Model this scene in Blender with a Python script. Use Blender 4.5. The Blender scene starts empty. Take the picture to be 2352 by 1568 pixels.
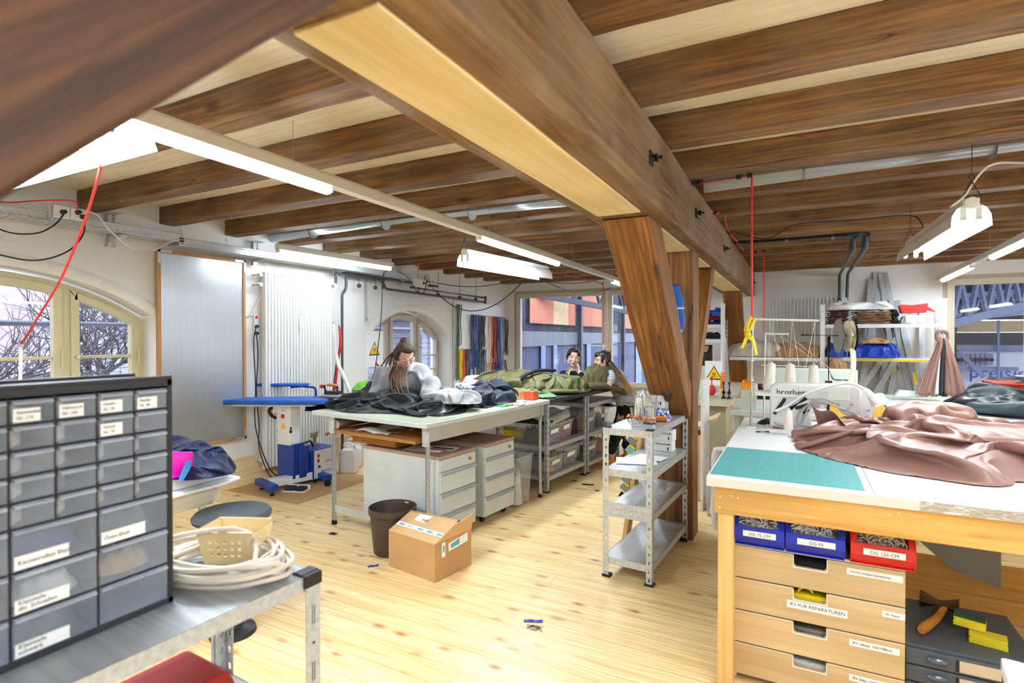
import bpy, math, random
import numpy as np
from mathutils import Vector, Matrix, noise
random.seed(7)
S = bpy.context.scene
COL = S.collection
PI = math.pi
R_ = math.radians
# ---------------------------------------------------------------- camera
F_PX, YAW, PITCH, EYE = 1260.0, R_(27.5), R_(0.55), 1.5
cam_d = bpy.data.cameras.new('camera'); cam = bpy.data.objects.new('camera', cam_d); COL.objects.link(cam)
cam_d.sensor_width = 36; cam_d.lens = 36 * F_PX / 2352; cam_d.clip_start = .05; cam_d.clip_end = 200
cam.location = (0, 0, EYE); cam.rotation_euler = (PI / 2 - PITCH, 0, YAW)
cam_d.dof.use_dof = True; cam_d.dof.focus_distance = 4.2; cam_d.dof.aperture_fstop = 2.8
S.camera = cam
# ---------------------------------------------------------------- look
S.view_settings.view_transform = 'Standard'; S.view_settings.look = 'None'; S.view_settings.gamma = 1
S.view_settings.use_curve_mapping = False
S.view_settings.exposure = 0.38
S.cycles.max_bounces = 10; S.cycles.diffuse_bounces = 5; S.cycles.transparent_max_bounces = 24
S.cycles.caustics_reflective = False; S.cycles.caustics_refractive = False
S.cycles.sample_clamp_indirect = 6
S.cycles.use_denoising = True
# ---------------------------------------------------------------- overcast winter sky
W = bpy.data.worlds.new('sky'); S.world = W; W.use_nodes = True
nt = W.node_tree; bg = nt.nodes['Background']
tc = nt.nodes.new('ShaderNodeTexCoord'); sx = nt.nodes.new('ShaderNodeSeparateXYZ'); cr = nt.nodes.new('ShaderNodeValToRGB')
nt.links.new(tc.outputs['Generated'], sx.inputs[0]); nt.links.new(sx.outputs['Z'], cr.inputs[0]); nt.links.new(cr.outputs[0], bg.inputs[0])
cr.color_ramp.elements[0].color = (.80, .86, 1, 1); cr.color_ramp.elements[1].color = (.66, .76, 1, 1)
bg.inputs[1].default_value = 3.6
# brightness of the lamps (each is built further down with its own tubes)
TUBE_E = 30.0      # emission of the fluorescent tubes
TUBE_C = (.80, .91, 1.0)
LAMP_W = .38       # scale on the area lights carried by the lamps

# ---------------------------------------------------------------- photograph rays (used to read real positions off known planes)
_F = Vector((-math.sin(YAW) * math.cos(PITCH), math.cos(YAW) * math.cos(PITCH), -math.sin(PITCH)))
_R = Vector((math.cos(YAW), math.sin(YAW), 0)); _U = _R.cross(_F)
def at(u, v, **k):
    d = _F + _R * ((u - 1176) / F_PX) + _U * ((784 - v) / F_PX); c = Vector((0, 0, EYE))
    if 'x' in k: return c + d * (k['x'] / d.x)
    if 'y' in k: return c + d * (k['y'] / d.y)
    if 'z' in k: return c + d * ((k['z'] - EYE) / d.z)
    return c + d * k['d']

# ---------------------------------------------------------------- mesh helpers
def wm(o):
    m = Matrix.LocRotScale(o.location, o.rotation_euler, o.scale)
    return wm(o.parent) @ m if o.parent else m
def frame(d, up=Vector((0, 0, 1))):
    d = Vector(d).normalized()
    if abs(d.dot(up)) > .99: up = Vector((1, 0, 0))
    a = d.cross(up).normalized(); b = a.cross(d).normalized()
    return a, b, d
class MB:
    def __init__(s): s.v = []; s.f = []; s.m = []; s.mi = 0; s.T = None
    def at(s, loc=(0, 0, 0), rz=0, rx=0, ry=0, sc=1):
        s.T = Matrix.Translation(loc) @ Matrix.Rotation(rz, 4, 'Z') @ Matrix.Rotation(ry, 4, 'Y') @ Matrix.Rotation(rx, 4, 'X') @ Matrix.Scale(sc, 4); return s
    def mat(s, i): s.mi = i; return s
    def add(s, vs, fs, m=None):
        n = len(s.v)
        if s.T is not None: vs = [s.T @ Vector(p) for p in vs]
        s.v += [tuple(p) for p in vs]; s.f += [tuple(i + n for i in f) for f in fs]; s.m += [s.mi if m is None else m] * len(fs)
        return s
    def box(s, a, b, m=None):
        (x0, y0, z0), (x1, y1, z1) = [(min(p), max(p)) and p for p in (a, b)]
        x0, x1 = sorted((a[0], b[0])); y0, y1 = sorted((a[1], b[1])); z0, z1 = sorted((a[2], b[2]))
        vs = [(x0, y0, z0), (x1, y0, z0), (x1, y1, z0), (x0, y1, z0), (x0, y0, z1), (x1, y0, z1), (x1, y1, z1), (x0, y1, z1)]
        return s.add(vs, [(0, 3, 2, 1), (4, 5, 6, 7), (0, 1, 5, 4), (1, 2, 6, 5), (2, 3, 7, 6), (3, 0, 4, 7)], m)
    def cbox(s, c, d, m=None):
        return s.box([c[i] - d[i] / 2 for i in range(3)], [c[i] + d[i] / 2 for i in range(3)], m)
    def bar(s, p0, p1, w, h, up=(0, 0, 1), m=None, w1=None, h1=None):
        a, b, d = frame(Vector(p1) - Vector(p0), Vector(up)); vs = []
        for p, ww, hh in ((p0, w, h), (p1, w1 or w, h1 or h)):
            for x, y in ((-1, -1), (1, -1), (1, 1), (-1, 1)): vs.append(Vector(p) + a * (x * ww / 2) + b * (y * hh / 2))
        return s.add(vs, [(0, 1, 2, 3), (7, 6, 5, 4), (0, 4, 5, 1), (1, 5, 6, 2), (2, 6, 7, 3), (3, 7, 4, 0)], m)
    def tube(s, pts, r, n=8, m=None, cap=True, closed=False, flat=1.0, up=(0, 0, 1)):
        pts = [Vector(p) for p in pts]; k = len(pts); rs = r if isinstance(r, (list, tuple)) else [r] * k; vs = []; fs = []
        pa = None
        for i, p in enumerate(pts):
            q0 = pts[i - 1] if (i or closed) else p; q1 = pts[(i + 1) % k] if (i < k - 1 or closed) else p
            d = (q1 - q0)
            if d.length < 1e-9: d = Vector((0, 0, 1))
            d.normalize()
            if pa is None: a, b, _ = frame(d, Vector(up))
            else:
                a = pa - d * pa.dot(d)
                if a.length < 1e-6: a, b, _ = frame(d)
                a.normalize(); b = a.cross(d).normalized() * -1
            pa = a
            for j in range(n):
                t = 2 * PI * j / n; vs.append(p + a * (math.cos(t) * rs[i]) + b * (math.sin(t) * rs[i] * flat))
        L = k if closed else k - 1
        for i in range(L):
            i2 = (i + 1) % k
            for j in range(n): fs.append((i * n + j, i * n + (j + 1) % n, i2 * n + (j + 1) % n, i2 * n + j))
        if cap and not closed: fs.append(tuple(range(n))[::-1]); fs.append(tuple((k - 1) * n + j for j in range(n)))
        return s.add(vs, fs, m)
    def cyl(s, p0, p1, r, r1=None, n=16, m=None): return s.tube([p0, p1], [r, r if r1 is None else r1], n, m)
    def lathe(s, prof, c=(0, 0, 0), n=24, m=None, sx=1, sy=1):
        vs = []; fs = []
        for r, z in prof:
            for j in range(n):
                t = 2 * PI * j / n; vs.append((c[0] + r * sx * math.cos(t), c[1] + r * sy * math.sin(t), c[2] + z))
        for i in range(len(prof) - 1):
            for j in range(n): fs.append((i * n + j, i * n + (j + 1) % n, (i + 1) * n + (j + 1) % n, (i + 1) * n + j))
        if prof[0][0] > 1e-5: fs.append(tuple(range(n))[::-1])
        if prof[-1][0] > 1e-5: fs.append(tuple((len(prof) - 1) * n + j for j in range(n)))
        return s.add(vs, fs, m)
    def ball(s, c, r, n=12, m=None, d=None):
        rx, ry, rz = (r, r, r) if not isinstance(r, (tuple, list)) else r
        vs = []; fs = []; k = n // 2
        M = None
        if d is not None: a, b, dd = frame(Vector(d)); M = Matrix((a, b, dd)).transposed()
        for i in range(k + 1):
            ph = PI * i / k
            for j in range(n):
                t = 2 * PI * j / n; q = Vector((rx * math.sin(ph) * math.cos(t), ry * math.sin(ph) * math.sin(t), rz * math.cos(ph)))
                if M: q = M @ q
                vs.append(Vector(c) + q)
        for i in range(k):
            for j in range(n): fs.append((i * n + j, (i + 1) * n + j, (i + 1) * n + (j + 1) % n, i * n + (j + 1) % n))
        return s.add(vs, fs, m)
    def prism(s, poly, o, ax, ay, d, m=None):
        """polygon (list of 2-vectors) in the plane o + ax*u + ay*v, extruded along d"""
        o, ax, ay, d = map(Vector, (o, ax, ay, d)); n = len(poly)
        vs = [o + ax * u + ay * v for u, v in poly]; vs += [p + d for p in vs]
        fs = [tuple(range(n))[::-1], tuple(range(n, 2 * n))] + [(i, (i + 1) % n, n + (i + 1) % n, n + i) for i in range(n)]
        return s.add(vs, fs, m)
    def grid(s, f, nu, nv, m=None, thick=0, cu=False):
        vs = [Vector(f(i / (nu - 1), j / (nv - 1))) for j in range(nv) for i in range(nu)]
        fs = [(j * nu + i, j * nu + i + 1, (j + 1) * nu + i + 1, (j + 1) * nu + i) for j in range(nv - 1) for i in range(nu - 1)]
        return s.add(vs, fs, m)
    def text(s, t, o, ax, ay, size, m=None, align='LEFT', depth=.0003, shear=0):
        c = bpy.data.curves.new('t', 'FONT'); c.body = t; c.size = size; c.align_x = align; c.extrude = depth; c.shear = shear; c.resolution_u = 2
        ob = bpy.data.objects.new('t', c); COL.objects.link(ob)
        me = bpy.data.meshes.new_from_object(ob.evaluated_get(bpy.context.evaluated_depsgraph_get()))
        ax = Vector(ax).normalized(); ay = Vector(ay).normalized(); an = ax.cross(ay); o = Vector(o)
        vs = [o + ax * q.co.x + ay * q.co.y + an * q.co.z for q in me.vertices]; fs = [tuple(p.vertices) for p in me.polygons]
        bpy.data.objects.remove(ob); bpy.data.curves.remove(c); bpy.data.meshes.remove(me)
        return s.add(vs, fs, m)
    def build(s, name, mats, parent=None, smooth=False, bev=0, local=False, org=None, sub=0, solid=0, seg=2):
        me = bpy.data.meshes.new(name)
        vs = s.v
        if parent is not None and not local:
            inv = wm(parent).inverted(); vs = [tuple(inv @ Vector(p)) for p in vs]
        o = bpy.data.objects.new(name, me); COL.objects.link(o)
        if parent is not None: o.parent = parent
        elif not local:
            a = np.array(vs) if vs else np.zeros((1, 3))
            org = Vector(org) if org is not None else Vector(((a[:, 0].min() + a[:, 0].max()) / 2, (a[:, 1].min() + a[:, 1].max()) / 2, a[:, 2].min()))
            vs = [tuple(Vector(p) - org) for p in vs]; o.location = org
        me.from_pydata(vs, [], s.f)
        if not isinstance(mats, (list, tuple)): mats = [mats]
        for q in mats: me.materials.append(q)
        if len(mats) > 1: me.polygons.foreach_set('material_index', s.m)
        if smooth:
            me.polygons.foreach_set('use_smooth', [True] * len(me.polygons))
            if smooth != 'all':
                try: me.set_sharp_from_angle(angle=R_(40))
                except Exception: pass
        me.update()
        if solid: q = o.modifiers.new('solid', 'SOLIDIFY'); q.thickness = solid; q.offset = -1
        if bev: q = o.modifiers.new('bevel', 'BEVEL'); q.width = bev; q.segments = seg; q.limit_method = 'ANGLE'; q.angle_limit = R_(40)
        if sub: q = o.modifiers.new('sub', 'SUBSURF'); q.levels = sub; q.render_levels = sub
        return o
def tag(o, label=None, cat=None, group=None, kind=None):
    if label: o['label'] = label
    if cat: o['category'] = cat
    if group: o['group'] = group
    if kind: o['kind'] = kind
    return o
def thing(name, label, cat, loc=(0, 0, 0), rz=0, group=None):
    o = bpy.data.objects.new(name, None); COL.objects.link(o); o.location = loc; o.rotation_euler = (0, 0, rz); o.empty_display_size = .1
    return tag(o, label, cat, group)
KIDS = {}
def dup(root, loc=None, rz=None, label=None, group=None):
    def cp(o, par):
        c = o.copy(); COL.objects.link(c)
        if par is not None: c.parent = par
        for ch in [q for q in bpy.data.objects if q.parent == o and q != c]: cp(ch, c)
        return c
    c = cp(root, None)
    if loc is not None: c.location = loc
    if rz is not None: c.rotation_euler = (0, 0, rz)
    if label: c['label'] = label
    if group: c['group'] = group
    return c
def struct(mb, name, m, **k): return tag(mb.build(name, m, **k), kind='structure')
def arc(c, r, a0, a1, n, ax=(1, 0, 0), ay=(0, 0, 1)):
    ax, ay, c = Vector(ax), Vector(ay), Vector(c)
    return [c + ax * (r * math.cos(a0 + (a1 - a0) * i / n)) + ay * (r * math.sin(a0 + (a1 - a0) * i / n)) for i in range(n + 1)]
def spline(pts, k=6):
    P = [Vector(p) for p in pts]; out = []
    for i in range(len(P) - 1):
        p0 = P[max(i - 1, 0)]; p1 = P[i]; p2 = P[i + 1]; p3 = P[min(i + 2, len(P) - 1)]
        for j in range(k):
            t = j / k; out.append(.5 * ((2 * p1) + (p2 - p0) * t + (2 * p0 - 5 * p1 + 4 * p2 - p3) * t * t + (3 * p1 - p0 - 3 * p2 + p3) * t ** 3))
    out.append(P[-1]); return out
def sag(a, b, d, n=12):
    a, b = Vector(a), Vector(b); return [a.lerp(b, t / n) - Vector((0, 0, d * 4 * (t / n) * (1 - t / n))) for t in range(n + 1)]

# ---------------------------------------------------------------- materials
def lin(c):  # sRGB 0-255 to linear
    return tuple(((x / 255) / 12.92 if x / 255 <= .04045 else ((x / 255 + .055) / 1.055) ** 2.4) for x in c) + (1,)
def mk(name):
    m = bpy.data.materials.new(name); m.use_nodes = True; n = m.node_tree; return m, n, n.nodes['Principled BSDF'], n.nodes, n.links
def coords(N, L, kind='Object', scale=(1, 1, 1), rnd=True):
    t = N.new('ShaderNodeTexCoord'); mp = N.new('ShaderNodeMapping'); mp.inputs['Scale'].default_value = scale
    if kind == 'World':
        g = N.new('ShaderNodeNewGeometry'); L.new(g.outputs['Position'], mp.inputs[0])
    else: L.new(t.outputs[kind], mp.inputs[0])
    if rnd and kind != 'World':
        oi = N.new('ShaderNodeObjectInfo'); mu = N.new('ShaderNodeMath'); mu.operation = 'MULTIPLY'; mu.inputs[1].default_value = 37
        L.new(oi.outputs['Random'], mu.inputs[0]); cb = N.new('ShaderNodeCombineXYZ')
        for i in range(3): L.new(mu.outputs[0], cb.inputs[i])
        L.new(cb.outputs[0], mp.inputs['Location'])
    return mp.outputs[0]
def noise_n(N, L, vec, scale, detail=4, rough=.55, dist=0):
    q = N.new('ShaderNodeTexNoise'); q.inputs['Scale'].default_value = scale; q.inputs['Detail'].default_value = detail
    q.inputs['Roughness'].default_value = rough; q.inputs['Distortion'].default_value = dist; L.new(vec, q.inputs['Vector']); return q.outputs['Fac']
def ramp(N, L, fac, stops):
    q = N.new('ShaderNodeValToRGB'); e = q.color_ramp.elements
    while len(e) < len(stops): e.new(.5)
    for i, (p, c) in enumerate(stops): e[i].position = p; e[i].color = c if len(c) == 4 else tuple(c) + (1,)
    L.new(fac, q.inputs[0]); return q.outputs[0]
def mix(N, L, fac, a, b, mode='MIX'):
    q = N.new('ShaderNodeMix'); q.data_type = 'RGBA'; q.blend_type = mode
    for v, i in ((fac, 0), (a, 6), (b, 7)):
        if isinstance(v, (int, float)): q.inputs[i].default_value = v
        elif isinstance(v, tuple): q.inputs[i].default_value = v
        else: L.new(v, q.inputs[i])
    return q.outputs[2]
def bump(N, L, h, strength, B, dist=.01):
    q = N.new('ShaderNodeBump'); q.inputs['Strength'].default_value = strength; q.inputs['Distance'].default_value = dist; L.new(h, q.inputs['Height']); L.new(q.outputs[0], B.inputs['Normal'])
def plain(name, c, rough=.5, metal=0, var=.06, bs=0, bscale=60, spec=.5, sheen=0, coat=0, vs=6):
    """one colour with a slight procedural variation and optional fine bump"""
    m, T, B, N, L = mk(name); col = lin(c); v = coords(N, L)
    f = noise_n(N, L, v, vs, 3)
    d = tuple(x * (1 - var * 2) for x in col[:3]) + (1,); u = tuple(min(1, x * (1 + var)) for x in col[:3]) + (1,)
    L.new(ramp(N, L, f, [(.3, d), (.7, u)]), B.inputs['Base Color'])
    B.inputs['Roughness'].default_value = rough; B.inputs['Metallic'].default_value = metal; B.inputs['Specular IOR Level'].default_value = spec
    if sheen: B.inputs['Sheen Weight'].default_value = sheen
    if coat: B.inputs['Coat Weight'].default_value = coat
    if bs: bump(N, L, noise_n(N, L, v, bscale, 3), bs, B)
    return m
def wood(name, dark, light, axis='X', knots=.5, cracks=.5, rough=.65, g=1.0, grey=0.0, kind='Object', bmp=.35):
    m, T, B, N, L = mk(name); st = [24.0, 24.0, 24.0]; st['XYZ'.index(axis)] = 1.1
    v = coords(N, L, kind, tuple(x * g for x in st)); v2 = coords(N, L, kind)
    grain = noise_n(N, L, v, 1.6, 8, .62, .6)
    col = ramp(N, L, grain, [(.36, lin(dark)), (.5, lin([(a + b) / 2 for a, b in zip(dark, light)])), (.64, lin(light))])
    big = noise_n(N, L, v2, 1.3, 3)
    col = mix(N, L, ramp(N, L, big, [(.3, (0, 0, 0)), (.7, (.4, .4, .4))]), col, lin([x * .66 for x in dark]))
    if grey: col = mix(N, L, ramp(N, L, noise_n(N, L, v2, 2.2, 4), [(.4, (0, 0, 0)), (.68, (grey,) * 3)]), col, lin((150, 128, 104)))
    if knots:
        sc = [3.6, 3.6, 3.6]; sc['XYZ'.index(axis)] = 1.5
        vo = N.new('ShaderNodeTexVoronoi'); vo.inputs['Scale'].default_value = g; L.new(coords(N, L, kind, tuple(sc)), vo.inputs['Vector'])
        k = ramp(N, L, vo.outputs['Distance'], [(.035, (knots,) * 3), (.07, (knots * .55,) * 3), (.12, (0, 0, 0))])
        col = mix(N, L, k, col, lin([x * .38 for x in dark]))
    if cracks:
        sc = [9.0, 9.0, 9.0]; sc['XYZ'.index(axis)] = .55
        cn = noise_n(N, L, coords(N, L, kind, tuple(sc)), 1.0, 2, .5, .3)
        k = ramp(N, L, cn, [(.488, (0, 0, 0)), (.5, (cracks,) * 3), (.512, (0, 0, 0))])
        k2 = ramp(N, L, noise_n(N, L, v2, .9, 2), [(.52, (0, 0, 0)), (.58, (1, 1, 1))])
        k = mix(N, L, 1.0, k, k2, 'MULTIPLY'); col = mix(N, L, k, col, lin([x * .25 for x in dark]))
    L.new(col, B.inputs['Base Color']); B.inputs['Roughness'].default_value = rough
    bump(N, L, grain, bmp, B, .006); return m
def metal(name, c=(190, 194, 198), rough=.35, axis=None, m_=.45, lo=.86):
    m, T, B, N, L = mk(name); sc = [40, 40, 40]
    if axis: sc['XYZ'.index(axis)] = 1.0
    f = noise_n(N, L, coords(N, L, 'Object', tuple(sc)), 1.5, 4); f2 = noise_n(N, L, coords(N, L), 3, 3)
    a = lin([x * lo for x in c]); b = lin(c)
    L.new(ramp(N, L, f, [(.3, a), (.7, b)]), B.inputs['Base Color']); B.inputs['Metallic'].default_value = m_
    L.new(ramp(N, L, f2, [(.3, (rough * .93,) * 3), (.7, (rough * 1.07,) * 3)]), B.inputs['Roughness']); return m
def cloth(name, c, rough=.8, weave=0, sheen=.04, var=.12, spec=.3):
    m, T, B, N, L = mk(name); col = lin(c); v = coords(N, L)
    f = noise_n(N, L, v, 9, 5); L.new(ramp(N, L, f, [(.3, tuple(x * (1 - var * 1.6) for x in col[:3]) + (1,)), (.7, tuple(min(1, x * (1 + var)) for x in col[:3]) + (1,))]), B.inputs['Base Color'])
    B.inputs['Roughness'].default_value = rough; B.inputs['Sheen Weight'].default_value = sheen; B.inputs['Specular IOR Level'].default_value = spec
    bump(N, L, noise_n(N, L, v, 60, 4, .6), .08, B, .006); return m
def emit(name, c, e):
    m, T, B, N, L = mk(name); B.inputs['Base Color'].default_value = (*c, 1); B.inputs['Emission Color'].default_value = (*c, 1); B.inputs['Emission Strength'].default_value = e; B.inputs['Roughness'].default_value = .4; return m
def clear(name, c=(235, 238, 242), a=.35, rough=.12):
    """milky see-through plastic: part transparent, part glossy-diffuse"""
    m, T, B, N, L = mk(name); B.inputs['Base Color'].default_value = lin(c); B.inputs['Roughness'].default_value = rough
    f = noise_n(N, L, coords(N, L), 7, 3); r = ramp(N, L, f, [(.3, (a * .7,) * 3), (.7, (min(1, a * 1.3),) * 3)])
    L.new(r, B.inputs['Alpha']); return m
def glass(name, rough=0.0, c=(255, 255, 255), ior=1.45):
    m, T, B, N, L = mk(name); B.inputs['Base Color'].default_value = lin(c); B.inputs['Transmission Weight'].default_value = 1; B.inputs['Roughness'].default_value = rough; B.inputs['IOR'].default_value = ior; return m
def pane(name, refl=.25):
    m, T, B, N, L = mk(name); out = N['Material Output']
    tr = N.new('ShaderNodeBsdfTransparent'); gl = N.new('ShaderNodeBsdfGlossy'); gl.inputs['Roughness'].default_value = .02
    lw = N.new('ShaderNodeLayerWeight'); lw.inputs[0].default_value = .5; pw = N.new('ShaderNodeMath'); pw.operation = 'POWER'; pw.inputs[1].default_value = 5; L.new(lw.outputs['Facing'], pw.inputs[0])
    fr = N.new('ShaderNodeMath'); fr.operation = 'MULTIPLY_ADD'; fr.inputs[1].default_value = .5; fr.inputs[2].default_value = .05; L.new(pw.outputs[0], fr.inputs[0]); mx = N.new('ShaderNodeMixShader'); tr.inputs[0].default_value = (.96, .97, .99, 1)
    L.new(fr.outputs[0], mx.inputs[0]); L.new(tr.outputs[0], mx.inputs[1]); L.new(gl.outputs[0], mx.inputs[2]); L.new(mx.outputs[0], out.inputs[0]); return m

M = {}
M['joist'] = wood('old_joist_wood', (84, 54, 24), (152, 106, 54), 'Z', .75, .8, grey=.35)
M['beam'] = wood('old_beam_wood', (96, 66, 34), (158, 118, 68), 'Z', .5, .9, grey=.6)
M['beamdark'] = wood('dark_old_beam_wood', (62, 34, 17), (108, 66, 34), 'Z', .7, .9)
M['rust'] = metal('rusty_iron', (96, 70, 52), .6)
M['post'] = wood('old_post_wood', (104, 66, 32), (166, 116, 60), 'Z', .6, .9)
M['brace'] = wood('brace_wood', (112, 68, 26), (172, 116, 52), 'Z', .7, .8)
M['plank'] = wood('pale_spruce', (232, 216, 186), (248, 240, 220), 'X', .35, 0, g=.7, bmp=.1)
M['board'] = wood('pale_spruce_board', (236, 208, 152), (250, 230, 186), 'Y', .35, 0, g=.7, bmp=.08)
M['pine'] = wood('yellow_pine', (206, 152, 74), (232, 186, 108), 'X', .7, 0, g=.8, bmp=.1)
M['pineZ'] = wood('pine_leg', (214, 168, 98), (234, 196, 132), 'Z', .5, 0, g=.8, bmp=.1)
M['birch'] = wood('birch_veneer', (206, 174, 126), (226, 198, 152), 'X', 0, 0, g=.5, bmp=.04)
M['chip'] = wood('chipboard_edge', (150, 96, 40), (196, 140, 72), 'X', 0, 0, g=3)
M['plaster'] = plain('white_plaster', (232, 230, 227), .85, var=.015, bs=.15, bscale=7, vs=2)
M['reveal'] = plain('smooth_white_plaster', (232, 231, 226), .8, var=.02)
M['cream'] = plain('cream_window_paint', (206, 198, 160), .45, var=.02)
M['taupe'] = plain('taupe_window_paint', (186, 176, 158), .45, var=.02)
M['galv'] = metal('galvanised_steel', (208, 212, 216), .38)
M['steel'] = metal('shelf_steel', (202, 207, 212), .42, 'X')
M['alu'] = metal('brushed_aluminium', (205, 207, 210), .3, 'X')
M['dark_metal'] = metal('dark_metal', (60, 60, 62), .45)
M['chrome'] = metal('chrome', (225, 225, 228), .12)
M['black'] = plain('black_plastic', (24, 25, 28), .4, var=.1)
M['rubber'] = plain('black_rubber', (28, 28, 30), .7)
M['white'] = plain('white_lacquer', (236, 237, 238), .35, var=.02)
M['white_top'] = plain('white_laminate', (240, 241, 242), .3, var=.02)
M['enamel'] = plain('white_enamel', (238, 238, 234), .3, var=.02)
M['ivory'] = plain('ivory_machine_paint', (222, 226, 214), .35, var=.02)
M['greybox'] = plain('light_grey_steel', (196, 202, 201), .45, var=.03)
M['greyapron'] = plain('beige_grey_steel', (176, 174, 166), .45, var=.03)
M['linoleum'] = plain('pale_green_linoleum', (184, 192, 166), .4, var=.03)
M['blackboard'] = plain('black_laminate', (42, 42, 44), .45)
M['darkgrey'] = plain('dark_grey_steel', (74, 80, 88), .5)
M['card'] = plain('cardboard', (188, 146, 98), .8, var=.05)
M['cardl'] = plain('pale_cardboard', (222, 190, 146), .8, var=.05)
M['paper'] = plain('paper', (244, 244, 242), .8, var=.01)
M['blue'] = plain('blue_plastic', (22, 44, 182), .4, var=.04)
M['red'] = plain('red_plastic', (206, 34, 26), .4, var=.04)
M['orange'] = plain('orange_plastic', (238, 126, 22), .4)
M['yellow'] = plain('yellow_plastic', (248, 214, 22), .45)
M['green'] = plain('green_plastic', (32, 140, 74), .5)
M['ink'] = plain('black_ink', (20, 20, 22), .6)
M['inkblue'] = plain('blue_ink', (40, 110, 170), .6)
M['ironblue'] = plain('blue_machine_paint', (28, 62, 150), .4)
M['redcable'] = plain('red_cable', (214, 42, 26), .5)
M['blackcable'] = plain('black_cable', (26, 26, 28), .5)
M['whitecable'] = plain('white_cable', (228, 226, 218), .5)
M['pipe'] = plain('dark_grey_pipe', (66, 72, 78), .4)
M['skin'] = None
M['bin_clear'] = clear('clear_box_plastic', (232, 236, 240), .24)
M['drawer_clear'] = clear('smoky_clear_plastic', (190, 200, 218), .2, .1)
M['film'] = clear('plastic_film', (244, 246, 248), .22, .15)
M['glass'] = glass('drinking_glass')
M['pane'] = pane('window_glass')
M['tube'] = emit('lamp_tube', TUBE_C, TUBE_E)
M['reflector'] = plain('white_reflector', (244, 244, 242), .3)

M['framewood'] = wood('thin_frame_wood', (176, 122, 66), (206, 154, 94), 'Z', 0, 0, g=2)
M['sheet'] = metal('brushed_sheet', (196, 198, 200), .36, 'Z', .85, .96)
M['warn'] = plain('warning_yellow', (252, 196, 20), .5, var=.01)
M['boardblue'] = cloth('blue_board_cover', (40, 96, 186), .7)
M['maroonp'] = plain('dark_red_plastic', (96, 24, 30), .4)
M['slateink'] = plain('grey_blue_ink', (110, 140, 170), .5)
M['brass'] = metal('brass', (190, 170, 120), .35)
M['handlewood'] = wood('tool_handle_wood', (190, 132, 82), (216, 164, 112), 'X', 0, 0, g=3)
M['wrap'] = cloth('white_hose_wrap', (226, 222, 214), .8)
M['milky'] = plain('milky_plastic', (232, 232, 226), .4, var=.02)
M['limecloth'] = cloth('lime_green_cloth', (112, 190, 62), .85)

M['rollpink'] = plain('pale_roll', (222, 202, 194), .5, var=.02)
M['pinkbrown'] = plain('pink_brown_top', (168, 136, 120), .55, var=.03)
M['gripgrey'] = plain('grip_grey', (150, 156, 158), .4)
M['brownbin'] = plain('dark_brown_plastic', (66, 50, 44), .45, var=.05)
M['stickergreen'] = plain('sticker', (196, 214, 196), .5)
M['cardt'] = plain('carton_top', (206, 166, 118), .8, var=.04)
M['tapeblue'] = plain('tape_blue', (84, 172, 210), .5)
M['smokelid'] = clear('smoky_lid', (120, 124, 132), .5)
M['silver'] = cloth('silvery_fabric', (176, 178, 168), .45)
M['jblack'] = cloth('charcoal_softshell', (15, 17, 23), .62, var=.08)
M['jblack2'] = cloth('black_puffer', (20, 21, 24), .35, var=.1)
M['jgrey'] = cloth('light_grey_lining', (176, 178, 178), .7, var=.05)
M['jnavy'] = cloth('navy_softshell', (24, 32, 52), .6, var=.08)
M['navyj'] = cloth('navy_waterproof', (20, 28, 60), .5, var=.08)
M['olive'] = cloth('olive_quilt', (98, 90, 58), .55, var=.08)
M['olive2'] = cloth('olive_green_quilt', (96, 96, 60), .55, var=.08)
M['olivedark'] = cloth('dark_olive_mesh', (92, 82, 58), .7, var=.2)
M['sackgreen'] = cloth('shiny_green_nylon', (112, 140, 100), .3, var=.12)
M['matgreen'] = plain('cutting_mat_green', (32, 140, 92), .5)
M['pink'] = cloth('bright_pink', (240, 20, 206), .6, var=.05)
M['skyblue'] = plain('sky_blue_tab', (56, 150, 220), .5)
M['seatgrey'] = cloth('charcoal_upholstery', (68, 74, 78), .9)
M['royalp'] = plain('royal_blue_print', (40, 74, 190), .5)
M['vermp'] = plain('vermilion_plastic', (232, 84, 46), .45)
def pattern_mat():
    m, T, B, N, L = mk('patterned_lining'); v = coords(N, L)
    f = noise_n(N, L, v, 26, 1, .4, 2.5); L.new(ramp(N, L, f, [(.44, lin((232, 234, 238))), (.47, lin((40, 46, 66))), (.55, lin((52, 58, 78))), (.58, lin((232, 234, 238)))]), B.inputs['Base Color']); B.inputs['Roughness'].default_value = .8; return m
M['pattern'] = pattern_mat()

M['cabblack'] = plain('cabinet_black', (30, 31, 36), .4, var=.05)
M['lip'] = clear('drawer_lip_plastic', (196, 204, 220), .6, .2)
M['paperbag'] = plain('paper_bag', (222, 214, 198), .7)
M['creamcable'] = plain('cream_cable', (214, 204, 190), .5, var=.05)
M['creamp'] = plain('cream_plastic', (232, 206, 156), .45, var=.03)
M['darkred'] = plain('dark_red_bin', (150, 20, 18), .4)
M['water'] = glass('water', ior=1.33)
M['padgrey'] = plain('pad_grey', (140, 144, 150), .8)
M['padteal'] = plain('pad_teal', (126, 196, 196), .7)
M['bagblue'] = cloth('bag_blue', (34, 92, 180), .6)
M['threadpurple'] = plain('thread_purple', (110, 70, 90), .8)
def wrapper_mat():
    m, T, B, N, L = mk('printed_wrapper'); v = coords(N, L)
    f = noise_n(N, L, v, 22, 1, .4, 2); L.new(ramp(N, L, f, [(.47, lin((236, 238, 244))), (.5, lin((50, 70, 180))), (.6, lin((40, 60, 170)))]), B.inputs['Base Color']); B.inputs['Roughness'].default_value = .3; return m
M['wrapper'] = wrapper_mat()

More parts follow.
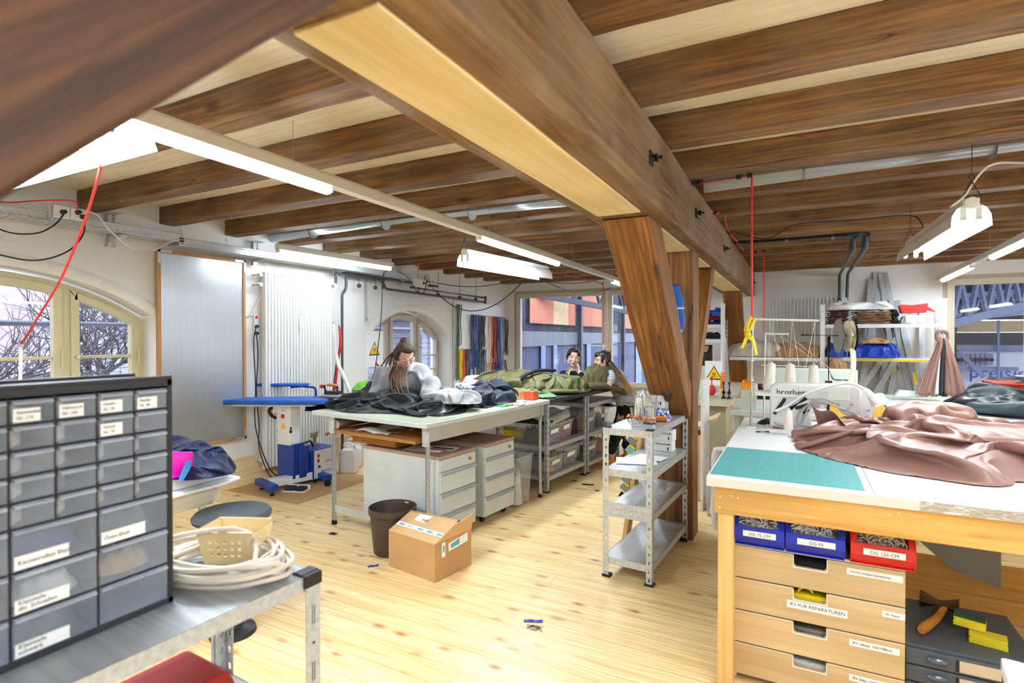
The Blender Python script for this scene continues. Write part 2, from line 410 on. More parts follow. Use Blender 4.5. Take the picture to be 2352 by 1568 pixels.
M['edgeband'] = plain('white_edge_band', (222, 212, 200), .4, var=.02)
def worn_mat():
    m, T, B, N, L = mk('worn_edge'); f = noise_n(N, L, coords(N, L, 'Object', (9, 9, 60)), 1.5, 6, .7, 1.2)
    L.new(ramp(N, L, f, [(.42, lin((228, 222, 210))), (.5, lin((150, 138, 118))), (.62, lin((206, 198, 182)))]), B.inputs['Base Color']); B.inputs['Roughness'].default_value = .7; return m
M['wornedge'] = worn_mat()
def mat_teal():
    m, T, B, N, L = mk('teal_cutting_mat'); v = coords(N, L, 'World')
    br = N.new('ShaderNodeTexBrick'); br.offset = 0; br.inputs['Scale'].default_value = 1; br.inputs['Brick Width'].default_value = .01; br.inputs['Row Height'].default_value = .01; br.inputs['Mortar Size'].default_value = .0004
    br.inputs['Color1'].default_value = lin((78, 160, 160)); br.inputs['Color2'].default_value = lin((78, 160, 160)); br.inputs['Mortar'].default_value = lin((110, 182, 182)); L.new(v, br.inputs['Vector'])
    b2 = N.new('ShaderNodeTexBrick'); b2.offset = 0; b2.inputs['Scale'].default_value = 1; b2.inputs['Brick Width'].default_value = .05; b2.inputs['Row Height'].default_value = .05; b2.inputs['Mortar Size'].default_value = .0006
    for k in ('Color1', 'Color2'): b2.inputs[k].default_value = (0, 0, 0, 1)
    b2.inputs['Mortar'].default_value = (.8, .8, .8, 1); L.new(v, b2.inputs['Vector'])
    L.new(mix(N, L, b2.outputs[0], br.outputs[0], lin((140, 204, 202))), B.inputs['Base Color']); B.inputs['Roughness'].default_value = .45; return m
M['mat_teal'] = mat_teal()
M['film2'] = plain('crumpled_film', (120, 118, 116), .2, var=.3)
M['cordwhite'] = plain('white_cord', (242, 242, 246), .7, var=.05)
M['cordcream'] = plain('cream_cord', (222, 212, 196), .7, var=.08)
M['shell'] = plain('steel_blue_enamel', (96, 108, 124), .2, metal=.5)
M['tan_label'] = plain('tan_label', (200, 180, 156), .7)
M['malletbrown'] = plain('brown_rubber', (92, 58, 42), .35)
M['malletwood'] = wood('mallet_handle', (196, 116, 30), (222, 146, 52), 'Y', 0, 0, g=2, rough=.4)
M['sponge'] = plain('yellow_sponge', (232, 214, 40), .9, bs=.6, bscale=160)
M['scour'] = plain('green_scourer', (52, 78, 62), .95, bs=.6, bscale=200)
M['greypanel'] = plain('grey_panel', (140, 142, 146), .6, var=.02)
M['tarp'] = cloth('dusty_brown_tarpaulin', (146, 106, 94), .45, var=.04, spec=.5)
M['enamelg'] = plain('machine_white', (222, 222, 218), .3, var=.02)
M['tubegrey'] = plain('grey_tube', (170, 174, 176), .4)
M['threadwhite'] = plain('white_thread', (240, 232, 218), .85, bs=.4, bscale=120, var=.02)
M['mint'] = plain('mint_thread', (176, 220, 196), .8)
M['measure'] = plain('tape_measure_yellow', (246, 212, 30), .5, var=.03)
M['greyreel'] = plain('grey_reel', (150, 148, 144), .5)
M['creamtape'] = cloth('cream_tape', (232, 222, 196), .8)
M['mintgrey'] = plain('mint_grey_paint', (206, 216, 206), .4, var=.02)
M['greyboxl'] = plain('pale_grey_top', (222, 226, 228), .4, var=.02)
M['chairwood'] = wood('chair_wood', (222, 160, 44), (240, 186, 74), 'Z', 0, 0, g=1)

M['ductalu'] = metal('duct_aluminium', (224, 228, 230), .3, 'X', .6)
M['shelfwhite'] = plain('white_shelf', (218, 222, 226), .4, var=.02)
M['brownfold'] = cloth('brown_tarp_fold', (112, 74, 66), .6)
M['tanfold'] = cloth('tan_tarp_fold', (176, 140, 100), .6)
M['canvas'] = cloth('cream_canvas', (208, 200, 186), .85)
M['bagroyal'] = cloth('royal_blue_vinyl', (22, 58, 168), .3)
M['bagroyalp'] = plain('royal_blue', (30, 84, 190), .4)
M['striped'] = metal('aluminium_strip', (186, 190, 194), .5, 'Z', .3)
M['olivesteel'] = plain('olive_grey_steel', (172, 168, 136), .5, var=.02)
M['gearblack'] = cloth('harness_black', (40, 34, 36), .8, var=.5)
M['matpale'] = plain('pale_green_mat', (190, 202, 186), .6)
M['redor'] = plain('crate_red', (216, 52, 34), .45)
M['slate'] = plain('slate_corrugated', (96, 104, 132), .5, var=.12)
M['gallery'] = plain('gallery_grey', (104, 108, 118), .6)
M['darkwall'] = plain('dark_hall_wall', (70, 74, 88), .7)
M['salmon'] = plain('salmon_panel', (214, 136, 106), .6, var=.05)
M['palewood'] = plain('pale_wood_panel', (226, 196, 150), .6, var=.08)
M['palepane'] = plain('translucent_strip', (150, 166, 204), .4)
M['truss'] = plain('dark_truss_paint', (50, 56, 72), .5)
M['trussblue'] = plain('blue_grey_truss_paint', (128, 144, 178), .5)
M['brightwall'] = plain('white_hall_wall', (238, 240, 246), .6, var=.03)
M['pinkroof'] = plain('pink_tiles', (178, 140, 150), .8, var=.1)
M['pinkpale'] = plain('pale_pink_render', (226, 206, 214), .9, var=.08)
M['awn'] = plain('awning_grey', (146, 150, 160), .7)
M['bark'] = plain('bark', (104, 98, 102), .9)
M['groundgrey'] = plain('wet_ground', (150, 150, 152), .9)
def siding():
    m, T, B, N, L = mk('white_siding'); v = coords(N, L, 'World', (1, 1, 1)); br = N.new('ShaderNodeTexBrick'); mp = N.new('ShaderNodeMapping'); mp.inputs['Rotation'].default_value = (PI / 2, 0, PI / 2)
    sp = N.new('ShaderNodeSeparateXYZ'); cb = N.new('ShaderNodeCombineXYZ'); L.new(v, sp.inputs[0]); L.new(sp.outputs['Y'], cb.inputs[0]); L.new(sp.outputs['Z'], cb.inputs[1]); L.new(cb.outputs[0], br.inputs['Vector'])
    br.inputs['Scale'].default_value = 1; br.inputs['Brick Width'].default_value = .9; br.inputs['Row Height'].default_value = .18; br.inputs['Mortar Size'].default_value = .012
    br.inputs['Color1'].default_value = lin((224, 226, 236)); br.inputs['Color2'].default_value = lin((206, 208, 222)); br.inputs['Mortar'].default_value = lin((140, 144, 164)); L.new(br.outputs[0], B.inputs['Base Color']); return m
M['siding'] = siding()

M['darkgreen'] = cloth('dark_green_waterproof', (48, 62, 64), .45, var=.08)

def skin_mat(name, c):
    m, T, B, N, L = mk(name); v = coords(N, L); f = noise_n(N, L, v, 14, 3); col = lin(c)
    L.new(ramp(N, L, f, [(.3, tuple(x * .93 for x in col[:3]) + (1,)), (.7, col)]), B.inputs['Base Color']); B.inputs['Roughness'].default_value = .5
    B.inputs['Subsurface Weight'].default_value = .12; B.inputs['Subsurface Radius'].default_value = (.01, .004, .002); return m
M['skin1'] = skin_mat('warm_skin', (214, 166, 140)); M['skin2'] = skin_mat('fair_skin', (230, 190, 172))
M['knit'] = cloth('grey_knit', (164, 165, 168), .95, sheen=.05, var=.1)
M['blacktop'] = cloth('black_top', (22, 22, 25), .9)
M['eyewhite'] = plain('eye_white', (236, 232, 228), .2, var=0); M['irisdark'] = plain('brown_iris', (58, 36, 24), .2); M['irisblue'] = plain('grey_blue_iris', (74, 92, 104), .2)
M['lash'] = plain('lashes', (44, 30, 26), .6); M['lips'] = plain('lips', (186, 104, 98), .4)
M['hairdark'] = plain('dark_hair', (46, 32, 26), .45, var=.25); M['hairbrown'] = plain('brown_dreadlocks', (72, 50, 38), .7, var=.35, bs=.6, bscale=90, vs=40)
M['hairombre'] = plain('golden_dreadlocks', (150, 104, 58), .7, var=.3, bs=.6, bscale=90, vs=30); M['hairblond'] = plain('golden_hair', (190, 142, 76), .5, var=.3, vs=40)
M['glframe'] = plain('clear_glasses_frame', (214, 206, 204), .2); M['pearl'] = plain('pearl', (226, 230, 240), .2); M['shoeorange'] = plain('orange_shoe', (226, 138, 36), .6)
def stripes():
    m, T, B, N, L = mk('striped_jersey'); w = N.new('ShaderNodeTexWave'); w.wave_type = 'BANDS'; w.bands_direction = 'Z'; w.inputs['Scale'].default_value = 19; L.new(coords(N, L, 'Object', rnd=False), w.inputs['Vector'])
    L.new(ramp(N, L, w.outputs['Fac'], [(.45, lin((226, 228, 234))), (.6, lin((96, 104, 124)))]), B.inputs['Base Color']); B.inputs['Roughness'].default_value = .85; return m
M['stripes'] = stripes()
def ombre():
    m, T, B, N, L = mk('ombre_hair'); sp = N.new('ShaderNodeSeparateXYZ'); g = N.new('ShaderNodeNewGeometry'); L.new(g.outputs['Position'], sp.inputs[0]); mr = N.new('ShaderNodeMapRange'); mr.inputs['From Min'].default_value = 1.12; mr.inputs['From Max'].default_value = .92
    L.new(sp.outputs['Z'], mr.inputs['Value']); L.new(ramp(N, L, mr.outputs[0], [(0, lin((60, 42, 32))), (.5, lin((150, 108, 66))), (1, lin((214, 172, 110)))]), B.inputs['Base Color']); B.inputs['Roughness'].default_value = .5; return m
M['hairombre2'] = ombre()
# ================================================================ ROOM
XL, YF, XR, YB = -5.0, 9.4, 6.5, -3.2
ZJ, ZC = 2.49, 2.64
def floor_mat():
    m, T, B, N, L = mk('pine_floorboards')
    v = coords(N, L, 'World'); br = N.new('ShaderNodeTexBrick'); L.new(v, br.inputs['Vector'])
    br.offset = .37; br.inputs['Scale'].default_value = 1; br.inputs['Brick Width'].default_value = 3.6; br.inputs['Row Height'].default_value = .138
    br.inputs['Mortar Size'].default_value = .0011; br.inputs['Mortar Smooth'].default_value = .3
    br.inputs['Color1'].default_value = lin((244, 220, 168)); br.inputs['Color2'].default_value = lin((236, 206, 148)); br.inputs['Mortar'].default_value = lin((140, 96, 48))
    g = noise_n(N, L, coords(N, L, 'World', (1.1, 16, 16)), 1.5, 7, .6, .8)
    col = mix(N, L, ramp(N, L, g, [(.34, (.7,) * 3), (.56, (0, 0, 0))]), br.outputs[0], lin((214, 170, 106)))
    wv = N.new('ShaderNodeTexWave'); wv.wave_type = 'BANDS'; wv.bands_direction = 'Y'; wv.inputs['Scale'].default_value = 7; wv.inputs['Distortion'].default_value = 9; wv.inputs['Detail'].default_value = 2; wv.inputs['Detail Scale'].default_value = .7
    L.new(coords(N, L, 'World', (.35, 1.6, 1)), wv.inputs['Vector'])
    col = mix(N, L, ramp(N, L, wv.outputs['Fac'], [(.0, (.4,) * 3), (.3, (0, 0, 0))]), col, lin((200, 148, 78)))
    vo = N.new('ShaderNodeTexVoronoi'); vo.inputs['Scale'].default_value = 1; L.new(coords(N, L, 'World', (4.2, 9.5, 1)), vo.inputs['Vector'])
    k = ramp(N, L, vo.outputs['Distance'], [(.07, (.95,) * 3), (.12, (.6,) * 3), (.26, (0, 0, 0))])
    sel = ramp(N, L, noise_n(N, L, coords(N, L, 'World'), 2.4, 1), [(.34, (0, 0, 0)), (.40, (1, 1, 1))])
    col = mix(N, L, mix(N, L, 1.0, k, sel, 'MULTIPLY'), col, lin((168, 108, 50)))
    L.new(col, B.inputs['Base Color']); B.inputs['Roughness'].default_value = .36; B.inputs['Specular IOR Level'].default_value = .4
    bump(N, L, g, .08, B, .003); return m
M['floor'] = floor_mat()
struct(MB().box((XL - .4, YB, -.06), (XR, YF + .4, 0)), 'floor', M['floor'])
struct(MB().box((XL - .3, YB, ZC), (XR, YF + .3, ZC + .05)), 'ceiling', M['plank'])
struct(MB().box((XR, YB, 0), (XR + .2, YF, ZC)), 'wall_right', M['plaster'])
struct(MB().box((XL - .4, YB - .2, 0), (XR + .2, YB, ZC)), 'wall_back', M['plaster'])

WIN = [(1.72, 1.12, .75, 1.68, 2.02), (6.46, .95, .70, 1.50, 1.885)]   # centre y, half width, sill z, springing z, apex z
def archf(w, drop=0):
    yc, hw, zb, zs, za = w; s = za - zs; r = (hw * hw + s * s) / (2 * s)
    return lambda y: za - drop - r + math.sqrt(max(r * r - (y - yc) ** 2, 0))
wl = MB(); X0, X1 = XL, XL - .38
edges = [YB] + [e for w in WIN for e in (w[0] - w[1], w[0] + w[1])] + [YF + .3]
for a, b in zip(edges[0::2], edges[1::2]): wl.box((X1, a, 0), (X0, b, ZC))
for w in WIN:
    f = archf(w); yc, hw, zb, zs, za = w; n = 40
    wl.box((X1, yc - hw, 0), (X0, yc + hw, zb))
    for i in range(n):
        a = yc - hw + 2 * hw * i / n; b = yc - hw + 2 * hw * (i + 1) / n
        wl.add([(X0, a, f(a)), (X0, b, f(b)), (X0, b, ZC), (X0, a, ZC), (X1, a, f(a)), (X1, b, f(b)), (X1, b, ZC), (X1, a, ZC)],
               [(0, 1, 2, 3), (4, 7, 6, 5), (0, 4, 5, 1), (2, 6, 7, 3)])
struct(wl, 'wall_left', M['plaster'])
# soft rounded moulding round each arch
for i, w in enumerate(WIN):
    f = archf(w); yc, hw = w[0], w[1]; pts = [(X0 - .005, yc - hw + 2 * hw * t / 40, f(yc - hw + 2 * hw * t / 40) + .035) for t in range(41)]
    struct(MB().tube(pts, .05, 8, flat=.35, up=(1, 0, 0)), 'trim_%d' % (i + 1), M['reveal'], smooth=True)

def offset(poly, w):
    n = len(poly); out = []
    for i in range(n):
        p0, p1, p2 = Vector(poly[i - 1]), Vector(poly[i]), Vector(poly[(i + 1) % n])
        d1 = (p1 - p0).normalized(); d2 = (p2 - p1).normalized(); n1 = Vector((-d1.y, d1.x)); n2 = Vector((-d2.y, d2.x))
        bz = (n1 + n2); bz = bz / max(bz.length_squared, 1e-6) * 2; out.append(p1 + bz * w)
    return out
def ring(mb, poly, w, x0, x1, o=(0, 0, 0), ax=(0, 1, 0), ay=(0, 0, 1), an=(1, 0, 0)):
    q = offset(poly, w); n = len(poly); A, Bx, C, O = Vector(ax), Vector(ay), Vector(an), Vector(o)
    P = lambda p, d: O + A * p[0] + Bx * p[1] + C * d
    vs = [P(p, x0) for p in poly] + [P(p, x0) for p in q] + [P(p, x1) for p in q] + [P(p, x1) for p in poly]; fs = []
    for i in range(n):
        j = (i + 1) % n
        for k in range(4): a, b = k * n, ((k + 1) % 4) * n; fs.append((a + i, a + j, b + j, b + i))
    mb.add(vs, fs); return q
def region(w, ya, yb, inset=0, drop=.03, n=10):
    f = archf(w, drop); zb = w[2]
    return [(ya, zb), (yb, zb)] + [(yb + (ya - yb) * i / n, f(min(max(yb + (ya - yb) * i / n, w[0] - w[1] + .001), w[0] + w[1] - .001))) for i in range(n + 1)]
def arched_window(idx, w, cuts, bars, open_mat):
    T = thing('window_%d' % idx, None, None, (XL - .2, w[0], w[2])); T['kind'] = 'structure'
    yc, hw = w[0], w[1]; fx = XL - .22
    mb = MB(); ring(mb, region(w, yc - hw, yc + hw, n=40), .055, fx - .05, fx + .01)
    for c in cuts: mb.box((fx - .05, c - .035, w[2]), (fx + .012, c + .035, archf(w, .05)(c)))
    mb.build('frame', open_mat, T, bev=.004)
    ed = [yc - hw + .05] + [q for c in cuts for q in (c - .028, c + .028)] + [yc + hw - .05]
    for a, b in zip(ed[0::2], ed[1::2]):
        ww = (w[0], w[1], w[2] + .05, w[3], w[4])
        s = MB(); q = ring(s, region(ww, a, b, drop=.075, n=14), .062, fx - .03, fx + .035)
        sa = s.build('sash', open_mat, T, bev=.006)
        MB().prism([tuple(p) for p in q], (fx - .004, 0, 0), (0, 1, 0), (0, 0, 1), (.008, 0, 0)).build('pane', M['pane'], sa)
        for zz in bars: MB().box((fx - .02, a + .05, zz - .012), (fx + .025, b - .05, zz + .012)).build('glazing_bar', M['cream'], sa)
        h = MB().cyl((fx + .05, b - .01, 1.25), (fx + .05, b - .01, 1.4), .009, n=8); h.build('hinge', open_mat, sa)
    if cuts:
        for cc in cuts[-1:]:
            h = MB().ball((fx + .07, cc + .06, 1.33), .016).cyl((fx + .03, cc + .06, 1.33), (fx + .075, cc + .06, 1.33), .008).cyl((fx + .075, cc + .06, 1.33), (fx + .08, cc + .15, 1.335), .007)
            h.build('handle', M['chrome'], T, smooth=True)
arched_window(1, WIN[0], [1.19, 2.25], [1.33], M['cream'])
arched_window(2, WIN[1], [6.15, 6.80], [1.20, .98], M['taupe'])

# far wall with the two big windows
WA = (-4.85, -1.55, .56, 2.36); WB = (1.76, 4.6, .56, 2.33)
fw = MB(); y0, y1 = YF, YF + .35
fw.box((XL - .3, y0, 0), (WA[0], y1, ZC)); fw.box((WA[1], y0, 0), (WB[0], y1, ZC)); fw.box((WB[1], y0, 0), (XR, y1, ZC))
for q in (WA, WB): fw.box((q[0], y0, 0), (q[1], y1, q[2])); fw.box((q[0], y0, q[3]), (q[1], y1, ZC))
struct(fw, 'wall_far', M['plaster'])
def big_window(idx, q, cuts):
    T = thing('window_%d' % idx, None, None, (q[0], YF + .05, q[2])); T['kind'] = 'structure'
    f = MB(); yy = YF + .02
    ring(f, [(q[0], q[2]), (q[1], q[2]), (q[1], q[3]), (q[0], q[3])], .06, 0, .08, o=(0, yy, 0), ax=(1, 0, 0), an=(0, 1, 0))
    f.build('frame', M['taupe'], T, bev=.004)
    xs = [q[0] + .05] + [e for c in cuts for e in (c - .008, c + .008)] + [q[1] - .05]
    for a, b in zip(xs[0::2], xs[1::2]):
        s = MB(); ring(s, [(a, q[2] + .05), (b, q[2] + .05), (b, q[3] - .05), (a, q[3] - .05)], .085, -.02, .06, o=(0, yy, 0), ax=(1, 0, 0), an=(0, 1, 0))
        sa = s.build('sash', M['cream2'], T, bev=.006)
        MB().box((a + .08, yy + .01, q[2] + .13), (b - .08, yy + .018, q[3] - .13)).build('pane', M['pane'], sa)
        h = MB().cyl((b - .045, yy - .02, 1.12), (b - .045, yy - .06, 1.12), .01).cyl((b - .045, yy - .055, 1.12), (b - .045, yy - .055, 1.0), .009).ball((b - .045, yy - .055, 1.12), .013)
        h.build('handle', M['chrome'], sa, smooth=True)
M['cream2'] = plain('pale_window_paint', (212, 204, 184), .45, var=.02)
big_window(3, WA, [-3.0]); big_window(4, WB, [2.72])
struct(MB().box((WA[0], YF - .06, WA[2] - .03), (WA[1], YF + .05, WA[2])), 'trim_3', M['reveal'])
# wooden skirting along the left wall
struct(MB().box((XL, 2.6, 0), (XL + .03, 5.2, .27)), 'baseboard_left', M['plankY'] if 'plankY' in M else M['board'])
struct(MB().box((XL, 7.6, 0), (XL + .03, YF, .12)), 'baseboard_far', M['board'])

# ---------------------------------------------------------------- timber
def hewn(name, p0, p1, w, h, mats, parent=None, seed=0, amp=.005, seg=.12, axis=None, label=None, cat=None, group=None, kind='structure', up=(0, 0, 1)):
    """rough-hewn squared timber; its own origin at p0"""
    p0, p1 = Vector(p0), Vector(p1); a, b, d = frame(p1 - p0, Vector(up)); Ln = (p1 - p0).length; k = max(2, int(Ln / seg)); rnd = random.Random(seed)
    prof = []
    for (x0, y0), (x1, y1) in (((-1, -1), (1, -1)), ((1, -1), (1, 1)), ((1, 1), (-1, 1)), ((-1, 1), (-1, -1))):
        for t in (0.03, .25, .5, .75, .97): prof.append(((x0 + (x1 - x0) * t) * w / 2, (y0 + (y1 - y0) * t) * h / 2))
    n = len(prof); vs = []; fs = []
    for i in range(k + 1):
        for x, y in prof:
            s_ = Vector((seed * 3.1 + x * 2, y * 2, Ln * i / k * .8)); dd = noise.noise(s_ * 2.2) * amp + noise.noise(s_ * 9) * amp * .35
            q = Vector((x, y, 0)); q = q + q.normalized() * dd if 0 < i < k else q
            vs.append((q.x, q.y, Ln * i / k))
    for i in range(k):
        for j in range(n): fs.append((i * n + j, i * n + (j + 1) % n, (i + 1) * n + (j + 1) % n, (i + 1) * n + j))
    fs.append(tuple(range(n))[::-1]); fs.append(tuple(k * n + j for j in range(n)))
    mb = MB(); mb.v = vs; mb.f = fs; mb.m = [0] * len(fs); o = mb.build(name, mats, None, smooth=True, local=True)
    bb = d.cross(a)
    o.location = p0; o.rotation_euler = Matrix((a, bb, d)).transposed().to_euler()
    return tag(o, label, cat, group, None if cat else kind)
JY = [2.24 + .625 * k for k in range(-8, 12)]
for i, y in enumerate(JY):
    hewn('ceiling_joist', (XL - .05, y + .068, (ZJ + ZC) / 2), (XR, y + .068, (ZJ + ZC) / 2), .135, ZC - ZJ, M['joist'], seed=i + 1, amp=.007)
BX0, BX1, BZ0 = -1.005, -.60, 2.13
hewn('main_girder', ((BX0 + BX1) / 2, -2.5, (BZ0 + ZJ) / 2), ((BX0 + BX1) / 2, YF, (BZ0 + ZJ) / 2), BX1 - BX0, ZJ - BZ0, M['beam'], seed=77, amp=.006)
hewn('timber_post', (-.805, 4.17 + .12, 0), (-.805, 4.17 + .12, 2.13), .26, .24, M['post'], seed=81, amp=.004, up=(0, 1, 0))
# knee braces: bottom point (on the post) and top point (on the girder) of the centre line
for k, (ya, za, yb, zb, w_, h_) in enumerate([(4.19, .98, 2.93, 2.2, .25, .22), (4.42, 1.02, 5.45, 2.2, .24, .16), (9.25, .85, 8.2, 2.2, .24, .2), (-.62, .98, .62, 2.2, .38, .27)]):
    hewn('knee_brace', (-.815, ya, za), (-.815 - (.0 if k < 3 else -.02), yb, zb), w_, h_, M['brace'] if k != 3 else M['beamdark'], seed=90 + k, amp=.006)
# pale spruce boards fixed to the underside of the girder between braces
for y0_, y1_ in ((.8, 2.74), (3.12, 4.15), (4.45, 5.2), (5.55, 8.05), (8.35, 9.38)):
    struct(MB().box((-.925, y0_, BZ0 - .010), (-.70, y1_, BZ0 + .002)), 'soffit_board', M['board'], bev=.003)
# bolts through the girder
for y_, z_ in ((2.52, 2.31), (3.78, 2.31), (5.35, 2.30), (8.9, 2.30)):
    b = MB().cbox((BX1 + .004, y_, z_), (.012, .06, .06)).cyl((BX1, y_, z_), (BX1 + .035, y_, z_), .021, n=6).cyl((BX1 + .03, y_, z_), (BX1 + .055, y_ , z_), .011, n=8)
    tag(b.build('bolt_plate', M['dark_metal'], smooth=True), kind='structure')
b = MB().cyl((-.81, 3.90, 1.10), (-.79, 3.86, 1.07), .032, .03, n=8); tag(b.build('bolt_head', M['rust'] if 'rust' in M else M['dark_metal']), kind='structure')

# ================================================================ LAMPS
def area(parent, loc, sx, sy, power, rot, name='lamp_light'):
    l = bpy.data.lights.new(name, 'AREA'); l.shape = 'RECTANGLE'; l.size = sx; l.size_y = sy; l.energy = power * LAMP_W; l.color = TUBE_C
    o = bpy.data.objects.new(name, l); COL.objects.link(o); o.parent = parent; o.matrix_parent_inverse = Matrix(); o.location = loc; o.rotation_euler = rot
    return o
def rail(name, p0, p1, tubes, label, power=26, z=2.25):
    """suspended trunking rail with diffused tubes below it; local x runs along the rail"""
    p0, p1 = Vector(p0), Vector(p1); d = p1 - p0; Ln = d.length; rz = math.atan2(d.y, d.x)
    T = thing(name, label, 'lamp', p0, rz)
    prof = [(-.03, 0), (.03, 0), (.03, .045), (.022, .06), (-.022, .06), (-.03, .045)]
    MB().prism([(y, z_) for y, z_ in prof], (0, 0, 0), (0, 1, 0), (0, 0, 1), (Ln, 0, 0)).build('rail', M['white'], T, local=True, bev=.002)
    for a, b in tubes:
        pf = [(-.024, 0), (.024, 0), (.026, -.02), (.014, -.038), (-.014, -.038), (-.026, -.02)]
        o = MB().prism(pf, (a, 0, -.001), (0, 1, 0), (0, 0, 1), (b - a, 0, 0)).build('tube', M['tube'], T, local=True, smooth=False)
        MB().box((a - .012, -.024, -.03), (a, .024, 0)).build('end_cap', M['white'], T, local=True); MB().box((b, -.024, -.03), (b + .012, .024, 0)).build('end_cap', M['white'], T, local=True)
        area(T, ((a + b) / 2, 0, -.05), b - a, .05, power * (b - a), (0, 0, 0))
    k = .6
    while k < Ln: MB().cyl((k, 0, .06), (k, 0, ZJ - p0.z + .01), .0015, n=5).cyl((k, 0, .06), (k, 0, .075), .008, n=8).build('hanging_wire', M['galv'], T, local=True); k += 1.9
    return T
def hood(name, p0, p1, label, power=60, w=.17):
    """open reflector lamp with two tubes, hung on chains; runs p0 -> p1"""
    p0, p1 = Vector(p0), Vector(p1); d = p1 - p0; Ln = d.length; rz = math.atan2(d.y, d.x)
    T = thing(name, label, 'lamp', p0, rz)
    MB().prism([(-.035, .0), (.035, 0), (.035, .05), (-.035, .05)], (0, 0, 0), (0, 1, 0), (0, 0, 1), (Ln, 0, 0)).build('housing', M['white'], T, local=True, bev=.003)
    rf = MB()
    for s in (-1, 1):
        q = [(s * .035, .015), (s * .06, .0), (s * .08, -.035), (s * w / 2, -.095)]
        for (a, b), (c, e) in zip(q, q[1:]): rf.add([(0, a, b), (Ln, a, b), (Ln, c, e), (0, c, e)], [(0, 1, 2, 3)])
    rf.build('reflector', M['reflector'], T, local=True, solid=.0015)
    for s in (-.032, .032):
        MB().cyl((.04, s, -.035), (Ln - .04, s, -.035), .013, n=12).build('tube', M['tube'], T, local=True, smooth=True)
        for e in (0.015, Ln - .015): MB().box((e - .012, s - .013, -.06), (e + .012, s + .013, .01)).cyl((e - .012, s, -.06), (e + .012, s, -.06), .013, n=10).build('socket', M['ivory'], T, local=True, smooth=True)
    for e in (-.01, Ln + .01): MB().cyl((e, 0, .025), (e + .012, 0, .025), .03, n=14).build('end_cap', M['ivory'], T, local=True, smooth=True)
    for e in (.0, Ln):
        c = MB()
        for s in (-1, 1):
            pts = [(e, s * .04 * (1 - t / 6), .05 + .09 * t / 6) for t in range(7)]
            for i in range(6): c.tube([pts[i], pts[i + 1]], .0042 if i % 2 else .0028, 6)
        c.tube(arc((e, 0, .158), .012, 0, 2 * PI, 12, ax=(0, 1, 0)), .002, 5).cyl((e, 0, .17), (e, 0, ZJ - p0.z + .005), .002, n=5)
        c.build('chain', M['dark_metal'], T, local=True, smooth=True)
    area(T, (Ln / 2, 0, -.06), Ln, .12, power, (0, 0, 0))
    return T
rail('ceiling_rail_lamp', (-1.985, -2.6, 2.25), (-2.23, 8.3, 2.25), [(.3, 1.9), (2.35, 3.08), (3.10, 4.62), (6.15, 7.75), (9.75, 10.85)], 'long white suspended light rail with glowing tubes left of the main girder')
rail('ceiling_rail_lamp', (1.32, -1.5, 2.25), (1.70, 9.3, 2.25), [(.3, 2.0), (3.0, 4.5), (6.6, 8.1), (8.9, 10.5)], 'long white suspended light rail at the right edge, running toward the right window')
rail('ceiling_rail_lamp', (4.2, -1.5, 2.25), (4.2, 8.9, 2.25), [(.3, 2.0), (3.0, 4.5), (6.0, 7.5), (8.4, 9.9)], 'added unseen light rail beyond the right edge, for fill light')  # unseen rail, added as fill light from the right
rail('ceiling_rail_lamp', (-4.42, 3.62, 2.33), (-4.35, 5.22, 2.33), [(.02, 1.56)], 'short white light batten hanging above the steel cable tray by the radiator', 15)
hood('reflector_lamp', (-2.62, 4.12, 2.22), (-2.47, 5.55, 2.22), 'white two-tube reflector lamp on chains above the grey cutting table')
hood('reflector_lamp', (.79, 3.60, 2.16), (.75, 5.06, 2.16), 'white two-tube reflector lamp on chains at right above the sewing table')
hood('reflector_lamp', (-2.14, 1.12, 2.29), (-3.45, 1.12, 2.29), 'white reflector lamp at upper left, half hidden by the big near brace', w=.2)

hood('reflector_lamp', (-1.3, -1.9, 2.28), (.1, -1.9, 2.28), 'added unseen two-tube fill lamp behind the camera, left', power=42)  # unseen lamp added behind the camera to brighten the foreground
hood('reflector_lamp', (1.2, -1.9, 2.28), (2.6, -1.9, 2.28), 'added unseen two-tube fill lamp behind the camera, right', power=42)  # its added twin on the right, also out of view, for foreground brightness
rail('ceiling_rail_lamp', (.9, -2.9, 2.25), (.9, 2.3, 2.25), [(.3, 1.8), (1.9, 3.4), (3.6, 5.1)], 'added unseen light rail out of view at right, nearest the camera, lighting the foreground', 13)  # extra rail put in out of view to light the foreground
# ================================================================ LEFT WALL
def perf(mb, o, ax, ay, nx, ny, cw, ch, hw, hh, m=None):
    """sheet in the plane o+ax*u+ay*v with nx*ny cells (cw x ch), each with a real rectangular hole hw x hh"""
    o, ax, ay = Vector(o), Vector(ax).normalized(), Vector(ay).normalized(); vs = []; fs = []
    for i in range(nx):
        for j in range(ny):
            c = o + ax * (i * cw) + ay * (j * ch); a, b = (cw - hw) / 2, (ch - hh) / 2; k = len(vs)
            for (x, y) in ((0, 0), (cw, 0), (cw, ch), (0, ch), (a, b), (cw - a, b), (cw - a, ch - b), (a, ch - b)): vs.append(c + ax * x + ay * y)
            for q in range(4): fs.append((k + q, k + (q + 1) % 4, k + 4 + (q + 1) % 4, k + 4 + q))
    return mb.add(vs, fs, m)
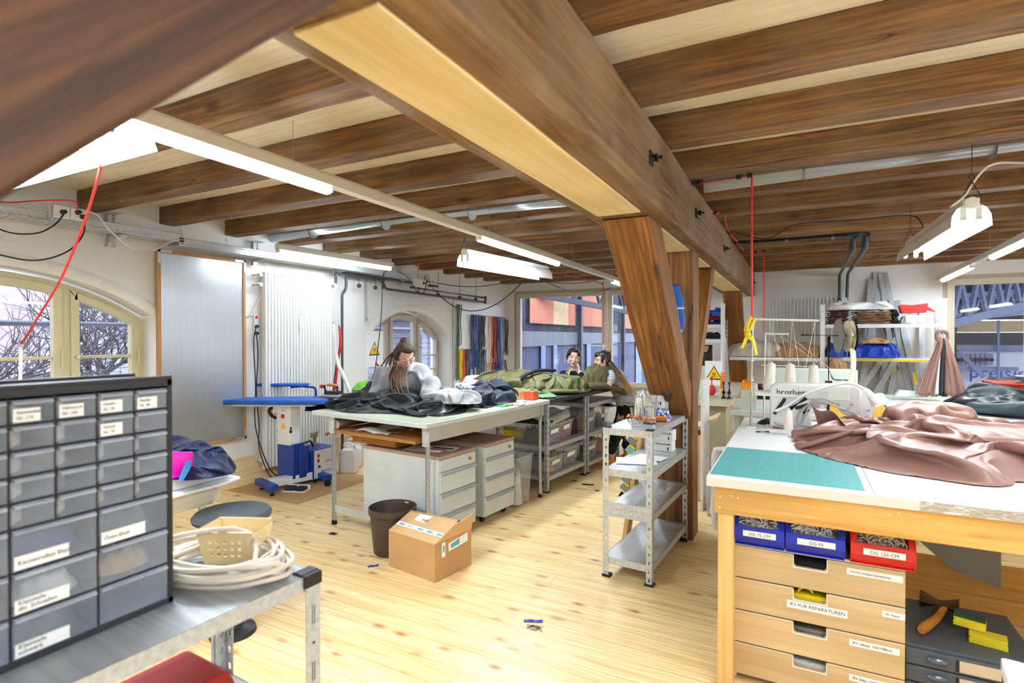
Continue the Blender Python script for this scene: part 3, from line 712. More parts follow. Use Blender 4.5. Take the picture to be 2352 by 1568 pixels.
# perforated steel cable tray on slotted brackets
T = thing('cable_tray', 'long perforated steel cable tray running along the left wall under the joists', 'cable tray', (-4.75, 1.5, 2.30))
for y0_, y1_, dz in ((-.2, 2.9, .0), (2.86, 6.1, -.03)):
    mb = MB(); n = int((y1_ - y0_) / .05)
    perf(mb, (-4.70, y0_, 2.31 + dz), (0, 1, 0), (0, 0, 1), n, 2, .05, .032, .022, .007)
    perf(mb, (-4.86, y0_, 2.31 + dz), (1, 0, 0), (0, 1, 0), 4, n, .04, .05, .02, .02)
    mb.box((-4.862, y0_, 2.31 + dz), (-4.858, y0_ + n * .05, 2.374 + dz)).tube([(-4.70, y0_, 2.376 + dz), (-4.70, y0_ + n * .05, 2.376 + dz)], .004, 6)
    mb.build('tray_section', M['galv'], T)
for y_ in (2.43, 3.76, 4.86, 6.05):
    mb = MB(); zt = 2.49 if y_ < 3 else 2.46
    perf(mb, (-4.90, y_ - .03, 2.22), (0, 1, 0), (0, 0, 1), 2, 9, .03, (zt - 2.22) / 9, .01, .016)
    mb.box((-4.94, y_ - .03, 2.22), (-4.90, y_ - .027, zt)).box((-4.94, y_ + .027, 2.22), (-4.90, y_ + .03, zt)).box((-4.98, y_ - .05, zt - .004), (-4.82, y_ + .05, zt))
    mb.prism([(0, 0), (.2, .03), (.2, .045), (0, .05)], (-4.90, y_ - .02, 2.255), (1, 0, 0), (0, 0, 1), (0, .04, 0))
    mb.build('bracket', M['galv'], T)
# sockets on the tray
T = thing('socket_box', 'white double power socket with black plugs fixed on the cable tray at upper left', 'socket', (-4.69, 2.02, 2.33))
perf(MB(), (-4.69, 1.93, 2.32), (0, 1, 0), (0, 0, 1), 10, 4, .024, .03, .006, .012).build('mounting_plate', M['galv'], T)
MB().box((-4.685, 1.95, 2.345), (-4.655, 2.045, 2.43)).box((-4.685, 2.05, 2.345), (-4.655, 2.145, 2.43)).build('socket_body', M['white'], T, bev=.006)
for y_, z_ in ((2.00, 2.385), (2.09, 2.40), (2.12, 2.375)): MB().cyl((-4.655, y_, z_), (-4.62, y_, z_), .018, .014, 12).cyl((-4.62, y_, z_), (-4.60, y_ - .01, z_ - .01), .008, .006, 8).build('plug', M['black'], T, smooth=True)
def cable(name, pts, r, m, label, k=8, group=None):
    return tag(MB().tube(spline(pts, k), r, 6).build(name, m, smooth=True), label, 'cable', group)
cable('power_cable', [(-4.61, 1.99, 2.37), (-4.6, 1.93, 2.28), (-4.6, 1.82, 2.2), (-4.62, 1.66, 2.19), (-4.65, 1.5, 2.3), (-4.7, 1.38, 2.42)], .0055, M['blackcable'], 'short sagging black cable plugged into the socket on the cable tray')
cable('power_cable', [(-4.61, 2.11, 2.36), (-4.6, 2.10, 2.24), (-4.6, 2.0, 2.1), (-4.65, 1.83, 2.02), (-4.7, 1.6, 2.05), (-4.8, 1.3, 2.12)], .0055, M['blackcable'], 'long black cable drooping from the tray socket above the arched window')
cable('power_cable', [(-4.64, 2.08, 2.4), (-4.63, 2.07, 2.47), (-4.68, 1.98, 2.47), (-4.72, 1.85, 2.44), (-4.73, 1.7, 2.40), (-4.75, 1.4, 2.38)], .005, M['redcable'], 'red cable looping over the socket on the cable tray')
cable('power_cable', [(-4.64, 2.12, 2.42), (-4.62, 2.2, 2.4), (-4.64, 2.3, 2.3), (-4.66, 2.45, 2.2), (-4.66, 2.62, 2.2), (-4.68, 2.75, 2.28), (-4.7, 2.86, 2.33)], .005, M['whitecable'], 'white cable sagging below the cable tray beside the bracket')
# big aluminium sheet in a thin wooden frame hanging from hooks
T = thing('metal_board', 'tall brushed aluminium board in a thin wooden frame on the left wall', 'board', (-4.95, 3.24, .46))
y0_, y1_, z0_, z1_ = 2.815, 3.672, .47, 2.26
mb = MB(); q = ring(mb, [(y0_, z0_), (y1_, z0_), (y1_, z1_), (y0_, z1_)], .028, -.035, 0, o=(-4.94, 0, 0)); mb.build('frame', M['framewood'], T, bev=.002)
MB().box((-4.962, y0_ + .02, z0_ + .02), (-4.95, y1_ - .02, z1_ - .02)).build('sheet', M['sheet'], T)
for a, b in ((y0_, z1_), (y1_, z1_), (y1_, z0_)):
    sy, sz = (1 if a == y0_ else -1), (-1 if b == z1_ else 1)
    MB().box((-4.939, a, b), (-4.935, a + sy * .12, b + sz * .022)).box((-4.939, a, b), (-4.935, a + sy * .022, b + sz * .12)).build('corner_plate', M['galv'], T)
for y_ in (3.02, 3.47): MB().cyl((-4.95, y_, z1_), (-4.95, y_, 2.42), .0012, n=5).tube(arc((-4.95, y_, 2.435), .015, -PI / 2, 1.2 * PI, 10, ax=(0, 1, 0)), .003, 6).cyl((-4.95, y_, 2.45), (-4.95, y_, 2.49), .003, n=6).build('hook', M['galv'], T)
# tall white radiator
T = thing('radiator', 'tall white vertical radiator beside the ironing table', 'radiator', (-4.93, 4.28, .1))
mb = MB(); n = 23
for i in range(n):
    y_ = 3.86 + .88 * i / (n - 1); mb.prism([(-.012, -.03), (.012, -.03), (.013, .02), (.008, .032), (-.008, .032), (-.013, .02)], (-4.90, y_, .13), (0, 1, 0), (1, 0, 0), (0, 0, 2.03))
mb.box((-4.93, 3.85, 2.12), (-4.895, 4.75, 2.165)).box((-4.93, 3.85, .12), (-4.895, 4.75, .165)); mb.build('radiator_body', M['enamel'], T, bev=.002)
MB().cyl((-4.9, 4.76, 2.1), (-4.9, 4.84, 2.1), .018).cyl((-4.9, 4.80, 2.1), (-4.85, 4.80, 2.1), .03, .026).build('valve', M['white'], T, smooth=True)
for y_, z_ in ((3.80, 2.13), (3.80, 2.03), (3.8, .22)): MB().cyl((-4.998, y_, z_), (-4.9, y_, z_), .012).cyl((-4.9, y_, z_), (-4.87, y_, z_), .02).build('wall_bracket', M['white'], T, smooth=True)
mb = MB().box((-4.865, 4.27, 1.60), (-4.85, 4.31, 1.72)).box((-4.862, 4.275, 1.58), (-4.855, 4.305, 1.60)); tag(mb.build('heat_meter', M['white'], bev=.003), 'small white heat meter fixed on the tall radiator', 'meter')
# wall socket strip and cables
T = thing('socket_strip', 'white vertical power strip with red switch on the wall beside the radiator', 'power strip', (-4.98, 3.81, 1.45))
MB().box((-5, 3.79, 1.43), (-4.965, 3.835, 1.72)).build('strip_body', M['white'], T, bev=.004)
MB().box((-4.966, 3.80, 1.68), (-4.96, 3.825, 1.71)).build('switch', M['red'], T)
for z_ in (1.60, 1.53): MB().cyl((-4.965, 3.812, z_), (-4.925, 3.80, z_), .02, .015, 12).cyl((-4.93, 3.8, z_), (-4.91, 3.76, z_ - .01), .009, .007, 8).build('plug', M['black'], T, smooth=True)
cable('power_cable', [(-4.92, 3.79, 1.6), (-4.9, 3.75, 1.56), (-4.9, 3.73, 1.4), (-4.9, 3.75, 1.0), (-4.89, 3.73, .7), (-4.86, 3.75, .45), (-4.8, 3.85, .12), (-4.7, 3.95, .03), (-4.55, 4.05, .03)], .006, M['blackcable'], 'black cable hanging from the power strip down to the floor, nearer the metal board')
cable('power_cable', [(-4.91, 3.77, 1.53), (-4.9, 3.78, 1.3), (-4.9, 3.76, .95), (-4.89, 3.78, .6), (-4.86, 3.76, .35), (-4.75, 3.80, .08), (-4.66, 3.90, .03)], .006, M['blackcable'], 'black cable hanging from the power strip, nearer the radiator')
cable('power_cable', [(-4.9, 3.88, 2.28), (-4.93, 3.88, 2.0), (-4.95, 3.82, 1.85), (-4.97, 3.74, 1.72), (-4.98, 3.70, 1.70), (-4.98, 3.80, 1.73)], .0045, M['whitecable'], 'thin white cable curving down from the tray to the power strip')
# dark heating pipes
T = thing('heating_pipe', 'pair of dark heating pipes bending along the left wall below the cable tray', 'pipe', (-4.88, 4.83, .1))
def pipe(pts, r, nm='pipe', m=None, par=None): return MB().tube(pts, r, 10).build(nm, m or M['pipe'], par, smooth=True)
def bend(pts, r=.06, k=5):
    P = [Vector(p) for p in pts]; out = [P[0]]
    for i in range(1, len(P) - 1):
        a = P[i] + (P[i - 1] - P[i]).normalized() * r; b = P[i] + (P[i + 1] - P[i]).normalized() * r
        for t in range(k + 1): s = t / k; out.append(a * (1 - s) ** 2 + P[i] * 2 * s * (1 - s) + b * s * s)
    return out + [P[-1]]
pipe(bend([(-4.88, 4.83, 2.1), (-4.88, 4.83, 2.27), (-4.88, 6.9, 2.26)]), .018, par=T)
pipe(bend([(-4.88, 4.93, .02), (-4.88, 4.93, 2.02), (-4.88, 5.0, 2.06), (-4.88, 5.0, 2.245), (-4.88, 5.66, 2.235), (-4.88, 5.72, 2.13), (-4.88, 8.3, 2.10)]), .017, par=T)
pipe([(-4.84, 6.2, 2.19), (-4.84, 8.3, 2.17)], .016, par=T)
for z_ in (2.10, 2.17): MB().prism([(0, -.03), (.05, -.035), (.03, 0), (.05, .035), (0, .03)], (-4.87, 8.3, z_), (0, 1, 0), (0, 0, 1), (.03, 0, 0)).build('pipe_end', M['black'], T)
for y_ in (5.2, 5.5, 6.4, 6.9, 7.5, 8.0): MB().cyl((-4.86, y_, 2.1), (-4.86, y_, 2.49), .004, n=6).cyl((-4.86, y_ - .012, 2.13), (-4.86, y_ + .012, 2.13), .026, n=12).build('pipe_clamp', M['pipe'], T)
tag(MB().cyl((-4.94, 5.42, 1.74), (-4.94, 5.42, 2.46), .014, n=10).cyl((-4.94, 5.42, 1.70), (-4.94, 5.42, 1.75), .016, n=10).build('metal_conduit', M['galv'], smooth=True), 'short vertical bare metal conduit on the wall left of the far arched window', 'pipe')
tag(MB().box((-4.98, 6.75, 2.33), (-4.90, 6.85, 2.42)).build('junction_box', M['ivory'], bev=.006), 'small white junction box at the joist ends over the far arched window', 'junction box')
T = thing('socket_box', 'white power socket with tangled black plugs at the far end of the cable tray', 'socket', (-4.72, 6.3, 2.2))
MB().box((-4.74, 6.12, 2.19), (-4.69, 6.45, 2.30)).build('socket_body', M['white'], T, bev=.005)
for y_, z_ in ((6.3, 2.25), (6.38, 2.28), (6.42, 2.22)): MB().cyl((-4.69, y_, z_), (-4.64, y_ + .01, z_ - .01), .02, .014, 10).build('plug', M['black'], T, smooth=True)
cable('power_cable', spline([(-4.64, 6.3, 2.24), (-4.6, 6.2, 2.12), (-4.62, 6.1, 2.08), (-4.64, 6.0, 2.2), (-4.6, 5.8, 2.3), (-4.55, 5.6, 2.32)]), .006, M['blackcable'], 'black cable tangled round the far tray socket', 2)
cable('power_cable', sag((-4.64, 6.42, 2.28), (-3.9, 7.9, 2.47), .12) + sag((-3.9, 7.9, 2.47), (-2.9, 8.9, 2.47), .1)[1:], .006, M['blackcable'], 'black cable sagging from the far tray socket to the ceiling corner', 1)
cable('power_cable', sag((-4.64, 6.38, 2.24), (-2.55, 5.5, 2.3), .45, 16), .006, M['blackcable'], 'black cable sagging from the far tray socket to the reflector lamp', 1)
cable('power_cable', sag((-2.58, 4.9, 2.28), (-2.9, 9.3, 2.34), .2, 16), .006, M['blackcable'], 'grey cable looping from the reflector lamp to the corner of the far window', 1)
# black flex with inline plug hanging to the small side table
T = thing('hanging_flex', 'black flex with inline plug hanging from the tray past the warning sign', 'cable', (-4.5, 5.1, 1.0))
MB().tube(spline([(-4.62, 5.45, 2.33), (-4.55, 5.3, 2.28), (-4.5, 5.22, 2.1), (-4.5, 5.2, 1.8), (-4.5, 5.15, 1.45), (-4.5, 5.08, 1.1), (-4.48, 5.0, .98)]), .006, 6).build('flex', M['blackcable'], T, smooth=True)
MB().cyl((-4.5, 5.235, 2.2), (-4.5, 5.22, 2.08), .02, n=10).build('plug', M['black'], T, smooth=True)
cable('power_cable', spline([(-4.66, 6.05, 2.3), (-4.64, 6.1, 2.1), (-4.62, 6.2, 1.95), (-4.64, 6.1, 1.8), (-4.66, 6.0, 1.75)]), .004, M['whitecable'], 'thin white cable hanging from the far end of the tray', 2)
# warning sign
def warning(name, o, ax, ay, w, label, h=None, k=.55):
    h = h or w * 1.4; o, ax, ay = Vector(o), Vector(ax), Vector(ay); an = ax.cross(ay)
    T = thing(name, label, 'sign', o)
    MB().prism([(-w / 2, -h / 2), (w / 2, -h / 2), (w / 2, h / 2), (-w / 2, h / 2)], o, ax, ay, an * .002).build('sheet', M['paper'], T)
    t = w * k; tri = lambda s: [(-s, -s * .8), (s, -s * .8), (0, s * .95)]
    MB().prism(tri(t * .62), o + an * .002, ax, ay, an * .0015).mat(0).build('triangle_border', M['ink'], T)
    b = MB().prism(tri(t * .5), o + an * .0036, ax, ay, an * .001, m=0)
    for i in range(3): b.prism([(-t * .13, -t * .02 + i * t * .07), (t * .13, -t * .02 + i * t * .07), (t * .13, t * .02 + i * t * .07), (-t * .13, t * .02 + i * t * .07)], o + an * .0047 - ay * t * .12, ax, ay, an * .0005, m=1)
    b.prism([(-t * .2, -t * .02), (t * .2, -t * .02), (t * .2, t * .02), (-t * .2, t * .02)], o + an * .0047 - ay * t * .24, ax, ay, an * .0005, m=1)
    b.build('yellow_triangle', [M['warn'], M['ink']], T); return T
warning('warning_sign', (-4.996, 5.63, 1.33), (0, 1, 0), (0, 0, 1), .34, 'white paper sign with yellow warning triangle on the wall beside the far arched window', k=.5)
# ---------------------------------------------------------------- zip tapes on white pegboards
T = thing('pegboard', 'white perforated pegboard strips on the wall in the far left corner', 'pegboard', (-4.98, 8.3, 1.0))
for y0_, z0_, ny, nz in ((7.50, 1.90, 31, 4), (7.50, 1.60, 31, 4), (7.50, 1.28, 31, 1), (7.5, .78, 31, 1)):
    perf(MB(), (-4.97, y0_, z0_), (0, 1, 0), (0, 0, 1), ny, nz, .052, .042, .012, .016).build('peg_strip', M['white'], T, solid=.004)
MB().box((-4.985, 7.5, .6), (-4.98, 9.12, 2.08)).build('backing', M['white'], T)
ZC_ = dict(olive=(92, 110, 48), dolive=(52, 58, 40), navy=(28, 38, 66), blue=(36, 78, 170), black=(24, 26, 30), slate=(70, 80, 96), white=(236, 234, 232), orange=(246, 150, 30), red=(196, 36, 34), maroon=(96, 24, 34), royal=(30, 58, 150), grey=(134, 146, 160), yellow=(250, 214, 20), vermil=(226, 74, 32), violet=(60, 60, 130), green=(40, 84, 60))
for k_, c_ in ZC_.items(): M['z' + k_] = cloth('zip_tape_' + k_, c_, .75)
rows = [
 (7.56, 2.02, .78, 'olive', 2), (7.64, 2.02, 1.34, 'dolive', 1),
 (8.00, 1.87, 1.28, 'navy', 2), (8.08, 1.86, 1.28, 'slate', 1), (8.15, 1.87, .95, 'blue', 2), (8.24, 1.87, 1.25, 'navy', 1), (8.32, 1.86, 1.26, 'black', 2), (8.40, 1.86, 1.3, 'black', 2),
 (8.49, 1.86, 1.2, 'white', 1), (8.56, 1.86, 1.0, 'white', 3), (8.65, 1.86, .98, 'orange', 2), (8.74, 1.86, 1.1, 'maroon', 1), (8.80, 1.86, .98, 'red', 3), (8.90, 1.86, 1.0, 'navy', 2), (8.97, 1.86, .92, 'royal', 2),
 (9.05, 1.86, .92, 'grey', 1), (9.12, 1.85, .98, 'grey', 2), (9.18, 1.85, 1.2, 'black', 1), (9.28, 1.82, 1.14, 'black', 2),
 (7.66, 1.28, .80, 'yellow', 3), (7.74, 1.28, .74, 'vermil', 2), (7.82, 1.28, .74, 'maroon', 3), (7.92, 1.28, .76, 'violet', 2), (8.02, 1.28, .95, 'slate', 2), (8.07, 1.28, .78, 'royal', 2), (8.22, 1.26, .80, 'green', 2), (8.30, 1.26, .78, 'slate', 2), (8.38, 1.26, .78, 'black', 2), (8.46, 1.26, .74, 'slate', 1),
 (8.62, 1.02, .72, 'orange', 2), (8.72, 1.02, .70, 'maroon', 2), (8.84, 1.02, .70, 'royal', 2), (8.92, 1.02, .72, 'royal', 2), (9.02, 1.02, .70, 'slate', 2), (9.12, 1.02, .72, 'grey', 2), (9.22, 1.05, .74, 'black', 2)]
cn = dict(dolive='dark olive', vermil='vermilion', zip='')
cnt = {}
for i, (y_, zt, zb, c_, n_) in enumerate(rows):
    rnd = random.Random(i); mb = MB()
    for j in range(n_ + 1):
        yy = y_ + (j - n_ / 2) * .026; xx = -4.955 + .02 * rnd.random(); w_ = .021; d_ = rnd.uniform(-.02, .02)
        mb.grid(lambda a, b: (xx + .006 * math.sin(b * 9 + i) + .004 * j, yy + (a - .5) * w_ * 1.25 + .008 * math.sin(b * 5 + i + j), zt - (zt - zb + d_) * b), 3, 14)
    row = 'upper row' if zt > 1.5 else ('middle row' if zt > 1.1 else 'lowest row')
    tw = MB
    tp = thing('zip_tape_bundle', '%s bundle of zip tapes, %s on the corner pegboard' % (cn.get(c_, c_), row), 'zips', (-4.95, y_, zb), group='zip tapes hanging on the pegboard')
    mb.build('tape', M['z' + c_], tp, smooth='all', solid=.002)
    MB().cyl((-4.98, y_, zt), (-4.90, y_, zt + .006), .0035, n=6).build('peg_hook', M['galv'], tp)
    rows[i] = (tp, c_, row)
# distinguish bundles that share colour and row by neighbours
for key in set((c, r) for _, c, r in rows):
    L_ = [t for t, c, r in rows if (c, r) == key]
    ordn = ['leftmost', 'second from left', 'third from left', 'fourth from left']
    if len(L_) > 1:
        for q, t in enumerate(L_): t['label'] = '%s bundle of zip tapes, %s of its colour in the %s' % (cn.get(key[0], key[0]), (ordn[q] if len(L_) > 2 else ['left', 'right'][q]), key[1])
# ---------------------------------------------------------------- vacuum ironing table
cx, cy = -4.53, 3.80
T = thing('ironing_table', 'industrial ironing table with blue board, white column and blue base', 'ironing table', (cx, cy, 0))
brd = [(-.62, -.05), (-.60, .05), (-.50, .11), (-.2, .16), (.2, .19), (.48, .19), (.5, .17), (.5, -.17), (.48, -.19), (.2, -.19), (-.2, -.16), (-.5, -.13), (-.60, -.10)]
dx, dy = Vector((at(745, 908, z=.87) - at(508, 917, z=.87)).xy).normalized(), None
BA = Vector((.86, .5, 0)); BBv = Vector((-.5, .86, 0)); Bc = Vector((-4.60, 3.78, .835))
MB().prism(brd, Bc, BA, BBv, (0, 0, .045)).build('board', M['boardblue'], T, bev=.014, seg=3, smooth=True)
MB().prism([(x * .8, y * .8) for x, y in brd], Bc - Vector((0, 0, .02)), BA, BBv, (0, 0, .02)).build('board_tray', M['greybox'], T)
sl = Bc + BA * (-.08) + BBv * .30 + Vector((0, 0, .14))
MB().prism([(-.3, -.03), (-.28, .04), (-.1, .06), (.24, .07), (.28, .05), (.28, -.05), (.24, -.07), (-.1, -.06), (-.28, -.05)], sl, BA, BBv, (0, 0, .03)).build('sleeve_board', M['boardblue'], T, bev=.01, seg=3, smooth=True)
MB().tube(bend([sl + BA * .1 + Vector((0, 0, -.01)), sl + BA * .36 + Vector((0, 0, -.01)), sl + BA * .36 + Vector((0, 0, -.14))], .05), .013, 10).build('sleeve_arm', M['ironblue'], T, smooth=True)
MB().box((cx - .10, cy - .02, .42), (cx + .10, cy + .10, .83)).box((cx - .13, cy - .04, .74), (cx - .02, cy + .0, .83)).build('upper_column', M['white'], T, bev=.005)
w_ = MB()
for z_ in (.80, .72, .56, .46): w_.cyl((cx - .085, cy - .022, z_), (cx - .085, cy - .03, z_), .008, n=8)
w_.build('screw', M['galv'], T)
MB().box((cx - .095, cy - .015, .09), (cx + .13, cy + .12, .43)).box((cx + .08, cy + .05, .09), (cx + .16, cy + .16, .40)).build('lower_column', M['ironblue'], T, bev=.006)
MB().box((cx - .03, cy - .026, .685), (cx + .02, cy - .02, .725)).build('switch', M['red'], T, bev=.003)
MB().prism([(-.035, 0), (.035, 0), (0, .06)], (cx, cy - .0215, .585), (1, 0, 0), (0, 0, 1), (0, -.001, 0)).build('warning_triangle', M['warn'], T)
MB().text('PRIMULA', (cx - .045, cy - .0215, .755), (1, 0, 0), (0, 0, 1), .022).build('lettering', M['inkblue'], T)
MB().tube(spline([Bc + BA * .06 + Vector((0, -.02, -.02)), (cx - .2, cy - .02, .76), (cx - .18, cy, .69), (cx - .09, cy + .02, .67)]), .016, 10).build('suction_hose', M['rubber'], T, smooth=True)
MB().cyl((-4.30, 3.99, .76), (-4.30, 3.99, .83), .12, .13, 20).build('fan_housing', M['black'], T, smooth=True)
MB().cyl((cx + .1, cy - .02, .56), (cx + .13, cy - .04, .56), .012).cyl((cx + .13, cy - .04, .56), (cx + .13, cy - .04, .61), .008).build('clamp_lever', M['black'], T, smooth=True)
MB().box((-4.60, 3.58, .055), (-4.46, 4.05, .13)).build('base_beam', M['white'], T, bev=.004) if False else None
fb0, fb1 = Vector((-4.70, 3.62, .075)), Vector((-4.335, 3.52, .075))
MB().bar(fb0, fb1, .07, .06).build('front_foot_bar', M['ironblue'], T, bev=.004)
MB().bar(Vector((-4.51, 3.60, .085)), Vector((-4.38, 4.08, .085)), .10, .075).build('base_beam', M['white'], T, bev=.004)
MB().bar(Vector((-4.50, 4.12, .075)), Vector((-4.17, 4.03, .075)), .07, .06).build('rear_foot_bar', M['ironblue'], T, bev=.004)
for p in (fb0 + Vector((.05, 0, 0)), fb1 - Vector((.04, 0, 0))): MB().cyl((p.x, p.y, 0), (p.x, p.y, .015), .025, .02, 12).cyl((p.x, p.y, .015), (p.x, p.y, .045), .006, n=8).build('levelling_foot', M['black'], T)
MB().cyl((-4.17, 4.0, .033), (-4.145, 3.995, .033), .032, n=16).build('caster', M['black'], T, smooth=True)
# steam boiler box
T = thing('steam_boiler', 'blue and white steam generator box with red switches behind the ironing column', 'steam generator', (-4.480, 4.1, 0))
MB().box((-4.640, 3.99, .05), (-4.340, 4.30, .34)).build('boiler_body', M['ironblue'], T, bev=.005)
FX = -4.339
MB().box((FX, 3.995, .055), (FX + .006, 4.295, .335)).build('front_panel', M['white'], T)
MB().box((-4.630, 3.984, .06), (-4.350, 3.99, .33)).build('side_plate', M['ironblue'], T)
for z_ in (.28, .23): MB().box((FX + .006, 4.03, z_ - .016), (FX + .012, 4.055, z_ + .016)).build('switch', M['red'], T)
MB().cyl((FX + .006, 4.05, .17), (FX + .02, 4.05, .17), .013).build('knob', M['maroonp'], T)
b = MB().text('PRIMULA', (FX + .0075, 4.08, .10), (0, 1, 0), (0, 0, 1), .035, m=0).text('atmos', (FX + .0075, 4.13, .20), (0, 1, 0), (0, 0, 1), .04, m=1); b.build('lettering', [M['inkblue'], M['slateink']], T)
MB().tube([(-4.540, 4.03, .34), (-4.540, 4.03, .39), (-4.540, 4.13, .40), (-4.540, 4.17, .34)], .012, 8).build('handle', M['black'], T, smooth=True)
MB().cyl((-4.580, 4.22, .34), (-4.580, 4.22, .46), .02).cyl((-4.580, 4.22, .46), (-4.520, 4.22, .48), .015).box((-4.610, 4.19, .42), (-4.560, 4.25, .47)).build('valve', M['brass'], T, smooth=True)
for p in ((-4.610, 4.03), (-4.370, 4.03), (-4.610, 4.26), (-4.370, 4.26)): MB().cyl((p[0], p[1], 0), (p[0], p[1], .05), .015, n=8).build('foot', M['rubber'], T)
T = thing('foot_pedal', 'double black foot pedal on a white plate in front of the blue ironing base', 'pedal', (-4.31, 3.74, 0), R_(18))
MB().box((-.12, -.06, 0), (.12, .06, .012)).box((-.12, .05, 0), (.12, .06, .05)).build('plate', M['white'], T, local=True, bev=.002)
for x in (-.055, .055): MB().prism([(-.05, .015), (.04, .02), (.04, .045), (-.05, .022)], (x - .045, 0, 0), (0, 1, 0), (0, 0, 1), (.09, 0, 0)).build('pedal', M['rubber'], T, local=True, bev=.003)
tag(MB().box((-4.92, 3.44, 0), (-3.95, 4.5, .003)).build('floor_mat', M['card']), 'flat brown card mat under the ironing table', 'mat')
# the iron resting on its pad
ip = at(735, 903, z=.885); T = thing('steam_iron', 'steam iron with wooden handle lying at the end of the blue ironing board', 'iron', (-4.20, 4.10, .88), R_(15))
MB().prism([(-.12, 0), (-.08, .045), (.1, .05), (.1, -.05), (-.08, -.045)], (0, 0, .004), (1, 0, 0), (0, 1, 0), (0, 0, .025)).build('sole_plate', M['galv'], T, local=True, bev=.004)
MB().prism([(-.09, 0), (-.06, .035), (.09, .04), (.09, -.04), (-.06, -.035)], (0, 0, .029), (1, 0, 0), (0, 1, 0), (0, 0, .035)).build('iron_body', M['dark_metal'], T, local=True, bev=.008)
MB().cyl((-.07, 0, .06), (-.085, 0, .11), .012).cyl((.06, 0, .06), (.06, 0, .11), .014).build('handle_post', M['black'], T, local=True, smooth=True)
MB().tube([(-.09, 0, .118), (-.03, 0, .128), (.06, 0, .118)], [.014, .018, .014], 12).build('handle_grip', M['handlewood'], T, local=True, smooth=True)
MB().box((-.13, -.015, .09), (-.09, .015, .125)).build('button', M['red'], T, local=True, bev=.004)
MB().box((-.16, -.10, -.003), (.2, .10, .003)).build('iron_rest', M['dark_metal'], T, local=True)
# white wrapped hose with red tubes hanging on a wire
T = thing('steam_hose', 'white wrapped steam hose hanging in a loop beside a red tube', 'hose', (-4.6, 4.6, .7))
hp = [at(u, v, y=4.55) for u, v in ((765, 742), (768, 780), (775, 830), (790, 865), (803, 900), (800, 920), (788, 922), (780, 905), (778, 890))]
MB().tube(spline(hp), .022, 10).build('wrapped_hose', M['wrap'], T, smooth=True)
MB().tube(spline([at(u, v, y=4.58) for u, v in ((779, 750), (783, 790), (776, 830), (772, 870), (766, 910), (760, 935), (757, 960))] + [(-4.5, 4.4, .62), (-4.4, 4.28, .5), (-4.42, 4.22, .46)]), .012, 8).build('red_hose', M['redcable'], T, smooth=True)
MB().tube(spline([at(u, v, y=4.58) for u, v in ((778, 745), (780, 790), (773, 830), (768, 870), (762, 915))]), .006, 6).build('black_lead', M['blackcable'], T, smooth=True)
tag(MB().tube([at(u, v, y=4.55) for u, v in ((765, 742), (763, 738), (780, 737))] + [at(735, 742, y=4.5), at(718, 790, y=4.3), at(705, 860, y=4.2), at(704, 900, y=4.1)], .0022, 5).build('hanging_wire', M['galv']), 'thin bent wire holding up the white wrapped hose', 'wire')
mb = MB().tube(arc(at(802, 917, y=4.5), .03, 0, 2 * PI, 16, ax=(1, 0, 0)), .012, 8); tag(mb.build('tape_roll', M['yellow'], smooth=True), 'yellow tape ring at the bottom of the white wrapped hose', 'tape')
# canisters
def canister(loc, rz, label):
    T = thing('plastic_canister', label, 'canister', loc, rz, 'white canisters by the wall')
    MB().prism([(-.09, .0), (.09, 0), (.095, .05), (.095, .22), (.06, .27), (-.06, .27), (-.095, .22), (-.095, .05)], (0, -.065, 0), (1, 0, 0), (0, 0, 1), (0, .13, 0)).build('canister_body', M['milky'], T, local=True, bev=.02, seg=3, smooth=True)
    MB().tube(bend([(-.05, 0, .25), (-.05, 0, .32), (.04, 0, .32), (.06, 0, .25)], .03), .014, 10).build('handle', M['milky'], T, local=True, smooth=True)
    MB().cyl((.065, 0, .26), (.065, 0, .30), .022, n=14).build('cap', M['white'], T, local=True, smooth=True); return T
canister((-4.38, 4.52, 0), .5, 'milky white plastic canister standing nearest the grey table leg')
canister((-4.52, 4.72, 0), .3, 'milky white plastic canister behind the nearer one, next to the radiator')
tag(MB().box((-4.20, 4.9, 0), (-3.95, 5.2, .4)).build('carton', M['card'], bev=.003), 'brown carton on the floor behind the white canisters', 'box')
# small side table with green cloth and a lever clamp
T = thing('side_table', 'small grey bench with a lever press behind the ironing area', 'table', (-4.35, 5.15, 0))
MB().box((-4.72, 4.85, .82), (-4.02, 5.45, .86)).build('tabletop', M['greyapron'], T, bev=.004)
for p in ((-4.68, 4.9), (-4.06, 4.9), (-4.68, 5.4), (-4.06, 5.4)): MB().box((p[0] - .02, p[1] - .02, 0), (p[0] + .02, p[1] + .02, .82)).build('leg', M['greyapron'], T)
T = thing('lever_press', 'small grey lever press with a red handle on the side bench', 'press', (-4.26, 5.0, .86))
MB().box((-4.3, 4.95, .86), (-4.2, 5.1, .89)).box((-4.27, 5.05, .86), (-4.23, 5.09, 1.05)).bar((-4.25, 5.07, 1.05), (-4.31, 5.0, 1.11), .02, .02).build('press_body', M['galv'], T, bev=.003)
MB().tube([(-4.30, 5.0, 1.10), (-4.37, 4.95, 1.18)], [.015, .02], 10).build('lever_grip', M['red'], T, smooth=True)
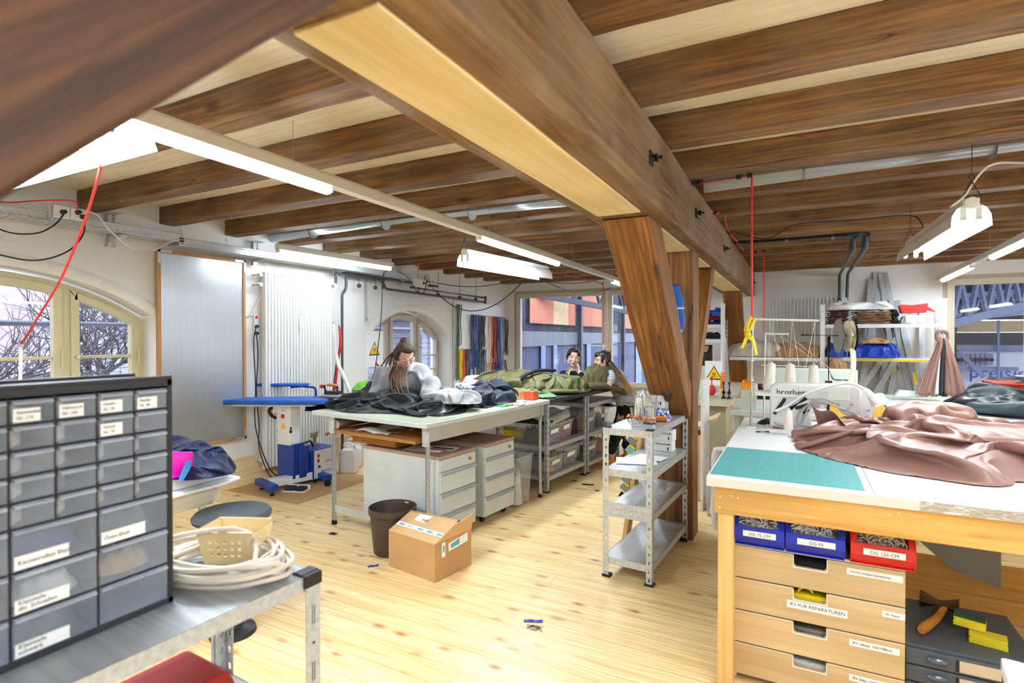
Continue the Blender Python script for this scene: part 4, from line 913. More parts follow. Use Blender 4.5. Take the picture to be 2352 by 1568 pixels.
def cloth_pile(name, outline_fn, z, h, mat, label, cat, nu=60, nv=60, seed=0, fold=(2.2, .5), group=None, parent=None, edge=.3, nf=None, width=.11, base=.12, dirn=None, wr=.16, **k_):
    """crumpled fabric: a radial grid inside the outline, raised by many crossing soft folds, closed at the table"""
    bp = np.array([tuple(Vector(outline_fn(i / nu)).to_2d()) for i in range(nu)]); c = bp.mean(0)
    rnd = random.Random(seed * 17 + 5); ext = float(np.abs(bp - c).max()); t = (np.arange(nv + 1) / nv)[:, None, None]
    Pn = c + (bp - c)[None] * t; X, Y = Pn[..., 0], Pn[..., 1]; nf = nf or 30
    H = np.zeros(X.shape); ac = np.zeros(X.shape)
    for i in range(nf * 3):
        sm = i >= nf; a = rnd.uniform(0, 1); s = rnd.random() ** .6
        p0 = c + (np.array(Vector(outline_fn(a)).to_2d()) - c) * s * .8
        ang = rnd.uniform(0, 2 * PI) if dirn is None else dirn + rnd.gauss(0, .45); L_ = ext * rnd.uniform(.35, 1.0)
        d = np.array([math.cos(ang), math.sin(ang)]); n_ = np.array([-d[1], d[0]]); cur = rnd.uniform(-.5, .5) / ext
        rx, ry = X - p0[0], Y - p0[1]; al = (rx * d[0] + ry * d[1]); pe = rx * n_[0] + ry * n_[1] - cur * al * al
        w = ext * width * rnd.uniform(.5, 1.3) * (.36 if sm else 1); L_ *= .6 if sm else 1; over = np.clip(np.abs(al) - L_ / 2, 0, None) / (w * 2.2)
        asym = np.where(pe > 0, .55, 1.25)
        e = np.exp(-(pe / (w * asym)) ** 2 - over ** 2) * rnd.uniform(.45, 1.0)
        H = np.maximum(H, e) if not sm else H + e * .13
    W = np.zeros(X.shape); fr = 3.2 / ext
    for j in range(nv + 1):
        for i in range(nu):
            q = Vector((X[j, i] * fr, Y[j, i] * fr, seed * 3.3)); W[j, i] = (1 - abs(noise.noise(q)) * 2.4) * .7 + (1 - abs(noise.noise(q * 2.3 + Vector((4, 4, 0)))) * 2.4) * .3
    tt = np.broadcast_to(t[..., 0], X.shape); env = np.clip((1 - tt) / edge, 0, 1) ** .55
    Z = z + np.maximum(h * env * (base + (1 - base) * np.clip(H, 0, 1.15) + wr * W - .05), .004)
    Z[-1] = z + .001
    mb = MB(); mb.v = [(float(X[j, i]), float(Y[j, i]), float(Z[j, i])) for j in range(nv + 1) for i in range(nu)]
    fs = [(j * nu + i, j * nu + (i + 1) % nu, (j + 1) * nu + (i + 1) % nu, (j + 1) * nu + i) for j in range(nv) for i in range(nu)]
    mb.f = fs; mb.m = [0] * len(fs); o = mb.build(name, mat, None, smooth='all')
    if parent is not None:
        Mx = Matrix.Translation(o.location) if k_.get('localp', True) else wm(parent).inverted() @ Matrix.Translation(o.location)
        o.data.transform(Mx); o.location = (0, 0, 0); o.parent = parent
    else: tag(o, label, cat, group)
    return o
def draped(name, outline_fn, z, h, mat, label, cat, n=56, k=1.35, seed=0, steps=140, group=None, parent=None, bend=.25, dome=.45, kx=None, grav=.0003, extra=None, sup=.62):
    """slack fabric pressed together inside an outline: a small mass-spring relaxation that buckles into real folds"""
    rs = np.random.RandomState(seed + 1); s = np.linspace(-1, 1, n); S_, T_ = np.meshgrid(s, s); r = np.maximum(abs(S_), abs(T_))
    ring_ = np.where(abs(S_) >= abs(T_), np.where(S_ >= 0, T_ / np.maximum(r, 1e-9), 4 - T_ / np.maximum(r, 1e-9)), np.where(T_ >= 0, 2 - S_ / np.maximum(r, 1e-9), 6 + S_ / np.maximum(r, 1e-9)))
    ang = (ring_ % 8) / 8
    tab = np.array([tuple(Vector(outline_fn(i / 400)).to_2d()) for i in range(400)]); c = tab.mean(0); idx = (ang * 400).astype(int) % 400
    XY = c + (tab[idx] - c) * r[..., None]; P = np.zeros((n, n, 3)); P[..., :2] = XY
    low = rs.rand(9, 9); gi = (np.linspace(0, 7.99, n)); i0 = gi.astype(int); f = gi - i0
    L = low[i0][:, i0] * np.outer(1 - f, 1 - f) + low[i0 + 1][:, i0] * np.outer(f, 1 - f) + low[i0][:, i0 + 1] * np.outer(1 - f, f) + low[i0 + 1][:, i0 + 1] * np.outer(f, f)
    P[..., 2] = h * (dome * (1 - r ** 3) + .55 * L * (1 - r ** 6)) + rs.rand(n, n) * h * .12 * (1 - r ** 4)
    if extra is not None: P[..., 2] += extra(XY[..., 0], XY[..., 1]) * (r < .97)
    MZ = np.maximum(.004, P[..., 2] * sup * (1 - r ** 8)); B0 = P.copy(); kx = kx or (k, k); fam = []
    def A(sl1, sl2, kk, w):
        d = np.linalg.norm(XY[sl1] - XY[sl2], axis=-1) * kk; fam.append((sl1, sl2, d, w))
    for o in (0, 1):
        m = (n - 1 - o) // 2 * 2
        A((slice(None), slice(o, o + m, 2)), (slice(None), slice(o + 1, o + 1 + m, 2)), kx[0], 1.0); A((slice(o, o + m, 2), slice(None)), (slice(o + 1, o + 1 + m, 2), slice(None)), kx[1], 1.0)
        A((slice(o, o + m, 2), slice(0, n - 1)), (slice(o + 1, o + 1 + m, 2), slice(1, n)), (kx[0] + kx[1]) / 2, .5); A((slice(o, o + m, 2), slice(1, n)), (slice(o + 1, o + 1 + m, 2), slice(0, n - 1)), (kx[0] + kx[1]) / 2, .5)
    for q in (3,):
        for o in range(0, 2 * q, q):
            st = [i for i in range(o, n - q, 2 * q)]
            for off in range(q):
                a_ = np.array([i + off for i in st if i + off + q < n])
                if len(a_): fam.append(((slice(None), a_), (slice(None), a_ + q), np.linalg.norm(XY[:, a_] - XY[:, a_ + q], axis=-1) * kx[0], bend)); fam.append(((a_, slice(None)), (a_ + q, slice(None)), np.linalg.norm(XY[a_] - XY[a_ + q], axis=-1) * kx[1], bend))
    bd = r > .985; V = np.zeros_like(P)
    for it in range(steps):
        P0 = P.copy(); V *= .86; V[..., 2] -= grav; P += V
        for sl1, sl2, d, w in fam:
            D = P[sl2] - P[sl1]; ln = np.maximum(np.linalg.norm(D, axis=-1), 1e-9); cr = (D * ((ln - d) / ln * .5 * w * .9)[..., None]); P[sl1] += cr; P[sl2] -= cr
        P[..., 2] = np.maximum(P[..., 2], MZ); hh = h * 1.05 + (0 if extra is None else extra(XY[..., 0], XY[..., 1])); P[..., 2] = np.where(P[..., 2] > hh, P[..., 2] * .8 + hh * .2, P[..., 2])
        P[bd, :2] = P[bd, :2] * .7 + B0[bd, :2] * .3; P[bd, 2] = np.minimum(P[bd, 2], .01); V = P - P0
    for _ in range(1): Q = P.copy(); Q[1:-1, 1:-1] = (P[1:-1, 1:-1] * 2 + P[:-2, 1:-1] + P[2:, 1:-1] + P[1:-1, :-2] + P[1:-1, 2:]) / 6; P = Q
    mb = MB(); mb.v = [(float(p[0]), float(p[1]), float(p[2]) + z) for row in P for p in row]; mb.f = [(j * n + i, j * n + i + 1, (j + 1) * n + i + 1, (j + 1) * n + i) for j in range(n - 1) for i in range(n - 1)]; mb.m = [0] * len(mb.f)
    o = mb.build(name, mat, parent, smooth='all', sub=1)
    if parent is None: tag(o, label, cat, group)
    return o
def blob(pts):
    """closed smooth outline through the points"""
    P = [Vector(p[:2]).to_3d() for p in pts]; n = len(P)
    def f(a):
        s = a * n; i = int(s) % n; t = s - int(s); p0, p1, p2, p3 = P[i - 1], P[i], P[(i + 1) % n], P[(i + 2) % n]
        return (.5 * ((2 * p1) + (p2 - p0) * t + (2 * p0 - 5 * p1 + 4 * p2 - p3) * t * t + (3 * p1 - p0 - 3 * p2 + p3) * t ** 3)).xy
    return f

draped('green_cloth', blob([(-4.66, 4.86), (-4.42, 4.87), (-4.38, 5.05), (-4.5, 5.12), (-4.66, 5.05)]), .86, .13, M['limecloth'], 'lime green cloth heaped on the small side bench', 'cloth', 30, 1.3, 3, dome=.9)
# ================================================================ CENTRE: CUTTING TABLES
IO, IR = Vector((-2.29, 3.10, 0)), R_(-6)
IM = Matrix.Translation(IO) @ Matrix.Rotation(IR, 4, 'Z')
def I(x, y, z=0): return IM @ Vector((x, y, z))
def post_L(mb, x, y, z0, z1, sx, sy, w=.035, cell=.05, hole=(.012, .02)):
    """slotted angle post: corner at x,y, flanges toward sx and sy"""
    n = max(1, int((z1 - z0) / cell)); c = (z1 - z0) / n
    for (o, ax) in (((x, y, z0), (sx, 0, 0)), ((x, y, z0), (0, sy, 0))):
        perf(mb, o, ax, (0, 0, 1), 1, n, w, c, hole[0], hole[1])
    return mb
def slot_shelf(T, x0, x1, y0, y1, zs, ztop, top_mat=None, zlow=0, sh=.04, mt=None, doff=.02):
    """boltless rack in T's local frame: four slotted posts, shelves at the heights zs"""
    mt = mt or M['steel']
    for x, sx in ((x0, 1), (x1, -1)):
        for y, sy in ((y0, 1), (y1, -1)):
            mb = post_L(MB(), x, y, zlow + .012, ztop, sx, sy); mb.build('post', mt, T, local=True, solid=.002)
            MB().box((x - .006 * sx, y - .006 * sy, zlow), (x + .045 * sx, y + .045 * sy, zlow + .014)).build('foot_cap', M['rubber'], T, local=True)
    for z in zs:
        mb = MB().box((x0 + .004, y0 + .004, z - .004), (x1 - .004, y1 - .004, z))
        for a, b in (((x0 + .003, y0 + .003), (x1 - .003, y0 + .006)), ((x0 + .003, y1 - .006), (x1 - .003, y1 - .003)), ((x0 + .003, y0 + .003), (x0 + .006, y1 - .003)), ((x1 - .006, y0 + .003), (x1 - .003, y1 - .003))):
            mb.box((a[0], a[1], z - sh), (b[0], b[1], z))
        mb.build('shelf', mt, T, local=True)
T = thing('cutting_table', 'large grey steel cutting table with pale green top in the middle of the room', 'table', IO, IR)
MB().box((-1.19, -.05, .865), (.05, 1.66, .9)).build('tabletop_edge', M['greybox'], T, local=True, bev=.006)
MB().box((-1.165, -.025, .9), (.025, 1.635, .9035)).build('linoleum_top', M['linoleum'], T, local=True)
for x, y in ((-1.0, .02), (.0, .02), (-1.0, 1.56), (.0, 1.56)):
    MB().cyl((x, y, .03), (x, y, .86), .019, n=14).build('leg', M['galv'], T, local=True, smooth=True)
    MB().cyl((x, y, 0), (x, y, .035), .024, .021, 14).build('foot_cap', M['rubber'], T, local=True, smooth=True)
    b = MB().box((x - .032, y - .024, .73), (x + .032, y - .018, .862)).box((x - .032, y - .024, .73), (x - .026, y + .03, .862))
    for z_ in (.75, .84): b.cyl((x + .012, y - .024, z_), (x + .012, y - .031, z_), .007, n=6)
    b.build('corner_bracket', M['galv'], T, local=True)
MB().box((.012, -.0, .76), (.018, 1.6, .862)).build('apron', M['greyapron'], T, local=True, bev=.002)
MB().box((-1.018, 0, .76), (-1.012, 1.6, .862)).build('apron', M['greyapron'], T, local=True, bev=.002)
MB().bar((-1.0, .02, .13), (-.0, .02, .13), .008, .055).build('cross_bar', M['galv'], T, local=True)
MB().box((-1.0, .0, .735), (-.1, 1.5, .76)).build('under_shelf', M['chip'], T, local=True)
MB().box((-.9, .12, .655), (-.42, 1.1, .735)).build('wooden_drawer', M['chip'], T, local=True, bev=.003)
tag(MB().tube([I(-.98, .03, .795), I(-.96, 1.2, .795)], .034, 16).build('paper_roll', [M['rollpink']], smooth=True), 'pale rolled-up sheet lying on the shelf under the cutting table', 'roll')
tag(MB().grid(lambda a, b: I(-.78 + .34 * a, .05 + .3 * b, .765 + .012 * math.sin(a * 6) + .01 * math.sin(b * 7)), 12, 10).build('paper_sheet', M['paper'], solid=.002), 'loose paper sheets on the shelf under the cutting table', 'paper')
# black table with slotted steel racks
T = thing('work_table', 'black topped work table on slotted steel legs behind the grey cutting table', 'table', I(0, 1.68), IR)
MB().box((-1.2, 0, .862), (.04, 2.0, .9)).build('tabletop', M['blackboard'], T, local=True, bev=.003)
slot_shelf(T, -.55, .0, .02, .86, (.15, .44), .86); slot_shelf(T, -.55, .0, .90, 1.78, (.12, .44, .76), .86)
slot_shelf(T, -1.15, -.6, .02, 1.78, (.18, .42), .86)
MB().box((-.55, .02, .82), (.0, 1.78, .86)).build('support_rail', M['steel'], T, local=True) if False else None
# drawer pedestals under the table
def pedestal(loc, rz, label, drawers=4):
    T = thing('drawer_pedestal', label, 'cabinet', loc, rz, 'grey steel drawer pedestals under the cutting table')
    w, d, h = .42, .78, .56   # front faces local +x ; body runs along -x
    MB().box((-d, -w / 2, .06), (0, w / 2, .06 + h)).build('body', M['greybox'], T, local=True, bev=.004)
    MB().box((-d - .004, -w / 2 - .004, .06 + h), (.012, w / 2 + .004, .082 + h)).build('top', M['pinkbrown'], T, local=True, bev=.003)
    z = .06 + h - .09
    MB().box((0, -w / 2 + .006, z), (.014, w / 2 - .006, .06 + h - .006)).build('top_drawer', M['greybox'], T, local=True, bev=.003)
    MB().cyl((.014, .13, z + .045), (.03, .13, z + .045), .013, n=12).build('lock', M['brass'], T, local=True, smooth=True)
    n = 3
    hh = (z - .065) / n
    for i in range(n):
        a = z - hh * (i + 1) + .004; b = z - hh * i - .004
        D = MB().box((0, -w / 2 + .006, a), (.016, w / 2 - .006, b)).build('drawer', M['greybox'], T, local=True, bev=.003)
        MB().prism([(0, -.004), (.014, -.012), (.014, .0), (0, .012)], (.016, -w / 2 + .012, b - .012), (1, 0, 0), (0, 0, 1), (0, w - .024, 0)).build('grip_edge', M['gripgrey'], D, local=True)
    for x, y in ((-.06, -.15), (-.06, .15), (-d + .06, -.15), (-d + .06, .15)): MB().cyl((x - .01, y, .026), (x + .012, y, .026), .026, n=14).box((x - .018, y - .015, .03), (x + .018, y + .015, .062)).build('caster', M['rubber'], T, local=True, smooth=True)
    return T
pedestal(I(.02, .32), IR + R_(0), 'grey steel drawer pedestal on casters, the nearer one, papers on its pink-brown top')
pedestal(I(.02, .86), IR, 'grey steel drawer pedestal on casters, the one behind the nearer pedestal')
b = MB().mat(0).box((-.14, -.09, 0), (.14, .09, .002)).text('KLEBER', (-.11, -.02, .0021), (1, 0, 0), (0, 1, 0), .07, m=1).text('ACHTUNG', (-.12, -.075, .0021), (1, 0, 0), (0, 1, 0), .055, m=2)
b = MB().at(I(-.2, .3, .6435), rz=R_(10)).box((-.2, -.11, 0), (.1, .09, .001), m=0).box((-.04, -.05, .001), (.18, .10, .003), m=0)
b.prism([(-.02, .02), (.16, .0), (.16, .035), (-.02, .06)], (0, 0, .0032), (1, 0, 0), (0, 1, 0), (0, 0, .001), m=1).prism([(-.03, -.035), (.12, -.05), (.12, -.02), (-.03, .0)], (0, 0, .0032), (1, 0, 0), (0, 1, 0), (0, 0, .001), m=2)
tag(b.build('sticker_sheet', [M['paper'], M['ink'], M['red']]), 'white papers with black and red print on the nearer pedestal', 'paper')
def lettering_box():
    pass
# transparent storage boxes
def clear_box(name, loc, rz, w, d, h, label, fill, lid=True, group='clear storage boxes under the work table', lab=True, lidm=None, seed=0):
    """w along x, d along y, tapered walls, rim, lid, contents"""
    T = thing(name, label, 'storage box', loc, rz, group); t = .86
    def loop(s, z): return [(-w / 2 * s, -d / 2 * s, z), (w / 2 * s, -d / 2 * s, z), (w / 2 * s, d / 2 * s, z), (-w / 2 * s, d / 2 * s, z)]
    vs = loop(t, 0) + loop(1, h) + loop(1.05, h) + loop(1.05, h - .012); fs = [(3, 2, 1, 0)]
    for k in range(3):
        for i in range(4): fs.append((k * 4 + i, k * 4 + (i + 1) % 4, k * 4 + 4 + (i + 1) % 4, k * 4 + 4 + i))
    MB().add(vs, fs).build('box_body', M['bin_clear'], T, local=True, bev=.012, seg=3)
    if lid: MB().box((-w / 2 * 1.06, -d / 2 * 1.06, h), (w / 2 * 1.06, d / 2 * 1.06, h + .016)).box((-w / 2 * .85, -d / 2 * .85, h + .016), (w / 2 * .85, d / 2 * .85, h + .024)).build('lid', lidm or M['bin_clear'], T, local=True, bev=.006)
    if lab: MB().add([(w / 2 * .95 + .004, -d * .3, h * .52), (w / 2 * .95 + .004, d * .22, h * .56), (w / 2 * .99 + .004, d * .22, h * .78), (w / 2 * .99 + .004, -d * .3, h * .74)], [(0, 1, 2, 3)]).build('label_strip', M['paper'], T, local=True, solid=.001)
    rnd = random.Random(seed)
    for k, m_ in enumerate(fill):
        a = rnd.uniform(-.3, .3); px = w * .14 * (k % 2 * 2 - 1) * (len(fill) > 1); py = d * (.2 * (k - (len(fill) - 1) / 2))
        q = [(px + w * .3 * math.cos(t_) * rnd.uniform(.8, 1), py + d * .3 * math.sin(t_) * rnd.uniform(.8, 1)) for t_ in [2 * PI * j / 8 for j in range(8)]]
        o = cloth_pile('contents', blob(q), .006, h * rnd.uniform(.5, .8), m_, None, None, 28, 10, seed + k * 3, (9, .3), parent=T)
    return T
_cb_src = None
for k_, c_ in dict(cgrey=(96, 98, 100), cblue=(40, 110, 190), cblack=(30, 32, 36), cred=(170, 60, 50), ctan=(190, 160, 120), cnavy=(40, 60, 120), cwhite=(228, 228, 224), cyel=(232, 226, 140), corange=(222, 150, 110)).items(): M[k_] = cloth('stored_fabric_' + k_[1:], c_)
def fillbox(*a, **k): return clear_box(*a, **k)

TB = lambda x, y, z=0: I(x, 1.68 + y, z)
clear_box('storage_box', TB(-.20, .24, .151), IR, .36, .30, .17, 'open clear box of dark leather scraps on the lowest shelf, nearest the grey table leg', [M['cgrey'], M['corange'], M['cblack']], lid=False, seed=1)
clear_box('storage_box', TB(-.22, .60, .151), IR, .36, .32, .19, 'lidded clear box with pale fabric on the lowest shelf, behind the open scrap box', [M['ctan'], M['cgrey']], seed=4)
clear_box('storage_box', TB(-.22, 1.13, .121), IR, .34, .30, .20, 'lidded clear box on the lowest shelf just past the middle post', [M['ctan'], M['cblack']], lidm=M['smokelid'], seed=7)
clear_box('storage_box', TB(-.22, 1.50, .121), IR, .34, .28, .22, 'lidded clear box on the lowest shelf at the far end of the rack', [M['cgrey'], M['corange']], seed=9)
clear_box('storage_box', TB(-.22, .23, .441), IR, .38, .30, .19, 'clear box of black fabric on the upper shelf beside the near post', [M['cblack'], M['cgrey']], lid=False, seed=12)
clear_box('storage_box', TB(-.24, .54, .441), IR, .36, .26, .19, 'clear box with bright blue and red parts on the upper shelf', [M['cblue'], M['cred']], lid=False, seed=14)
clear_box('storage_box', TB(-.24, 1.10, .441), IR, .36, .30, .19, 'clear box with brown and red folded pieces on the upper shelf past the middle post', [M['cred'], M['ctan'], M['cnavy']], seed=17)
clear_box('storage_box', TB(-.24, 1.47, .441), IR, .36, .28, .20, 'clear box with dark blue pieces at the far end of the upper shelf', [M['cnavy'], M['cgrey']], seed=19)
tag(MB().box(TB(-.5, .06, .632), TB(-.04, .4, .68)).build('foam_slab', M['rubber'], bev=.015, seg=3, smooth=True), 'black padded slab lying on the nearest upper clear box', 'pad')
tag(MB().grid(lambda a, b: TB(-.46 + .46 * a, .08 + .42 * b, .70 + .05 * b + .012 * math.sin(a * 14) + (-.10 * max(0, a - .9) * 8)), 24, 14).build('folded_fabric', M['silver'], smooth='all', solid=.02), 'folded silvery grey fabric on the upper shelf under the black tabletop', 'fabric')
tag(MB().box(TB(-.52, .46, .2), TB(-.45, .9, .42)).build('divider_panel', M['darkgrey']), 'dark divider panel at the back of the lower shelf', 'panel') if False else None
b = MB()
for i in range(7): b.box(TB(-.10 - .0 * i, .72 + i * .022, .441), TB(-.30, .735 + i * .022, .56 + .01 * (i % 3)), m=i % 3)
for i in range(6): tag(MB().box(TB(-.34, .70 + i * .026, .441), TB(-.1, .722 + i * .026, .57 + .012 * (i % 3))).build('folder', [M['cred'], M['cnavy'], M['cgrey']][i % 3]), ['dark red', 'navy blue', 'grey', 'dark red', 'navy blue', 'grey'][i] + ' upright folder on the upper shelf, ' + ['nearest the blue and red box', 'second in the row', 'third in the row', 'fourth in the row', 'fifth in the row', 'nearest the middle post'][i], 'folder', 'folders on the upper shelf')
tag(MB().box(I(-.75, 1.9, .44), I(-.45, 2.15, .52)).build('tool_tray', M['yellow'], bev=.006), 'yellow plastic tray in the shadow under the tables', 'tray')
# tall clear bin of offcuts beside the pedestals
clear_box('offcut_bin', I(-.16, 1.26), IR, .36, .26, .44, 'tall open clear bin of offcuts between the pedestals and the table leg', [M['cyel'], M['cwhite'], M['cgrey']], lid=False, group=None, lab=False, seed=22)
# brown waste bin and cardboard box
c = at(891, 1268, z=0); T = thing('waste_bin', 'dark brown round plastic waste bin beside the cardboard box', 'bin', (-2.50, 3.0, 0))
MB().lathe([(.0, .002), (.122, .0), (.13, .01), (.155, .27), (.165, .275), (.166, .315), (.158, .318), (.148, .27), (.122, .012), (0, .012)], n=40).build('bin_body', M['brownbin'], T, local=True, smooth=True)
MB().box((-.02, .153, .285), (.03, .156, .305)).build('rim_sticker', M['stickergreen'], T, local=True)
bx = thing('cardboard_box', 'cardboard box with printed tape and one open flap, on the floor beside the waste bin', 'box', (-2.13, 2.93, 0), R_(-9))
w, d, h = .42, .34, .235
m = MB().box((-w / 2, -d / 2, 0), (w / 2, d / 2, h)); m.build('carton_body', M['card'], bx, local=True, bev=.003)
fl = MB().prism([(0, 0), (d * .55, .085), (d, .07), (d, .0)], (-w / 2 - .002, -d / 2, h), (0, 1, 0), (0, 0, 1), (w + .004, 0, 0))
fl = MB().add([(-w / 2, -d / 2, h), (w / 2, -d / 2, h), (w / 2 + .01, .03, h + .095), (-w / 2, .02, h + .075)], [(0, 1, 2, 3)]); fl.build('near_flap', M['cardt'], bx, local=True, solid=.004)
fl = MB().add([(w / 2 + .01, .03, h + .096), (-w / 2, .02, h + .078), (-w / 2, d / 2, h + .01), (w / 2, d / 2, h + .02)], [(0, 1, 2, 3)]); fl.build('far_flap', M['cardt'], bx, local=True, solid=.004)
MB().add([(w / 2, -d / 2 + .005, h), (w / 2, d / 2, h), (w / 2 + .05, d / 2 - .04, h + .12), (w / 2 + .045, -d / 2 + .12, h + .09)], [(0, 1, 2, 3)]).build('side_flap', M['cardt'], bx, local=True, solid=.004)
sl = Vector((0, .2, .082)).normalized(); nn = Vector((0, -sl.z, sl.y))
P0 = Vector((-w / 2 + .01, -d / 2, h)) + sl * .06 + nn * .004
tp = MB().prism([(0, 0), (w + .0, 0), (w + .0, .032), (0, .032)], P0, (1, 0, 0), sl, nn * .001, m=0)
for k in range(5): tp.prism([(.02 + k * .085, .008), (.07 + k * .085, .008), (.07 + k * .085, .022), (.02 + k * .085, .022)], P0 + nn * .0012, (1, 0, 0), sl, nn * .0004, m=1)
tp.text('nomuk', P0 + Vector((.115, 0, 0)) + sl * .009 + nn * .002, (1, 0, 0), sl, .02, m=0)
tp.prism([(.01, .0), (.04, 0), (.04, -.09), (.01, -.09)], (w / 2 + .001, -d / 2 + .05, h - .01), (0, 1, 0), (0, 0, 1), (.001, 0, 0), m=0).prism([(.018, -.02), (.032, -.02), (.032, -.06), (.018, -.06)], (w / 2 + .0022, -d / 2 + .05, h - .01), (0, 1, 0), (0, 0, 1), (.0005, 0, 0), m=1)
tp.prism([(.12, .0), (.30, .02), (.30, -.035), (.12, -.05)], (w / 2 + .001, -d / 2, h - .03), (0, 1, 0), (0, 0, 1), (.001, 0, 0), m=0).prism([(.14, -.008), (.22, .004), (.22, -.03), (.14, -.038)], (w / 2 + .0022, -d / 2, h - .03), (0, 1, 0), (0, 0, 1), (.0005, 0, 0), m=1)
tp.build('printed_tape', [M['paper'], M['tapeblue']], bx, local=True)
P1 = Vector((-.1, -d / 2, h)) + sl * .135 + nn * .004; lb = MB().prism([(0, 0), (.15, 0), (.15, .065), (0, .065)], P1, (1, 0, 0), sl, nn * .001, m=0)
for k in range(14): lb.prism([(.055 + k * .006, .01), (.057 + k * .006 + .001 * (k % 3), .01), (.057 + k * .006 + .001 * (k % 3), .03), (.055 + k * .006, .03)], P1 + nn * .0012, (1, 0, 0), sl, nn * .0004, m=1)
lb.build('shipping_label', [M['paper'], M['ink']], bx, local=True)
# ---------------------------------------------------------------- things on the tables
zt = .9035
draped('dark_jacket', blob([at(u, v, z=zt) for u, v in ((762, 938), (800, 948), (880, 950), (955, 952), (975, 935), (965, 915), (930, 905), (890, 895), (840, 905), (790, 925))]), zt, .16, M['jblack'], 'charcoal jacket heaped on the near end of the cutting table', 'jacket', 72, 1.75, 31, bend=.1, sup=.55)
draped('puffer_jacket', blob([at(u, v, z=zt) for u, v in ((960, 945), (1010, 952), (1060, 950), (1078, 935), (1070, 918), (1020, 905), (975, 910))]), zt, .11, M['jblack2'], 'shiny black puffer jacket bundle under the grey lining on the cutting table', 'jacket', 48, 1.7, 33, bend=.08, sup=.55)
draped('grey_lining', blob([I(-.58, .62), I(-.30, .48), I(-.10, .50), I(-.02, .66), I(-.2, .82), I(-.5, .84)]), zt + .06, .12, M['jgrey'], 'light grey quilted lining in front of the woman in the grey sweater', 'lining', 36, 1.35, 36, dome=.8)
draped('patterned_lining', blob([at(u, v, z=zt) for u, v in ((1052, 915), (1090, 925), (1130, 920), (1140, 905), (1110, 893), (1070, 893))]), zt, .15, M['pattern'], 'black and white patterned fabric heap behind the navy garment', 'fabric', 36, 1.5, 38, dome=.8)
draped('navy_garment', blob([at(u, v, z=zt) for u, v in ((1072, 928), (1110, 938), (1150, 930), (1182, 925), (1178, 915), (1140, 905), (1100, 905))]), zt, .19, M['jnavy'], 'navy blue garment folded on the right part of the cutting table', 'garment', 52, 1.65, 41, dome=.8, bend=.1)
g = MB().box(I(-.5, .9, zt), I(-.02, 1.3, zt + .003)); tag(g.build('cutting_mat', M['matgreen']), 'dark green cutting mat under the garments on the grey table', 'mat')
g = MB().box(I(-.9, 1.9, .9), I(-.25, 3.2, .903)); tag(g.build('cutting_mat', M['matgreen']), 'green cutting mat on the black table under the sleeping bag', 'mat')
# sleeping bag: three fat rolls with seams
def sausage(name, pts, rs, mat, parent=None, label=None, cat=None, wr=.08, seed=0, n=28, k=10, flat=.8):
    P = spline(pts, k); m_ = len(P); R2 = [np.interp(i / (m_ - 1) * (len(rs) - 1), range(len(rs)), rs) for i in range(m_)]
    mb = MB().tube(P, R2, n, flat=flat); out = []
    for p in mb.v:
        q = Vector(p); c_ = min(P, key=lambda z_: (z_ - q).length_squared); d_ = (q - c_)
        w = abs(noise.noise(q * 9 + Vector((seed, 0, 0)))) * 1.4 + abs(noise.noise(q * 22)) * .5; out.append(tuple(c_ + d_ * (1 + .12 - wr * 3 * w)))
    mb.v = out; o = mb.build(name, mat, parent, smooth='all')
    if parent is None: tag(o, label, cat)
    return o
T = thing('sleeping_bag', 'olive green quilted sleeping bag bundled on the black table', 'sleeping bag', I(-.5, 2.4, .9))
draped('bag_shell', blob([I(-1.12, 1.9), I(-.8, 1.82), (I(-.5, 1.95)), I(-.42, 2.3), I(-.5, 2.7), I(-.85, 2.85), I(-1.12, 2.5)]), .905, .20, M['olive'], None, None, 64, 1.6, 201, parent=T, dome=1.0, bend=.08, sup=.8)
draped('bag_shell', blob([I(-.72, 2.2), I(-.5, 1.98), I(-.2, 2.0), I(.0, 2.2), I(.02, 2.6), I(-.3, 2.85), I(-.66, 2.7)]), .905, .165, M['olive2'], None, None, 64, 1.6, 205, parent=T, dome=1.0, bend=.08, sup=.8)
draped('bag_shell', blob([I(-.16, 2.85), I(-.08, 2.68), I(.06, 2.76), I(.1, 3.05), I(.0, 3.2), I(-.14, 3.12)]), .95, .20, M['olive'], None, None, 44, 1.5, 209, parent=T, dome=1.0, bend=.15, sup=.85)
sausage('bag_edge', [I(-.95, 1.98, .93), I(-.5, 2.0, .935), I(-.1, 2.1, .935), I(.02, 2.3, .93)], [.03, .05, .05, .05, .03], M['olive2'], T, seed=14, flat=.5)
sausage('bag_strap', [I(-.56, 1.97, .95), I(-.52, 2.05, 1.06), I(-.45, 2.25, 1.125), I(-.36, 2.5, 1.12)], [.02, .022, .022, .02], M['jblack'], T, seed=15)
sausage('bag_flap', [I(-.05, 2.6, .95), I(.05, 2.85, .945), I(.10, 3.05, .90), I(.14, 3.25, .83)], [.08, .09, .08, .05], M['olivedark'], T, seed=18, flat=.45)
sausage('white_lining', [I(-.14, 3.1, 1.14), I(-.06, 3.16, 1.2), I(.06, 3.2, 1.12)], [.03, .05, .055, .03], M['cwhite'], T, seed=21)
draped('green_stuff_sack', blob([I(-.75, 1.66), I(-.35, 1.62), I(-.12, 1.66), I(.0, 1.85), I(-.2, 2.0), I(-.7, 1.98)]), .905, .085, M['sackgreen'], 'thin shiny green stuff sack crumpled in front of the sleeping bag', 'sack', 52, 1.4, 52, bend=.1)
